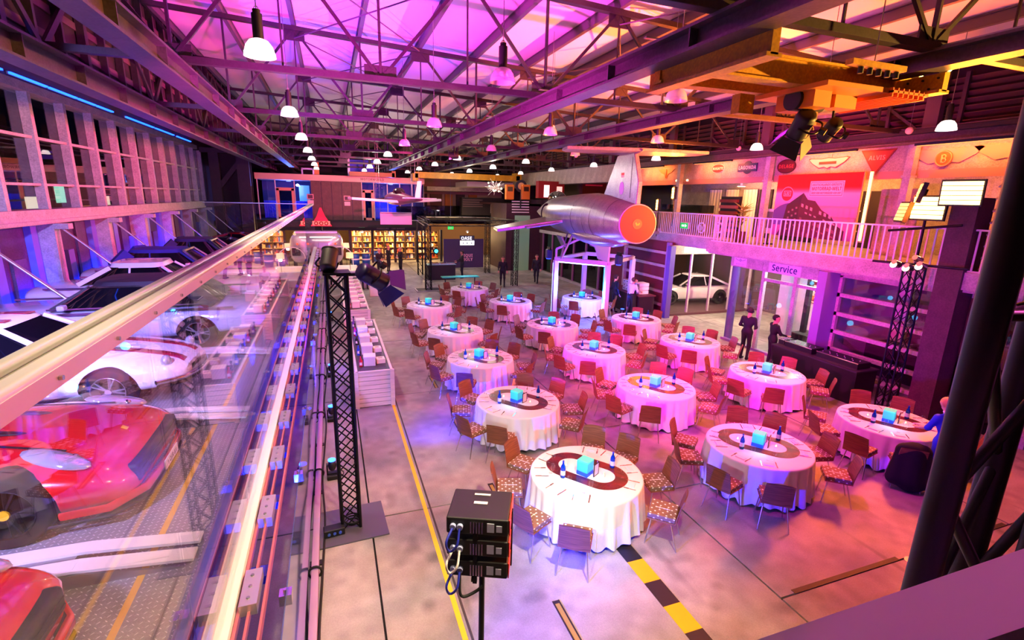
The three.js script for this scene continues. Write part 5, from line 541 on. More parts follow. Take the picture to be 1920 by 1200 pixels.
  const ls = thing('lit_screen', 'small white lit screen with dark marks hanging from the truss gate', 'screen', onZ(876, 451, -32.5).toArray()); part('case', b2(-.5, .5, -.33, .33, -.06, 0), M.black, ls); decal('picture', .98, .62, ctex(96, 64, (x, w, h) => { x.fillStyle = '#181828'; x.fillRect(0, 0, w, 30); x.fillStyle = '#f4f8ff'; x.font = 'bold 30px sans-serif'; x.fillText('OASE', 6, 27, 84); x.fillRect(0, 32, w, 32); x.fillStyle = '#282838'; for (const k of [18, 44, 74]) x.fillRect(k, 46, 7, 8); }), [0, 0, .004], 0, ls, { em: 1.3 });
  const lm = thing('promo_wall', 'dark violet promotional wall with LIQUI MOLY lettering behind the desk', 'banner', onZ(872, 512, -35.5).setY(0).toArray()); part('wall_board', b2(-1.6, 1.4, 0, 2.1, -.06, 0), S(0x3a2858, .6), lm); decal('lettering', .9, .62, textT(180, 124, '#3a2858', '#f0a0c8', [['LIQUI', 62, 34], ['MOLY', 62, 92]]), [.15, .75, .006], 0, lm);
  const dd = thing('dj_desk', 'black draped disc jockey desk with bright mixer top before the promo wall', 'desk', [6.4, 0, -30.6]); part('drape', b2(-.9, .8, 0, .95, -.35, .35), M.black, dd); part('mixer', [b2(-.8, -.2, .95, 1.05, -.25, .25), b2(-.1, .3, .95, 1.03, -.25, .25), b2(.35, .75, .95, 1.05, -.2, .25)], M.chrome, dd); part('top', b2(-.95, .85, .93, .955, -.38, .38), S(0x60a0a8, .4), dd);
  const tt = thing('teal_bar_table', 'teal topped bar table behind the lone banquet table', 'table', [6.3, 0, -25.4]); part('top', rbx(2.0, .05, .5, .02, 0, .95, 0), S(0x18b8a0, .5), tt); for (const s of [-1, 1]) part('leg', cy(.03, .03, .93, 8, s * .8, .465, 0), M.black, tt);  // teal light on the table top is put into its colour
  const bl = thing('stage_beam_lamp', 'black moving lamp with bright cyan lens on the truss gate tower', 'lamp', [5.25, 2.2, -26.6]); part('head', new THREE.SphereGeometry(.14, 14, 10), M.black, bl); part('lens', cy(.09, .09, .04, 14).rotateX(PI / 2).translate(0, 0, .13), glow(0x20c8ff, 14), bl); part('yoke', [b2(-.17, -.14, -.1, .25, -.03, .03), b2(.14, .17, -.1, .25, -.03, .03), b2(-.17, .17, .23, .26, -.03, .03)], M.blackMetal, bl); spot(0x20b8ff, 40, [5.25, 2.2, -26.4], [7.5, .8, -25.4], .5, .6, 2);
  // hanging sport aeroplane
  const ap = thing('sport_aeroplane', 'small pink-lit propeller aeroplane hanging before the glass office', 'aeroplane', onZ(748, 373, -31).toArray(), .35); const pa = S(0xe6dade, .4); { const st = [[-1.9, .05, 0], [-1.5, .25, 0], [-.9, .38, .02], [0, .42, .05], [.8, .3, .02], [1.8, .16, -.02], [2.7, .07, 0]]; const rings = st.map(([z, r, y]) => Array.from({ length: 16 }, (_, j) => [r * .8 * Math.cos(j * PI / 8), y + r * Math.sin(j * PI / 8), z])); part('fuselage', toCreasedNormals(loft(rings.map(r => r.slice().reverse())), 1), S(0x6a3058, .35), ap); } for (const s of [-1, 1]) part('wing', ext([[0, .55], [s * 2.9, .25], [s * 3.0, -.1], [s * 2.8, -.3], [0, -.6]], .1, .02).rotateX(PI / 2).translate(0, -.12, -.2).rotateZ(s * .05), pa, ap); part('tail_fin', ext([[0, 0], [.6, 0], [.75, .95], [.35, .95]], .05).rotateY(-PI / 2).translate(0, .05, 2.0), pa, ap); part('tailplane', ext([[-1.0, .2], [1.0, .2], [.9, -.3], [-.9, -.3]], .05).rotateX(PI / 2).translate(0, .1, 2.45), pa, ap); part('canopy', new THREE.SphereGeometry(.34, 14, 10).scale(.8, .9, 1.8).translate(0, .35, 0), P(0x2a1020, .05, { clearcoat: 1 }), ap); part('propeller', [beam(V(-.8, -.1, -1.95), V(.8, .1, -1.95), .03, .12), cy(.1, .02, .3, 12).rotateX(-PI / 2).translate(0, 0, -2.05)], M.charcoal, ap); part('cables', [[-1.5, 0], [1.5, 0], [0, 2]].map(([x, z]) => bar(V(x, 0, z), V(x * .8, 3.5, z), .008, 4)), M.steel, ap);
  // lounge
  const lamp = (px, py, h, n) => { const p = onY(px, py, 0); const t = thing('floor_lamp', n, 'lamp', p.toArray()); part('shade', cy(.22, .2, .32, 20, 0, h, 0), new THREE.MeshPhysicalMaterial({ color: 0xf4e4c8, roughness: .9, transmission: .35, thickness: 0, emissive: 0xffd090, emissiveIntensity: .9 }), t); part('pole', cy(.015, .015, h - .1, 8, 0, h / 2, 0), M.blackMetal, t); part('base', cy(.14, .14, .03, 18, 0, .015, 0), M.blackMetal, t); const l = new THREE.PointLight(0xffc888, 5); l.position.set(p.x, h - .22, p.z + .02); l.castShadow = true; l.shadow.radius = 4; l.name = 'lounge_lamp_light'; scene.add(l); };
  lamp(548, 506, 1.6, 'cream-shaded lounge lamp between the trailer and the glass screen'); lamp(535, 528, 1.5, 'cream-shaded lounge lamp between the blue drums'); lamp(651, 503, 1.6, 'cream-shaded lounge lamp between the trailer and the shop shelves'); lamp(658, 525, 1.5, 'cream-shaded lounge lamp by the seated guest'); lamp(506, 512, 1.5, 'pale-shaded lounge lamp next to the glass screen');
  const drum = (px, py, n) => { const p = onY(px, py, 0); const t = thing('oil_drum', n, 'barrel', p.toArray()); part('shell', lathe([[0, 0], [.29, 0], [.29, .28], [.3, .3], [.29, .32], [.29, .56], [.3, .58], [.29, .6], [.29, .86], [0, .86]], 24), S(0x14489c, .4), t); part('wood_top', cy(.33, .33, .04, 24, 0, .885, 0), S(0xb88a58, .5), t); part('band', lathe([[.296, .4], [.296, .5]], 24), S(0xd8dcf0, .5), t); };
  [[522, 505, 'nearest the glass screen'], [541, 500, 'under the lamp by the glass screen'], [667, 497, 'beside the seated guest'], [687, 497, 'with wooden rim beside the shop glass'], [705, 490, 'in front of the second shop pane'], [741, 478, 'behind the three standing guests'], [764, 476, 'next to the truss gate'], [778, 474, 'under the shop at the truss gate']].forEach(([x, y, n]) => drum(x, y, 'blue oil drum table with pale band, ' + n));
  const arch = (px, n) => { const p = onY(px, 520, 0); const t = thing('wire_arch', n, 'arch', p.toArray()); part('arch_tube', tube(Array.from({ length: 9 }, (_, k) => V(-.75 * Math.cos(k * PI / 8), 1.2 + .7 * Math.sin(k * PI / 8), 0)), .025, 30, 6), M.white, t); for (const s of [-1, 1]) part('arch_leg', cy(.025, .025, 1.2, 6, s * .75, .6, 0), M.white, t); }; arch(553, 'white tubular garden arch on the glass-screen side of the aisle'); arch(640, 'white tubular garden arch over the seated guest');
  const sofa = (x, z, n, w = 1.6) => { const t = thing('white_sofa', n, 'sofa', [x, 0, z]); part('seat', rbx(w, .4, .75, .05, 0, .2, 0), M.white, t); part('backrest', rbx(w, .4, .2, .05, 0, .58, -.28), M.white, t); for (const s of [-1, 1]) part('armrest', rbx(.18, .55, .75, .04, s * (w / 2 - .09), .3, 0), M.white, t); }; sofa(.55, -29.6, 'white lounge sofa facing the trailer aisle'); sofa(1.6, -28.5, 'white lounge sofa next to the shopping side'); sofa(.6, -32, 'white lounge sofa nearest the trailer');
  for (let k = 0; k < 4; k++) { const t = thing('white_cube_stool', 'white cube stool in the lounge, ' + ['by the second display bench', 'beside the sofas', 'before the drums', 'by the shop glass'][k], 'stool', [1.9 + (k % 2) * .9, 0, -26 - k * 1.7]); part('cube', rbx(.45, .42, .45, .03, 0, .21, 0), M.white, t); part('cushion', rbx(.42, .05, .42, .02, 0, .445, 0), S(0xd8d0d4, .8), t); }
  // display benches clad with white planks
  const bench = (z0, z1, x0, x1, h, n) => { const t = thing('plank_display_bench', n, 'bench', [(x0 + x1) / 2, 0, (z0 + z1) / 2]); const w = x1 - x0, l = z0 - z1; const rows = 8; for (let k = 0; k < rows; k++) { const y0 = .02 + k * (h - .04) / rows, y1 = y0 + (h - .04) / rows - .012; part('end_plank', b2(-w / 2, w / 2, y0, y1, l / 2 - .02, l / 2), M.plank, t); part('end_plank', b2(-w / 2, w / 2, y0, y1, -l / 2, -l / 2 + .02), M.plank, t); part('side_plank', b2(-w / 2, -w / 2 + .02, y0, y1, -l / 2, l / 2), M.plank, t); part('side_plank', b2(w / 2 - .02, w / 2, y0, y1, -l / 2, l / 2), M.plank, t); } for (const sx of [-1, 1]) for (const sz of [-1, 1]) part('corner_post', b2(sx * w / 2 - .05, sx * w / 2 + .05, 0, h, sz * l / 2 - .03, sz * l / 2 + .03), M.plank, t); part('core', b2(-w / 2 + .03, w / 2 - .03, 0, h - .06, -l / 2 + .03, l / 2 - .03), M.charcoal, t); part('dark_top', b2(-w / 2 + .04, w / 2 - .04, h - .06, h - .03, -l / 2 + .04, l / 2 - .04), S(0x3c3a42, .5), t, 'dark grey inset top'); part('rim', [b2(-w / 2 - .02, -w / 2 + .04, h - .03, h, -l / 2, l / 2), b2(w / 2 - .04, w / 2 + .02, h - .03, h, -l / 2, l / 2), b2(-w / 2, w / 2, h - .03, h, l / 2 - .04, l / 2 + .02), b2(-w / 2, w / 2, h - .03, h, -l / 2 - .02, -l / 2 + .04)], M.plank, t); };
  bench(-11.7, -17.0, .36, 1.2, .93, 'long white plank-clad display bench at the end of the yellow line'); bench(-18.6, -26.5, .3, 1.15, .93, 'long white plank-clad display bench next to the lounge sofas');
  let n = 0; for (const [z0, cnt, which] of [[-12.3, 5, 'first'], [-19.2, 7, 'second']]) for (let k = 0; k < cnt; k++) { const z = z0 - k * .98; const P0 = ['at its yellow-line end', 'second along', 'third along', 'fourth along', 'fifth along', 'sixth along', 'last along'][k]; const t = thing('gift_box', 'white gift box on the ' + which + ' plank bench, ' + P0, 'box', [.72, .9, z], rr(-.06, .06), 'white boxes on the plank benches'); part('box', rbx(.28, .22, .3, .01, 0, .11, 0), M.white, t); part('lid', rbx(.3, .05, .32, .01, 0, .225, 0), M.white, t); const t2 = thing('low_gift_box', 'low white box beside the gift box on the ' + which + ' plank bench, ' + P0, 'box', [.99, .9, z - .1], rr(-.06, .06), 'low white boxes on the plank benches'); part('box', rbx(.22, .12, .24, .01, 0, .06, 0), M.white, t2); part('label', b2(-.05, .05, .12, .124, -.05, .05), S(0xb0a8b0, .6), t2); const t3 = thing('display_bottle', 'small ' + ['red', 'blue', 'black', 'red', 'violet', 'blue', 'red'][k] + ' display bottle on the ' + which + ' plank bench, ' + P0, 'bottle', [.5, .9, z + .12]); part('body', lathe([[0, 0], [.045, 0], [.045, .16], [.02, .2], [.02, .26], [0, .26]], 12), S([0xc02030, 0x2040c0, 0x18181c, 0xc02030, 0x7040b0, 0x2040c0, 0xc02030][k], .3), t3); part('tag', b2(-.03, .03, .05, .12, .044, .048), M.white, t3); const t4 = thing('display_figure', 'small dark and red trophy figure on the ' + which + ' plank bench, ' + P0, 'figure', [.52, .9, z - .28]); part('foot', cy(.05, .05, .03, 12, 0, .015, 0), S(0xb03040, .5), t4); part('stem', lathe([[.012, .03], [.03, .12], [.012, .2], [.03, .26], [0, .3]], 10), M.charcoal, t4); }
}

// ---------------------------------------------------------------- aircraft on its stand
{
  const a = .211, P0 = [8.57, 4.39, -12.8]; const j = thing('jet_fighter', 'silver jet fighter with T-tail and red exhaust cover mounted on a lit stand', 'jet aircraft', P0, -a);
  const sk = S(0xb9b6ba, .32, .55, { map: grainTex }); const st = [[0, .565, .565, 0], [-.25, .6, .6, 0], [-1.2, .66, .68, .02], [-2.6, .74, .8, .05], [-4, .82, .86, .06], [-5.4, .98, .86, .05], [-7, 1.08, .84, .03], [-8.4, 1.1, .8, .02], [-9, 1.0, .8, .02], [-9.4, .76, .8, .02], [-10.5, .68, .76, .05], [-11.6, .6, .66, .03], [-13, .44, .5, 0], [-14.4, .26, .3, -.04], [-15.6, .12, .13, -.06], [-16.3, .02, .02, -.07]];
  part('fuselage', toCreasedNormals(loft(st.map(([z, w, h, y]) => Array.from({ length: 32 }, (_, k) => [w * Math.cos(k * PI / 16), y + h * Math.sin(k * PI / 16), z]))), .9), sk, j, 'silver fuselage');
  const ex = part('exhaust_cover', cy(.55, .55, .03, 40).rotateX(PI / 2).translate(0, 0, .02), S(0xc81a08, .5), j, 'round red exhaust cover'); part('cover_rim', new THREE.TorusGeometry(.56, .025, 8, 40), S(0xc8a0a0, .4, .5), ex); part('cover_centre', cy(.15, .15, .03, 24).rotateX(PI / 2).translate(-.02, 0, .03), S(0x7a5010, .6), ex); part('cover_mark', [bx(.05, .1, .01, -.05, 0, .05, 0, 0, .5), bx(.05, .08, .01, .02, .0, .05, 0, 0, -.6)], S(0xc89018, .5), ex);
  part('fin', ext([[-.1, .55], [-3.4, .62], [-2.0, 2.05], [-.55, 2.05], [-.05, 1.2]], .1, .02).rotateY(-PI / 2).translate(.05, 0, 0), sk, j, 'tall tail fin'); part('rudder_line', b2(-.075, .075, .75, 1.95, -.62, -.6), M.charcoal, j);
  for (const s of [-1, 1]) { const g = ext([[0, -.35], [0, -1.9], [s * 2.0, -1.45], [s * 2.15, -1.2], [s * 2.15, -.55]], .06, .015); g.rotateX(PI / 2); part('tailplane', g.translate(0, 2.14, .25), sk, j); }
  part('tailplane_fairing', new THREE.SphereGeometry(1, 14, 10).scale(.1, .1, 1.0).translate(0, 2.1, -1.0), sk, j);
  for (const s of [-1, 1]) { const g = ext([[0, -5.6], [0, -9.0], [s * 2.6, -7.9], [s * 2.6, -6.3]], .09, .02).rotateX(PI / 2).translate(s * .95, 0, 0).rotateZ(-s * .175); const w = part('wing', g.translate(0, .02, 0), sk, j, 'thin stub wing'); part('flap', ext([[s * .2, -5.35], [s * .2, -5.8], [s * 1.5, -5.95], [s * 1.5, -5.5]], .05, .01).rotateX(PI / 2).translate(s * .95, -.02, 0).rotateZ(-s * .175), sk, w); }
  part('belly_fairing', new THREE.SphereGeometry(1, 20, 12).scale(.62, .36, 3.2).translate(0, -.62, -4.2), sk, j); part('ventral_fin', ext([[-2.3, -.8], [-4.2, -.8], [-3.6, -1.45], [-2.4, -1.45]], .05).rotateY(-PI / 2).translate(.025, 0, 0), S(0xb8b0c8, .4, .3), j);
  part('panel_lines', [-1.2, -2.6, -3.4, -4.6].map(z => { const q = st.find(s => s[0] <= z); return new THREE.TorusGeometry(1, .006, 4, 40).scale(interp([...st].reverse(), z, 1) * 1.004, interp([...st].reverse(), z, 2) * 1.004, 1).translate(0, .04, z); }), M.charcoal, j);
  part('canopy', new THREE.SphereGeometry(1, 18, 12).scale(.36, .42, 1.5).translate(0, .66, -11), P(0x1a1420, .04, { clearcoat: 1 }), j); for (const s of [-1, 1]) part('air_intake', [new THREE.TorusGeometry(.3, .04, 6, 20).scale(.8, 1.4, 1).translate(s * .85, 0, -9.35)], M.charcoal, j);
  part('tail_flag', [b2(-.078, .078, 1.45, 1.52, -1.5, -1.25)], S(0xd02018, .5), j); part('tail_marking', [b2(-.077, .077, 1.38, 1.45, -1.5, -1.25)], S(0xe0b0a0, .5), j); part('tail_crest', cy(.2, .2, .156, 20).rotateZ(PI / 2).translate(0, 1.05, -1.4), S(0xb088c8, .5), j);
  for (const s of [-1, 1]) part('landing_gear', [bar(V(s * .35, -.6, -5.9), V(s * .85, -1.75, -5.9), .05, 8), bar(V(s * .45, -.7, -6.6), V(s * .85, -1.7, -6.0), .035, 8)], M.steel, j); part('gear_door', [bx(.05, .5, .9, -.75, -1.05, -6.4, 0, 0, .5), bx(.05, .5, .9, .75, -1.05, -6.4, 0, 0, -.5)], sk, j);
  // stand
  const s = thing('aircraft_stand', 'pale portal-frame stand with glowing light tubes under the jet fighter', 'stand', [0, 0, 0]); const pA = V(9.0, 0, -19.3), pB = V(10.46, 0, -17.46), off = V(2.37, 0, -1.83); const fm = S(0xc8b8d0, .5);
  for (const p of [pA, pB, pA.clone().add(off), pB.clone().add(off)]) part('post', b2(p.x - .09, p.x + .09, 0, 2.52, p.z - .09, p.z + .09), fm, s); const U = (p, y) => p.clone().setY(y);
  part('top_beam', beam(U(pA, 2.58), U(pB, 2.58), .2, .16), fm, s); part('top_beam', beam(U(pA.clone().add(off), 2.58), U(pB.clone().add(off), 2.58), .2, .16), fm, s); part('side_beam', beam(U(pA, 2.58), U(pA.clone().add(off), 2.58), .18, .14), fm, s); part('side_beam', beam(U(pB, 2.58), U(pB.clone().add(off), 2.58), .18, .14), fm, s);
  for (const p of [pA, pB]) part('gear_support', [bar(U(p, 2.6), U(p, 3.0), .05, 8), bar(U(p, 3.0), V(9.75, 3.5, -18.55), .05, 8)], fm, s);
  const dir = pB.clone().sub(pA).normalize(); const nn = V(dir.z, 0, -dir.x); const led = (name, c, k, p, q) => part(name, bar(p, q, .022, 8), glow(c, k), s, 'glowing light tube'); const iA = pA.clone().addScaledVector(dir, .13), iB = pB.clone().addScaledVector(dir, -.13);
  led('light_tube', 0x9fb8ff, 5, U(pA.clone().addScaledVector(dir, -.12), .1), U(pA.clone().addScaledVector(dir, -.12), 2.4)); led('light_tube', 0xd8d0ff, 5, U(iA, 2.46), U(iB, 2.46)); led('light_tube', 0x18b8ff, 4, U(iB, .9), U(iB, 2.4)); led('light_tube', 0xd8f8ff, 5, U(iB, .1), U(iB, .9));
  const L1 = new THREE.PointLight(0x4078ff, 26); L1.position.set(iB.x - .2, 1.3, iB.z - .1); L1.castShadow = true; L1.name = 'stand_tube_light'; scene.add(L1); const L2 = new THREE.PointLight(0x5060ff, 26); L2.position.set(pA.x + .05, 1.5, pA.z + .35); L2.castShadow = true; L2.name = 'stand_tube_light'; scene.add(L2);
  [[8.7, -18.6], [11.0, -16.9], [12.3, -19.0]].forEach(([x, z], i) => { const t = thing('floor_uplight', 'small floor uplight with blue lens by the aircraft stand, ' + ['at its inner post', 'in front of its outer post', 'behind it'][i], 'lamp', [x, 0, z]); part('body', cy(.11, .09, .2, 16, 0, .16, 0), M.black, t); part('lens', cy(.08, .08, .02, 16, 0, .27, 0), glow(0x2040ff, 10), t); part('foot', [b2(-.14, .14, 0, .03, -.1, .1)], M.black, t); spot(0x2038ff, [60, 60, 50][i], [x, .3, z], [x + (i ? -1.2 : .8), 4.2, z + (i === 1 ? .6 : .2)], .75, .8, 3); });
  for (const [x, z, i] of [[8.85, -19.75, 0], [10.85, -17.3, 1]]) { const t = thing('hanging_wash_lamp', 'dark blue wash lamp beside the ' + (i ? 'outer' : 'inner') + ' upper corner of the aircraft stand', 'lamp', [x, 2.75, z]); part('head', rbx(.26, .4, .26, .05, 0, 0, 0), S(0x141a50, .4), t); part('lens', cy(.1, .1, .03, 16, 0, -.21, 0), glow(0x2038ff, 5), t); part('bracket', b2(-.03, .03, .15, .3, -.15, .15), M.blackMetal, t); }
}
// ---------------------------------------------------------------- pendant lamps
{
  const bellOff = new THREE.MeshPhysicalMaterial({ color: 0xf0e4e4, roughness: .25, transmission: .55, thickness: 0, side: THREE.DoubleSide }), bellOn = new THREE.MeshPhysicalMaterial({ color: 0xffffff, roughness: .3, transmission: .3, thickness: 0, emissive: 0xfff4ec, emissiveIntensity: 1.6, side: THREE.DoubleSide });
  const gb = mk(lathe([[.185, 0], [.18, .03], [.155, .12], [.11, .18], [.062, .2]], 24)), gh = mk([cy(.062, .062, .28, 16, 0, .34, 0), cy(.045, .045, .05, 12, 0, .5, 0)]), gr = mk(cy(.007, .007, 1, 5, 0, .5, 0)), gk = mk(new THREE.TorusGeometry(.022, .006, 5, 12).translate(0, .54, 0)), bulb = mk(new THREE.SphereGeometry(.05, 12, 8).translate(0, .14, 0)), rib = mk([1, 2, 3].map(k => new THREE.TorusGeometry([.178, .162, .137][k - 1], .003, 4, 24).rotateX(PI / 2).translate(0, k * .044, 0)));
  const zz = [-2.3, -7.4, -12.5, -17.6, -22.7, -27.8, -32.9, -38]; const rows = [['glass-screen row', -.7, 6.66, zz, 1], ['yellow-line row', 2.47, 6.66, zz, 0], ['middle row', 5.5, 6.66, zz, 0], ['aircraft row', 8.8, 6.66, zz.slice(1), 0], ['emblem-wall row', 12.4, 6.66, zz.slice(1), 1]];
  let off, on; for (const [n, x, y, zs, lit] of rows) zs.forEach((z, i) => { const isOn = lit || z < -20 || (z > -3 && x < 3); const lab = `pendant hall lamp with ${isOn ? 'glowing white' : 'unlit clear'} bell shade, ${['first', 'second', 'third', 'fourth', 'fifth', 'sixth', 'seventh', 'eighth'][i]} of the ${n}`; const make = () => { const t = thing('pendant_lamp', lab, 'lamp', [x, y, z], 0, 'pendant hall lamps'); part('shade', gb, isOn ? bellOn : bellOff, t); part('shade_ribs', rib, isOn ? bellOn : bellOff, t); part('housing', gh, M.black, t, 'black lamp housing'); part('suspension_rod', gr, M.steel, t).position.y = .53; part('hook', gk, M.steel, t); part('bulb', bulb, isOn ? glow(0xfff6ee, 9) : M.white, t); return t; }; if (z < -25 && z > -34 && [2.47, 8.8].includes(x)) { const l = new THREE.PointLight(0xffeedd, 30); l.position.set(x, y - .03, z); l.castShadow = true; l.shadow.radius = 8; l.name = 'pendant_light'; scene.add(l); } let q; if (isOn ? on : off) q = dup(isOn ? on : off, [x, y, z], 0, lab); else if (isOn) q = on = make(); else q = off = make(); q.children.find(c => c.name === 'suspension_rod').scale.y = 9.38 - .05 * x - y - .53; });
  // small round smoke heads and thin wires
  [[1258, 180], [1035, 240], [1385, 278], [1705, 245], [1080, 292]].forEach(([px, py], i) => { const p = onY(px, py, 7.0); const t = thing('hanging_globe', 'tiny pale hanging globe sensor under the roof, ' + ['by the crane', 'by the middle lamps', 'by the first wall lamp', 'by the winged emblem', 'by the aircraft fin'][i], 'sensor', p.toArray()); part('globe', new THREE.SphereGeometry(.09, 12, 10), S(0xe8c8c0, .4), t); part('wire', cy(.005, .005, 9.38 - .05 * p.x - 7, 4, 0, (9.38 - .05 * p.x - 7) / 2, 0), M.steel, t); });
}
// ---------------------------------------------------------------- overhead travelling crane
{
  const t = thing('overhead_crane', 'yellow twin-girder travelling crane hung between the crane beams', 'crane', [0, 0, 0]); const Y = M.yellow;
  const gA = onY(1262, 118, 6.6), gB = onY(1610, 182, 6.6), hA = onY(1345, 100, 6.6), hB = onY(1718, 163, 6.6);
  part('far_girder', [beam(V(4.2, 6.68, -6.1), V(8.2, 6.68, -6.1), .12, .2), beam(V(4.2, 6.58, -6.1), V(8.2, 6.58, -5.95), .2, .03)], Y, t); part('near_girder', [beam(V(4.25, 6.72, -5.42), V(8.25, 6.72, -5.42), .14, .26), beam(V(4.25, 6.58, -5.42), V(8.25, 6.58, -5.42), .24, .03), beam(V(4.25, 6.86, -5.42), V(8.25, 6.86, -5.42), .24, .03)], Y, t);
  for (const [x, s, ya, yb, za, zb] of [[4.28, 1, 6.5, 6.95, -6.3, -4.25], [7.75, -1, 6.55, 6.78, -6.2, -4.75]]) { const c = part('end_carriage', [b2(x - .05, x + .05, ya, yb, za, zb), b2(x - .1, x + .1, ya - .02, ya + .02, za, zb)], Y, t); part('wheel', [-6, -5.6, -5.2, -4.85].map(z => cy(.07, .07, .06, 14).rotateZ(PI / 2).translate(x - s * .1, 6.86, z)), M.steel, c); part('bolts', Array.from({ length: 14 }, (_, k) => cy(.014, .014, .02, 6).rotateZ(PI / 2).translate(x + s * .06, 6.6 + (k % 2) * .12, -6.05 + k * .095)), M.charcoal, c); }
  const tr = part('trolley', [b2(5.9, 7.0, 6.5, 6.56, -6.1, -4.95), b2(6.0, 6.3, 6.3, 6.5, -5.8, -5.2), b2(6.5, 6.9, 6.34, 6.5, -5.9, -5.3)], S(0xc87010, .5), t); part('winch_drum', cy(.14, .14, .5, 18, 0, 0, 0).rotateZ(PI / 2).translate(6.2, 6.42, -5.5), M.charcoal, tr); part('motor', cy(.1, .12, .3, 16).rotateZ(PI / 2).translate(6.72, 6.42, -5.6), M.steel, tr); part('hook_block', [b2(6.3, 6.4, 6.12, 6.3, -5.55, -5.45), new THREE.TorusGeometry(.06, .015, 6, 14, 4.5).translate(6.35, 6.06, -5.5)], S(0xb06010, .5), tr); part('hanging_box', b2(5.35, 5.6, 6.25, 6.5, -5.95, -5.8), Y, tr);
  part('light_bar', b2(5.7, 6.6, 6.62, 6.68, -4.6, -4.5), Y, t); part('light_bar_sockets', Array.from({ length: 5 }, (_, k) => cy(.03, .03, .07, 8, 5.9 + k * .15, 6.58, -4.55)), M.charcoal, t); part('bar_hanger', bar(V(6.1, 6.65, -4.55), V(6.1, 7.4, -4.55), .008, 4), M.steel, t); part('service_walk', [b2(7.0, 7.7, 6.5, 6.53, -6.1, -4.9), ...Array.from({ length: 7 }, (_, k) => b2(7.0 + k * .1, 7.02 + k * .1, 6.45, 6.56, -6.1, -4.9))], S(0xd06010, .5), t);
}
// stage cans
function parCan(name, label, p, to, len, r, mat, doors = true, hex) {
  const t = thing(name, label, 'stage lamp', p); const d = V(to[0] - p[0], to[1] - p[1], to[2] - p[2]).normalize(); const q = new THREE.Quaternion().setFromUnitVectors(V(0, 0, 1), d); const A = g => g.applyQuaternion(q);
  part('can', A(lathe([[0, -len / 2], [r * .8, -len / 2], [r, -len * .35], [r, len * .5], [r * 1.08, len * .5], [r * 1.08, len * .55], [r * .9, len * .55], [r * .9, -len * .3]], 24).rotateX(PI / 2)), mat, t); part('lens', A(cy(r * .9, r * .9, .02, 24).rotateX(PI / 2).translate(0, 0, len * .42)), glow(hex, 4), t);
  if (doors) for (let k = 0; k < 4; k++) { const g = ext([[-r, 0], [r, 0], [r * 1.5, r * 1.7], [-r * 1.5, r * 1.7]], .006).translate(0, 0, 0).rotateX(PI / 2 - .5).translate(0, r * 1.02, len * .55).rotateZ(k * PI / 2); part('barn_door', A(g), mat, t); }
  part('yoke', A(tube([V(-r * 1.15, 0, 0), V(-r * 1.15, r * 1.5, -.02), V(0, r * 1.8, -.02), V(r * 1.15, r * 1.5, -.02), V(r * 1.15, 0, 0)], .014, 16, 6)), M.blackMetal, t); part('clamp', A(b2(-.03, .03, r * 1.75, r * 2.4, -.05, .02)), M.blackMetal, t); if (p[1] > 5) part('hanger', cy(.015, .015, .45, 8, 0, .27, 0), M.blackMetal, t); return t;
}
const canM = S(0x1c1640, .35, .3);
parCan('par_can', 'dark violet stage lamp with barn doors on the lattice tower by the glass screen', [.5, 3.92, -7.2], [1.6, 3.2, -7.7], .4, .13, canM, true, 0xff30b0);
parCan('par_can', 'black stage lamp with flaps under the crane trolley', [6.15, 6.12, -5.45], [8.5, 0, -11], .34, .13, M.black, true, 0xff40c0);
parCan('par_can', 'small black stage lamp hanging beside the crane hook', [6.75, 6.1, -5.5], [9.5, 0, -14], .3, .1, M.black, false, 0xff40c0);
parCan('par_can', 'black stage lamp aimed at the roof from the top of the lattice tower', [-.05, 4.15, -7.2], [1, 9, -11], .3, .11, M.black, false, 0xb030ff);  // lamp added as a source for the magenta roof wash
parCan('par_can', 'black stage lamp clamped under the inner crane beam, aimed at the window wall', [4.1, 6.42, -17.4], [-7, 5.5, -19], .32, .12, M.black, false, 0xff40a0);  // added lamp body for the pink wash on the window wall
parCan('par_can', 'black stage lamp clamped under the inner crane beam, aimed at the glass office', [4.1, 6.42, -22.6], [1, 5, -38], .32, .12, M.black, false, 0xff50a0);  // added lamp body for the pink wash on the office
parCan('par_can', 'black stage lamp over the first parked cars, under the clerestory beam', [-3.75, 6.25, -.9], [-4.2, 1.9, -7], .3, .11, M.black, false, 0xb0a0ff);  // lamp body added for the lavender light on the near deck
parCan('par_can', 'black stage lamp over the red sports car, under the clerestory beam', [-3.75, 6.25, -4.6], [-4.6, 1.9, -14], .3, .11, M.black, false, 0xa090ff);  // second lamp added for lavender light farther along the deck
parCan('par_can', 'black stage lamp over the near gallery, aimed at its handrail', [4.1, 6.42, -.7], [.8, 4.4, -.3], .3, .11, M.black, false, 0xff60c0);  // unseen lamp added to light the handrail pink
for (const [z, n] of [[-8.4, 'beside the pale winged emblem'], [-12.2, 'over the building poster'], [-17.2, 'over the blue emblem'], [-21.5, 'behind the aircraft fin']]) { const t = thing('added_wall_washer', 'slim linear washer lamp under the wall beam, ' + n, 'lamp', [14.83, 6.66, z]); part('housing', b2(-.05, .05, 0, .06, -1.1, 1.1), M.charcoal, t); part('diffuser', b2(-.03, .045, -.012, 0, -1.05, 1.05), glow(0xff9a50, 2), t); const l = new THREE.RectAreaLight(0xff7030, 130, 2.1, .08); l.position.set(14.86, 6.63, z); l.lookAt(15.4, 6.1, z); l.name = 'added_washer_light'; scene.add(l); }  // washers added to brighten the emblem wall
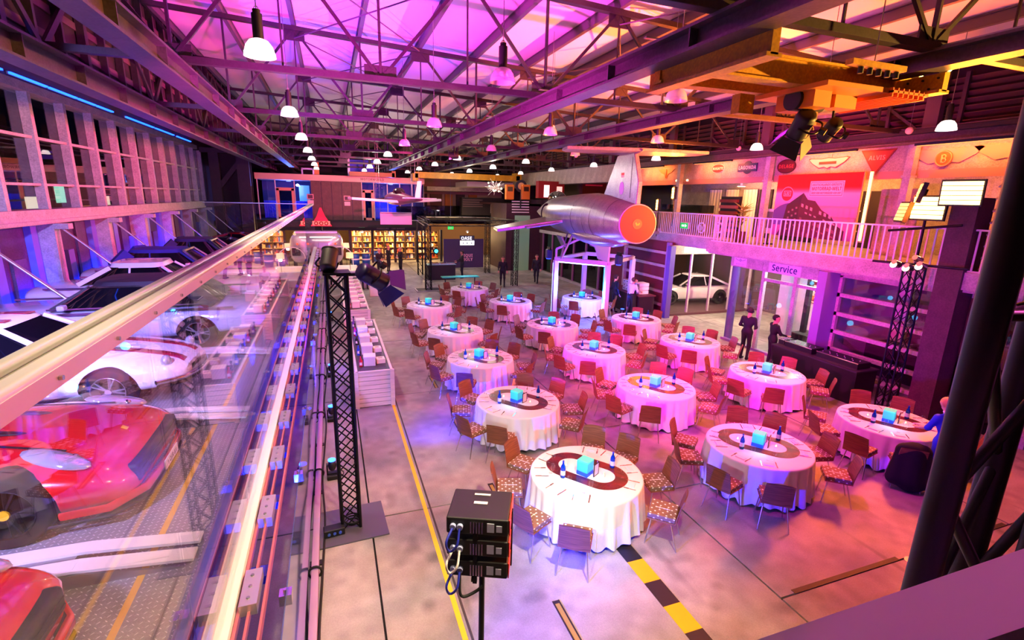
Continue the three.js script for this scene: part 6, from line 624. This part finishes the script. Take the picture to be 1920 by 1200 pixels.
for (const [x, y, z, c, k, n] of [[15.2, 3.12, -12, 0xe8f4e8, 26, 'round white ceiling lamp in the service office'], [16.4, 3.12, -16.6, 0xffe0b8, 60, 'round warm lamp under the gallery before the showroom'], [16.8, 3.1, -20.3, 0xffd8c0, 10, 'round warm ceiling lamp above the white coupe'], [16.8, 5.8, -12.6, 0xff9a58, 22, 'round warm lamp over the gallery behind the poster'], [16.8, 5.8, -17.5, 0xffb070, 26, 'round warm lamp over the gallery near the potted plant'], [16.8, 5.8, -8, 0xff8a40, 22, 'round warm lamp over the gallery behind the floods']]) { const t = thing('ceiling_lamp', n, 'lamp', [x, y, z]); part('rim', new THREE.TorusGeometry(.15, .025, 6, 24).rotateX(PI / 2), M.white, t); part('disc', cy(.14, .14, .04, 24), glow(c, 4), t); part('ceiling_rose', cy(.05, .05, y > 4 ? 1.1 : .06, 10, 0, y > 4 ? .57 : .05, 0), M.white, t); const l = new THREE.PointLight(c, k); l.position.set(x, y - .1, z); l.castShadow = true; l.shadow.radius = 6; l.name = 'ceiling_lamp_light'; scene.add(l); }  // coupe lamp and gallery lamps are added to brighten those rooms
// lattice tower with base plate by the glass screen
{
  const t = thing('lattice_tower', 'black lattice lighting tower on a square base plate by the glass screen', 'lighting tower', [.03, 0, -7.2], .05); part('base_plate', b2(-.52, .52, 0, .02, -.45, .45), S(0x5a5a64, .5, .3), t); tower(t, .26, 3.95, M.blackMetal, .28, .025, .02); part('head_plate', b2(-.18, .18, 3.97, 4.0, -.18, .18), M.blackMetal, t); part('side_arm', bar(V(0, 3.95, 0), V(.55, 3.95, 0), .025, 8), M.blackMetal, t); part('cable_coil', [0, 1, 2].map(k => new THREE.TorusGeometry(.09 + k * .02, .012, 5, 20).rotateX(PI / 2).translate(.02, .06 + k * .03, .02)), M.rubber, t);
  const d = thing('dimmer_box', 'small black dimmer box on the base plate of the lattice tower', 'equipment box', [-.22, .02, -7.02], .1); part('case', rbx(.3, .12, .16, .015, 0, .06, 0), M.black, d); part('sockets', [0, 1, 2].map(k => cy(.022, .022, .02, 10).rotateX(PI / 2).translate(-.08 + k * .08, .06, .085)), S(0x3858c0, .4), d);
}
// cable duct with moving heads beside the glass screen
{
  const t = thing('cable_duct', 'long violet square tube with black cables on the floor below the glass screen', 'duct', [-.47, 0, 0]); part('tube', b2(-.045, .045, .02, .12, 1, -30), S(0xb490b8, .5), t); part('tube_feet', Array.from({ length: 16 }, (_, k) => b2(-.08, .08, 0, .02, -1 - k * 1.8, -1.1 - k * 1.8)), M.black, t); part('cable', tube(Array.from({ length: 26 }, (_, k) => V(.09 + .03 * Math.sin(k * 2.1), .018, 1 - k * 1.2)), .016, 120, 5), M.rubber, t); part('cable', tube(Array.from({ length: 26 }, (_, k) => V(-.09 + .025 * Math.sin(k * 1.7), .018, 1 - k * 1.2)), .014, 120, 5), M.rubber, t); for (let k = 0; k < 8; k++) part('cable_tie', new THREE.TorusGeometry(.085, .018, 6, 14).translate(0, .07, -6.2 - k * 2.6), M.rubber, t);
  let h0; [-8.7, -11.2, -14.2, -17.6, -21, -3.2].forEach((z, i) => [-1, 1].forEach(s => { const lab = `black moving head lamp with glowing blue lens, ${['first', 'second', 'third', 'fourth', 'fifth', 'near'][i]} pair from the base plate, ${s < 0 ? 'glass side' : 'hall side'}`; const p = [-.47 + s * .24, 0, z]; if (!h0) { h0 = thing('moving_head_lamp', lab, 'stage lamp', p, 0, 'moving head lamps by the glass screen'); part('base', rbx(.2, .09, .22, .02, 0, .045, 0), M.black, h0); part('yoke', [b2(-.1, -.075, .08, .28, -.04, .04), b2(.075, .1, .08, .28, -.04, .04), b2(-.1, .1, .08, .1, -.04, .04)], M.blackMetal, h0); part('head', new THREE.SphereGeometry(.095, 16, 12).scale(.78, 1.15, .9).translate(0, .25, 0), M.black, h0); part('lens', cy(.066, .066, .02, 18, 0, .355, 0), glow(0x1c50ff, 16), h0); part('handle_cable', new THREE.TorusGeometry(.06, .009, 5, 14).translate(.13, .06, 0), M.rubber, h0); } else dup(h0, p, 0, lab); }));  // nearest pair is added to carry the near blue side light
}
// stack of flood panels on a stand, seen from behind
{
  const p = onD(898, 1010, 3.6); const t = thing('flood_light_stack', 'stack of three black flood panels on one stand, cabled backs showing', 'stage lamp', [p.x, 0, p.z], -.42);
  for (let k = 0; k < 3; k++) { const y = p.y + .17 - k * .175; const b = part('panel_body', rbx(.44, .13, .36, .012, 0, y, -.08), M.black, t); part('red_filter_edge', b2(.222, .23, y - .06, y + .06, -.25, .09), S(0xd83020, .4), b); part('power_socket', [cy(.022, .022, .03, 12).rotateX(PI / 2).translate(-.17, y, .11), cy(.022, .022, .03, 12).rotateX(PI / 2).translate(-.12, y, .11)], S(0x9098c0, .3), b); part('control_display', [b2(.07, .12, y - .035, y + .035, .1, .104), b2(.135, .175, y - .03, y + .02, .1, .104)], S(0xb8c0d8, .4), b); part('cooling_slot', Array.from({ length: 5 }, (_, i) => b2(-.05 + i * .02, -.04 + i * .02, y - .05, y + .04, .1, .105)), M.chrome, b); part('looped_cable', tube([V(-.17, y, .13), V(-.2, y - .07, .2), V(-.18, y - .16, .17), V(-.13, y - .1, .18), V(-.12, y, .13)], .009, 24, 6), k === 1 ? M.white : S(0x20289a, .5), b); part('front_lens_plate', b2(-.2, .2, y - .055, y + .055, -.265, -.26), glow(0xffe8f0, 3), b); }
  part('carry_print', [b2(-.05, .05, p.y + .236, p.y + .24, -.1, -.07), b2(-.06, .06, p.y + .236, p.y + .24, -.2, -.18)], S(0xc8c0c0, .5), t); part('back_frame', [b2(-.03, .0, p.y - .3, p.y + .15, .06, .1), b2(.2, .24, p.y - .26, p.y + .2, -.1, -.06)], M.blackMetal, t); part('pole', cy(.022, .022, p.y - .2, 10, .03, (p.y - .2) / 2, .04), M.blackMetal, t); for (let k = 0; k < 3; k++) part('tripod_leg', bar(V(.03, .7, .04), V(.03 + .6 * Math.cos(k * 2.1), .01, .04 + .6 * Math.sin(k * 2.1)), .014, 6), M.blackMetal, t); part('power_cable', tube([V(-.12, p.y - .18, .12), V(-.1, p.y - .38, .14), V(0, p.y - .36, .1), V(.04, p.y - .34, .07)], .011, 24, 6), M.rubber, t); part('clamp_knob', cy(.025, .025, .03, 10).rotateZ(PI / 2).translate(-.03, p.y - .3, .05), M.black, t);
}
// flood tower at the shopfront
const FL = [];
{
  const base = onX(1712, 762, 13.0); const bx0 = 12.95, bz = -7.75; const t = thing('flood_tower', 'black lattice tower carrying the dazzling orange floods before the shop windows', 'lighting tower', [bx0, 0, bz]); tower(t, .3, 3.7, M.blackMetal, .35, .025); part('base_plate', b2(-.4, .4, 0, .02, -.4, .4), M.blackMetal, t); part('cross_bar', [bar(V(-.3, 3.75, -.8), V(.3, 3.75, .9), .03, 8), bar(V(0, 3.7, 0), V(0, 4.9, 0), .03, 8), bar(V(-.1, 4.5, -.7), V(.1, 4.7, .7), .03, 8)], M.blackMetal, t);
  const led = (px, py, w, h, ty, tx, label, k) => { const p = onX(px, py, 12.8); const t = thing('flood_light', label, 'flood light', p.toArray(), 0); const g = new THREE.Group(); const q = new THREE.Euler(tx, WEST + ty, 0, 'YXZ'); const A = geo => { geo.applyMatrix4(new THREE.Matrix4().makeRotationFromEuler(q)); return geo; }; part('case', A(b2(-w / 2 - .03, w / 2 + .03, -h / 2 - .03, h / 2 + .03, -.1, -.01)), M.black, t); const cells = []; for (let i = 0; i < 5; i++) part('led_row', A(b2(-w / 2, w / 2, -h / 2 + i * h / 5 + .008, -h / 2 + (i + 1) * h / 5 - .008, -.01, .01)), glow(0xffc068, k), t); part('bracket', A([b2(-.03, .03, -.25, .1, -.16, -.1)][0]), M.blackMetal, t); const n = V(0, 0, 1).applyEuler(q); FL.push([p, n, w, h]); };
  led(1740, 390, .62, .5, .1, -.05, 'dazzling orange-white flood panel on the tower, lower large one', 10); led(1802, 362, .68, .5, .25, .1, 'dazzling orange-white flood panel on the tower, upper large one', 10); led(1690, 397, .5, .42, -.7, -.2, 'slatted flood panel turned aside on the tower beside the column', 2.5); led(1722, 361, .5, .4, -.95, -.2, 'slatted flood panel turned aside on the tower, behind the lower large one', 2.5);
  const sp = thing('small_spot_cluster', 'cluster of small chrome spots at the head of the flood tower', 'stage lamp', [12.85, 3.75, -7.75]); part('spots', [[-.1, 0, -.3], [-.12, -.05, 0], [-.1, .02, .25], [-.05, .15, .1]].map(q => cy(.09, .06, .2, 14).rotateZ(1.2).translate(...q)), M.chrome, sp); part('lenses', [[-.2, -.03, -.3], [-.22, -.08, 0], [-.2, -.01, .25]].map(q => cy(.075, .075, .02, 14).rotateZ(1.2).translate(...q)), glow(0xffd8b0, 5), sp);
  for (const [px, py, n] of [[1232, 384, 'bright orange square flood beside the exhaust cover'], [1262, 362, 'bright orange square flood above the one beside the exhaust cover']]) { const p = onX(px, py, 13.4); const t = thing('flood_light', n, 'flood light', p.toArray()); part('case', bx(.12, .5, .5, .07, 0, 0, -.5), M.black, t); for (let i = 0; i < 4; i++) part('led_row', bx(.03, .09, .44, -.01, -.165 + i * .11, 0, -.5), glow(0xffb858, 9), t); part('hanger', cy(.015, .015, 1.2, 6, .1, -.75, 0), M.blackMetal, t); FL.push([p, V(-.87, 0, .48), .44, .44]); }
  for (const [p, n, w, h] of FL) { const l = new THREE.RectAreaLight(0xff6a18, FLN(p), w, h); l.position.copy(p).addScaledVector(n, .03); l.lookAt(p.clone().addScaledVector(n, 5)); l.name = 'flood_light'; scene.add(l); }
}
{ const t = thing('added_gallery_flood', 'orange flood lamp clamped to the balcony railing near the handrail gallery', 'flood light', [13.25, 4.75, -2.2]); part('case', rbx(.3, .4, .5, .04, .1, 0, 0), M.black, t); part('lens', b2(-.07, -.05, -.16, .16, -.2, .2), glow(0xff9a40, 6), t); part('clamp', b2(.2, .3, -.25, -.1, -.05, .05), M.blackMetal, t); }  // out-of-view flood added as the source of the crane light
// near right: black lattice mast and gallery handrail
{
  const b1 = onD(1824, 720, 1.05), b2_ = onD(1885, 800, 1.28), b3 = b1.clone().add(V(.3, 0, .06)); const t = thing('lattice_mast', 'thick black lattice mast rising just before the gallery handrail', 'lighting tower', [b1.x, 0, b1.z]); const mm = S(0x141014, .5, .2); const o = p => V(p.x - b1.x, 0, p.z - b1.z); const L = [o(b1), o(b2_), o(b3)];
  for (const q of L) part('leg', bar(V(q.x, 0, q.z), V(q.x, 7, q.z), .032, 14), mm, t); for (const [i, j] of [[0, 1], [1, 2], [2, 0]]) { const gs = []; for (let k = 0; k < 16; k++) { const y = .2 + k * .42, a = L[k % 2 ? i : j], c = L[k % 2 ? j : i]; gs.push(bar(V(a.x, y, a.z), V(c.x, y + .42, c.z), .013, 8)); if (k % 2) gs.push(bar(V(L[i].x, y, L[i].z), V(L[j].x, y, L[j].z), .012, 8)); } part('lacing', gs, mm, t); } part('base_plate', b2(-.35, .5, 0, .02, -.4, .3), mm, t);
  const A = onD(1380, 1310, .72), B = onD(2000, 1098, .72), C = A.clone().add(A.clone().sub(B).multiplyScalar(.6)); const h = thing('gallery_handrail', 'broad pink-lit metal handrail of the near gallery', 'handrail', [0, 0, 0]); part('top_rail', beam(C, B.clone().add(B.clone().sub(A)), .1, .055), S(0xd8ccd8, .4), h); const dn = V(0, -1, 0); part('infill_panel', beam(C.clone().add(V(0, -.5, 0)), B.clone().add(B.clone().sub(A)).add(V(0, -.5, 0)), .02, .8), S(0x8a70c0, .5), h); for (const k of [.55, 1.2]) { const q = A.clone().lerp(B, k); part('post', b2(q.x - .02, q.x + .02, 3.45, q.y - .02, q.z - .02, q.z + .02), mm, h); }
  const gs = structGroup('floor_near_gallery'); part('slab', b2(-.7, 13.4, 3.2, 3.45, 0.1, 4.2), M.charcoal, gs);
}

// ---------------------------------------------------------------- people
function sdfMesh(bones, res, half, centre, k) { // bones: [ax,ay,az,bx,by,bz,ra,rb,colour,zs]
  const mc = new MarchingCubes(res, new THREE.MeshStandardMaterial(), false, false, 200000); mc.isolation = 0; const n = res, hs = res / 2, f = mc.field;
  for (let z = 0; z < n; z++) for (let y = 0; y < n; y++) for (let x = 0; x < n; x++) {
    const px = (x - hs) / hs * half + centre[0], py = (y - hs) / hs * half + centre[1], pz = (z - hs) / hs * half + centre[2]; let d = 1e3;
    for (const b of bones) { const q = Math.max(b[6], b[7]) + .12; if (px < Math.min(b[0], b[3]) - q || px > Math.max(b[0], b[3]) + q || py < Math.min(b[1], b[4]) - q || py > Math.max(b[1], b[4]) + q || pz < Math.min(b[2], b[5]) - q || pz > Math.max(b[2], b[5]) + q) continue; const e = dist(b, px, py, pz), h = Math.max(k - Math.abs(d - e), 0) / k; d = Math.min(d, e) - h * h * k * .25; }
    f[x + y * n + z * n * n] = -Math.min(d, .3);
  }
  mc.update(); const c = mc.count, P = new Float32Array(c * 3), N = new Float32Array(c * 3); for (let i = 0; i < c; i++) for (let a = 0; a < 3; a++) { P[i * 3 + a] = mc.positionArray[i * 3 + a] * half + centre[a]; N[i * 3 + a] = mc.normalArray[i * 3 + a]; }
  const g = new THREE.BufferGeometry(); g.setAttribute('position', new THREE.BufferAttribute(P, 3)); g.setAttribute('normal', new THREE.BufferAttribute(N, 3)); return g;
}
function dist(b, x, y, z) { const zs = b[9] || 1, dx = b[3] - b[0], dy = b[4] - b[1], dz = (b[5] - b[2]) * zs, ux = x - b[0], uy = y - b[1], uz = (z - b[2]) * zs, L = dx * dx + dy * dy + dz * dz, t = Math.max(0, Math.min(1, L ? (ux * dx + uy * dy + uz * dz) / L : 0)); return Math.hypot(ux - t * dx, uy - t * dy, uz - t * dz) - (b[6] + (b[7] - b[6]) * t); }
const headG = sdfMesh([[0, .02, -.012, 0, .03, -.012, .095, .095, 0, .88], [0, -.06, .02, 0, -.03, .02, .058, .07, 0], [0, -.025, .09, 0, .01, .085, .014, .009, 0], [0, -.105, .05, 0, -.085, .06, .028, .03, 0], [-.078, -.02, -.01, -.08, .015, -.015, .016, .02, 0, 1.4], [.078, -.02, -.01, .08, .015, -.015, .016, .02, 0, 1.4], [-.035, .03, .078, .035, .03, .078, .014, .014, 0], [-.02, -.062, .082, .02, -.062, .082, .009, .009, 0], [0, -.16, -.02, 0, -.06, -.015, .052, .05, 0]], 64, .2, [0, -.01, 0], .03);
const handG = sdfMesh([[0, .0, 0, 0, -.075, .005, .026, .034, 0, 1.7], [-.028, -.08, .006, -.034, -.15, .03, .009, .008, 0], [-.01, -.085, .006, -.012, -.17, .035, .0095, .008, 0], [.01, -.085, .006, .012, -.162, .037, .0092, .008, 0], [.028, -.078, .006, .032, -.138, .034, .0085, .007, 0], [-.03, -.02, .008, -.058, -.075, .03, .012, .0085, 0]], 56, .13, [0, -.08, .01], .014);
function person(o) {
  const a = o.arms, lg = o.legs || [[.09, .93, 0, .1, .5, .03, .1, .09, -.02], [-.09, .93, 0, -.1, .5, .03, -.1, .09, -.02]], ln = o.lean || 0; const B = []; const tz = y => ln * (y - .95);
  for (const l of lg) { B.push([l[0], l[1], l[2], l[3], l[4], l[5], .095, .06, 2], [l[3], l[4], l[5], l[6], l[7], l[8], .06, .042, 2], [l[6], l[7] - .04, l[8] - .02, l[6], l[7] - .055, l[8] + .15, .042, .034, 3]); }
  const hy = (lg[0][1] + lg[1][1]) / 2, dy = hy - .93, hz = lg[0][2]; const Y = y => y + dy, Zf = y => hz + ln * (y - .95);
  B.push([-.05, Y(.97), hz, .05, Y(.97), hz, .125, .125, o.skirt ? 1 : 2, 1.15], [0, Y(1.0), hz, 0, Y(1.2), Zf(1.2), .13, .125, 1, 1.3], [-.05, Y(1.25), Zf(1.25), .05, Y(1.25), Zf(1.25), .12, .12, 1, 1.25], [-.09, Y(1.34), Zf(1.34), .09, Y(1.34), Zf(1.34), .105, .105, 1, 1.25], [-.16, Y(1.41), Zf(1.41), .16, Y(1.41), Zf(1.41), .062, .062, 1], [0, Y(1.42), Zf(1.42), 0, Y(1.53), Zf(1.53) + .02, .06, .052, 0]);
  if (o.skirt) B.push([0, Y(.98), hz, 0, .25, hz, .16, .24, 1, 1.05]);
  for (const q of a) B.push([q[0], Y(q[1]), q[2] + Zf(1.4), q[3], Y(q[4]), q[5] + Zf(1.3), .056, .046, o.bare ? (o.bare) - 1 : 1], [q[3], Y(q[4]), q[5] + Zf(1.3), q[6], Y(q[7]), q[8] + Zf(1.2), .044, .03, o.bare ? 0 : 1]);
  const body = sdfMesh(B, o.res || 64, .95, [0, .9, .05], .05); const col = [o.skin || 0xc98f74, o.top, o.pants, o.shoes || 0x141214, o.hair].map(h => new THREE.Color(h)); const paint = (g, fn) => { const p = g.attributes.position, c = new Float32Array(p.count * 3); for (let i = 0; i < p.count; i++) { const k = col[fn(p.getX(i), p.getY(i), p.getZ(i))]; c[i * 3] = k.r; c[i * 3 + 1] = k.g; c[i * 3 + 2] = k.b; } g.setAttribute('color', new THREE.BufferAttribute(c, 3)); return g; };
  paint(body, (x, y, z) => { let d = 9, r = 1; for (const b of B) { const e = dist(b, x, y, z); if (e < d) { d = e; r = b[8]; } } return r; });
  const hd = paint(headG.clone(), (x, y, z) => (o.bald ? y > .2 : (y > .055 || (z < -.012 && y > -.06) || (y > .03 && z < .03))) ? 4 : 0); hd.scale(1.03, 1.03, 1.03); hd.rotateX(o.nod || 0); hd.rotateY(o.look || 0); hd.translate(0, Y(1.64), Zf(1.62) + .02 + (o.nod ? .03 : 0));
  const hs = a.map((q, i) => { const g = paint(handG.clone(), () => 0); if (q[0] < 0) { g.scale(-1, 1, 1); const p = g.attributes.position, n = g.attributes.normal, c = g.attributes.color; for (const t of [p, n, c]) for (let v = 0; v < t.count; v += 3) { const s = [t.getX(v), t.getY(v), t.getZ(v)]; t.setXYZ(v, t.getX(v + 1), t.getY(v + 1), t.getZ(v + 1)); t.setXYZ(v + 1, ...s); } } const d = V(q[6] - q[3], q[7] - q[4], q[8] - q[5] + (ln * -.1)).normalize(); g.applyQuaternion(new THREE.Quaternion().setFromUnitVectors(V(0, -1, 0), d)); return g.translate(q[6], Y(q[7]), q[8] + Zf(1.2)); });
  const g = mergeGeometries([body, hd, ...hs]); const t = thing('person', o.label, 'person', o.p, o.turn); const m = new THREE.Mesh(g, new THREE.MeshStandardMaterial({ vertexColors: true, roughness: .75 })); m.name = 'body'; m.castShadow = m.receiveShadow = true; t.add(m);
  if (o.scale) t.scale.setScalar(o.scale);
  const hair = new THREE.SphereGeometry(.1, 18, 12, 0, PI * 2, 0, PI * .5).scale(.96, 1.0, 1.1).rotateX(-.42); hair.rotateX(o.nod || 0); hair.rotateY(o.look || 0); if (!o.bald) part('hair', hair.translate(0, Y(1.668), Zf(1.62) + .006 + (o.nod ? .03 : 0)), S(o.hair, .8), t);
  const eyes = [-1, 1].map(s => new THREE.SphereGeometry(.0095, 8, 6).translate(s * .034, .006, .086).scale(1.03, 1.03, 1.03).rotateX(o.nod || 0).rotateY(o.look || 0).translate(0, Y(1.64), Zf(1.62) + .02 + (o.nod ? .03 : 0))); part('eye', eyes[0], M.dark, t); part('eye', eyes[1], M.dark, t);
  if (o.extra) o.extra(t, Y, Zf); return t;
}
const down = [[.2, 1.41, 0, .25, 1.14, -.02, .27, .9, .06], [-.2, 1.41, 0, -.25, 1.14, -.02, -.27, .9, .06]], fold = [[.2, 1.41, 0, .25, 1.15, .04, .1, 1.12, .22], [-.2, 1.41, 0, -.25, 1.15, .04, -.1, 1.08, .22]], reach = [[.2, 1.41, 0, .24, 1.17, .1, .16, 1.06, .36], [-.2, 1.41, 0, -.24, 1.17, .1, -.16, 1.1, .34]], walk = [[.09, .93, 0, .1, .52, .12, .1, .1, .2], [-.09, .93, 0, -.1, .5, .0, -.1, .12, -.25]], wArms = [[.2, 1.41, 0, .25, 1.15, -.1, .26, .93, -.06], [-.2, 1.41, 0, -.25, 1.15, .04, -.25, .96, .18]];
{
  const at = (px, py) => onY(px, py, 0).setY(0).toArray();
  person({ label: 'blonde person in a bright blue overall laying out the first table of the shopfront row', p: [10.2, 0, -5.0], turn: PI - .3, arms: reach, lean: .1, top: 0x2038c8, pants: 0x2038c8, shoes: 0xd8d0d8, hair: 0xd8b060, bare: 2, skin: 0xd09a80, nod: .35, res: 104, extra: (t, Y, Z) => { part('menu_sheets', [bx(.2, .012, .26, 0, Y(1.07), Z(1.2) + .44, 0, .2)], S(0xd0a8c8, .6), t, 'sheaf of menu cards in both hands'); part('neckerchief', new THREE.TorusGeometry(.062, .016, 6, 18).rotateX(PI / 2).translate(0, Y(1.5), Z(1.5) + .01), M.white, t); } });
  person({ label: 'technician in black with headset standing behind the control desk end', p: [12.75, 0, -12.2], turn: 1.9, arms: [[.2, 1.41, 0, .26, 1.15, .0, .14, 1.05, .2], [-.2, 1.41, 0, -.26, 1.15, 0, -.14, 1.05, .2]], top: 0x100c0e, pants: 0x0c0a0c, hair: 0x2a1a18, nod: .2, res: 84, extra: (t, Y, Z) => part('headset', [new THREE.TorusGeometry(.105, .01, 6, 20, PI).translate(0, Y(1.66), .02), new THREE.SphereGeometry(.035, 10, 8).translate(.1, Y(1.645), .02), new THREE.SphereGeometry(.035, 10, 8).translate(-.1, Y(1.645), .02)], M.black, t) });
  person({ label: 'technician in black with dark hair standing at the lighting console', p: [12.95, 0, -11.35], turn: 1.2, arms: reach, top: 0x0e0c0e, pants: 0x0c0a10, hair: 0x140e10, res: 84, look: -.5, scale: .97 });
  person({ label: 'waiter in dark suit standing at the catering counter next to the aircraft stand', p: [12.2, 0, -19.6], turn: 1.6, arms: down, top: 0x120c14, pants: 0x0e0a12, hair: 0x3a2018 });
  person({ label: 'waiter in white shirt and dark apron sorting at the catering counter', p: [12.5, 0, -18.7], turn: 1.7, arms: reach, top: 0xd8d0dc, pants: 0x16101c, hair: 0x4a2a20, lean: .12, extra: (t, Y, Z) => part('apron', [b2(-.15, .15, .4, 1.25, .13, .15), b2(-.19, -.15, .4, 1.0, -.05, .15), b2(.15, .19, .4, 1.0, -.05, .15)], S(0x1a1220, .8), t) });
  person({ label: 'guest in dark suit walking towards the tables from the truss gate', p: at(942, 537), turn: -.3, arms: wArms, legs: walk, top: 0x141018, pants: 0x121018, hair: 0x5a4038 });
  person({ label: 'guest in dark jacket walking beside the dark block, one hand low', p: at(1005, 531), turn: -.5, arms: down, legs: walk, top: 0x16121c, pants: 0x121016, hair: 0x6a5048 });
  person({ label: 'stout guest in dark jacket standing nearest the stage lamp by the lounge', p: at(712, 519), turn: .6, arms: fold, top: 0x2a1a20, pants: 0x14101a, hair: 0xb09a90, scale: 1.02 });
  person({ label: 'guest in black with crossed hands standing between two others before the drums', p: at(729, 509), turn: .9, arms: fold, top: 0x121018, pants: 0x101018, hair: 0x8a6a58 });
  person({ label: 'guest in dark suit standing before the lit shop shelves', p: at(752, 513), turn: -1.2, arms: fold, top: 0x14121a, pants: 0x101014, hair: 0x9a7a68 });
  person({ label: 'disc jockey in dark clothes standing at the draped desk', p: [7.75, 0, -30.7], turn: -1.6, arms: reach, top: 0x10161c, pants: 0x14202a, hair: 0x241c1c });
  person({ label: 'seated guest in white shirt under the garden arch', p: [1.5, 0, -28.35], turn: .2, arms: [[.2, 1.41, 0, .26, 1.16, .08, .15, 1.02, .28], [-.2, 1.41, 0, -.26, 1.16, .08, -.15, 1.02, .28]], legs: [[.1, .5, 0, .12, .5, .42, .12, .1, .45], [-.1, .5, 0, -.12, .5, .42, -.12, .1, .45]], top: 0xd8d8e0, pants: 0x1a1a22, hair: 0x8a4020 });
  // black jacket hung over a chair by the person in blue
  const p = onY(1690, 905, 0); const jk = thing('hung_jacket', 'black jacket hung over a chair back beside the person in blue', 'jacket', [9.72, 0, -5.18], -.64); const jg = sdfMesh([[-.2, .86, 0, .2, .86, 0, .09, .09, 0], [-.24, .8, .02, -.3, .25, .06, .1, .15, 0], [.24, .8, .02, .3, .22, .06, .1, .15, 0], [0, .8, .05, 0, .25, .08, .2, .24, 0], [-.1, .3, .02, .1, .2, .02, .2, .22, 0]], 56, .62, [0, .5, .03], .12); jk.scale.set(.82, .92, .82); part('jacket_cloth', jg, S(0x060506, .9), jk); part('collar', new THREE.TorusGeometry(.1, .03, 8, 18, PI).rotateX(PI / 2).translate(0, .96, 0), S(0x060506, .9), jk);
}
renderer.render(scene, camera);
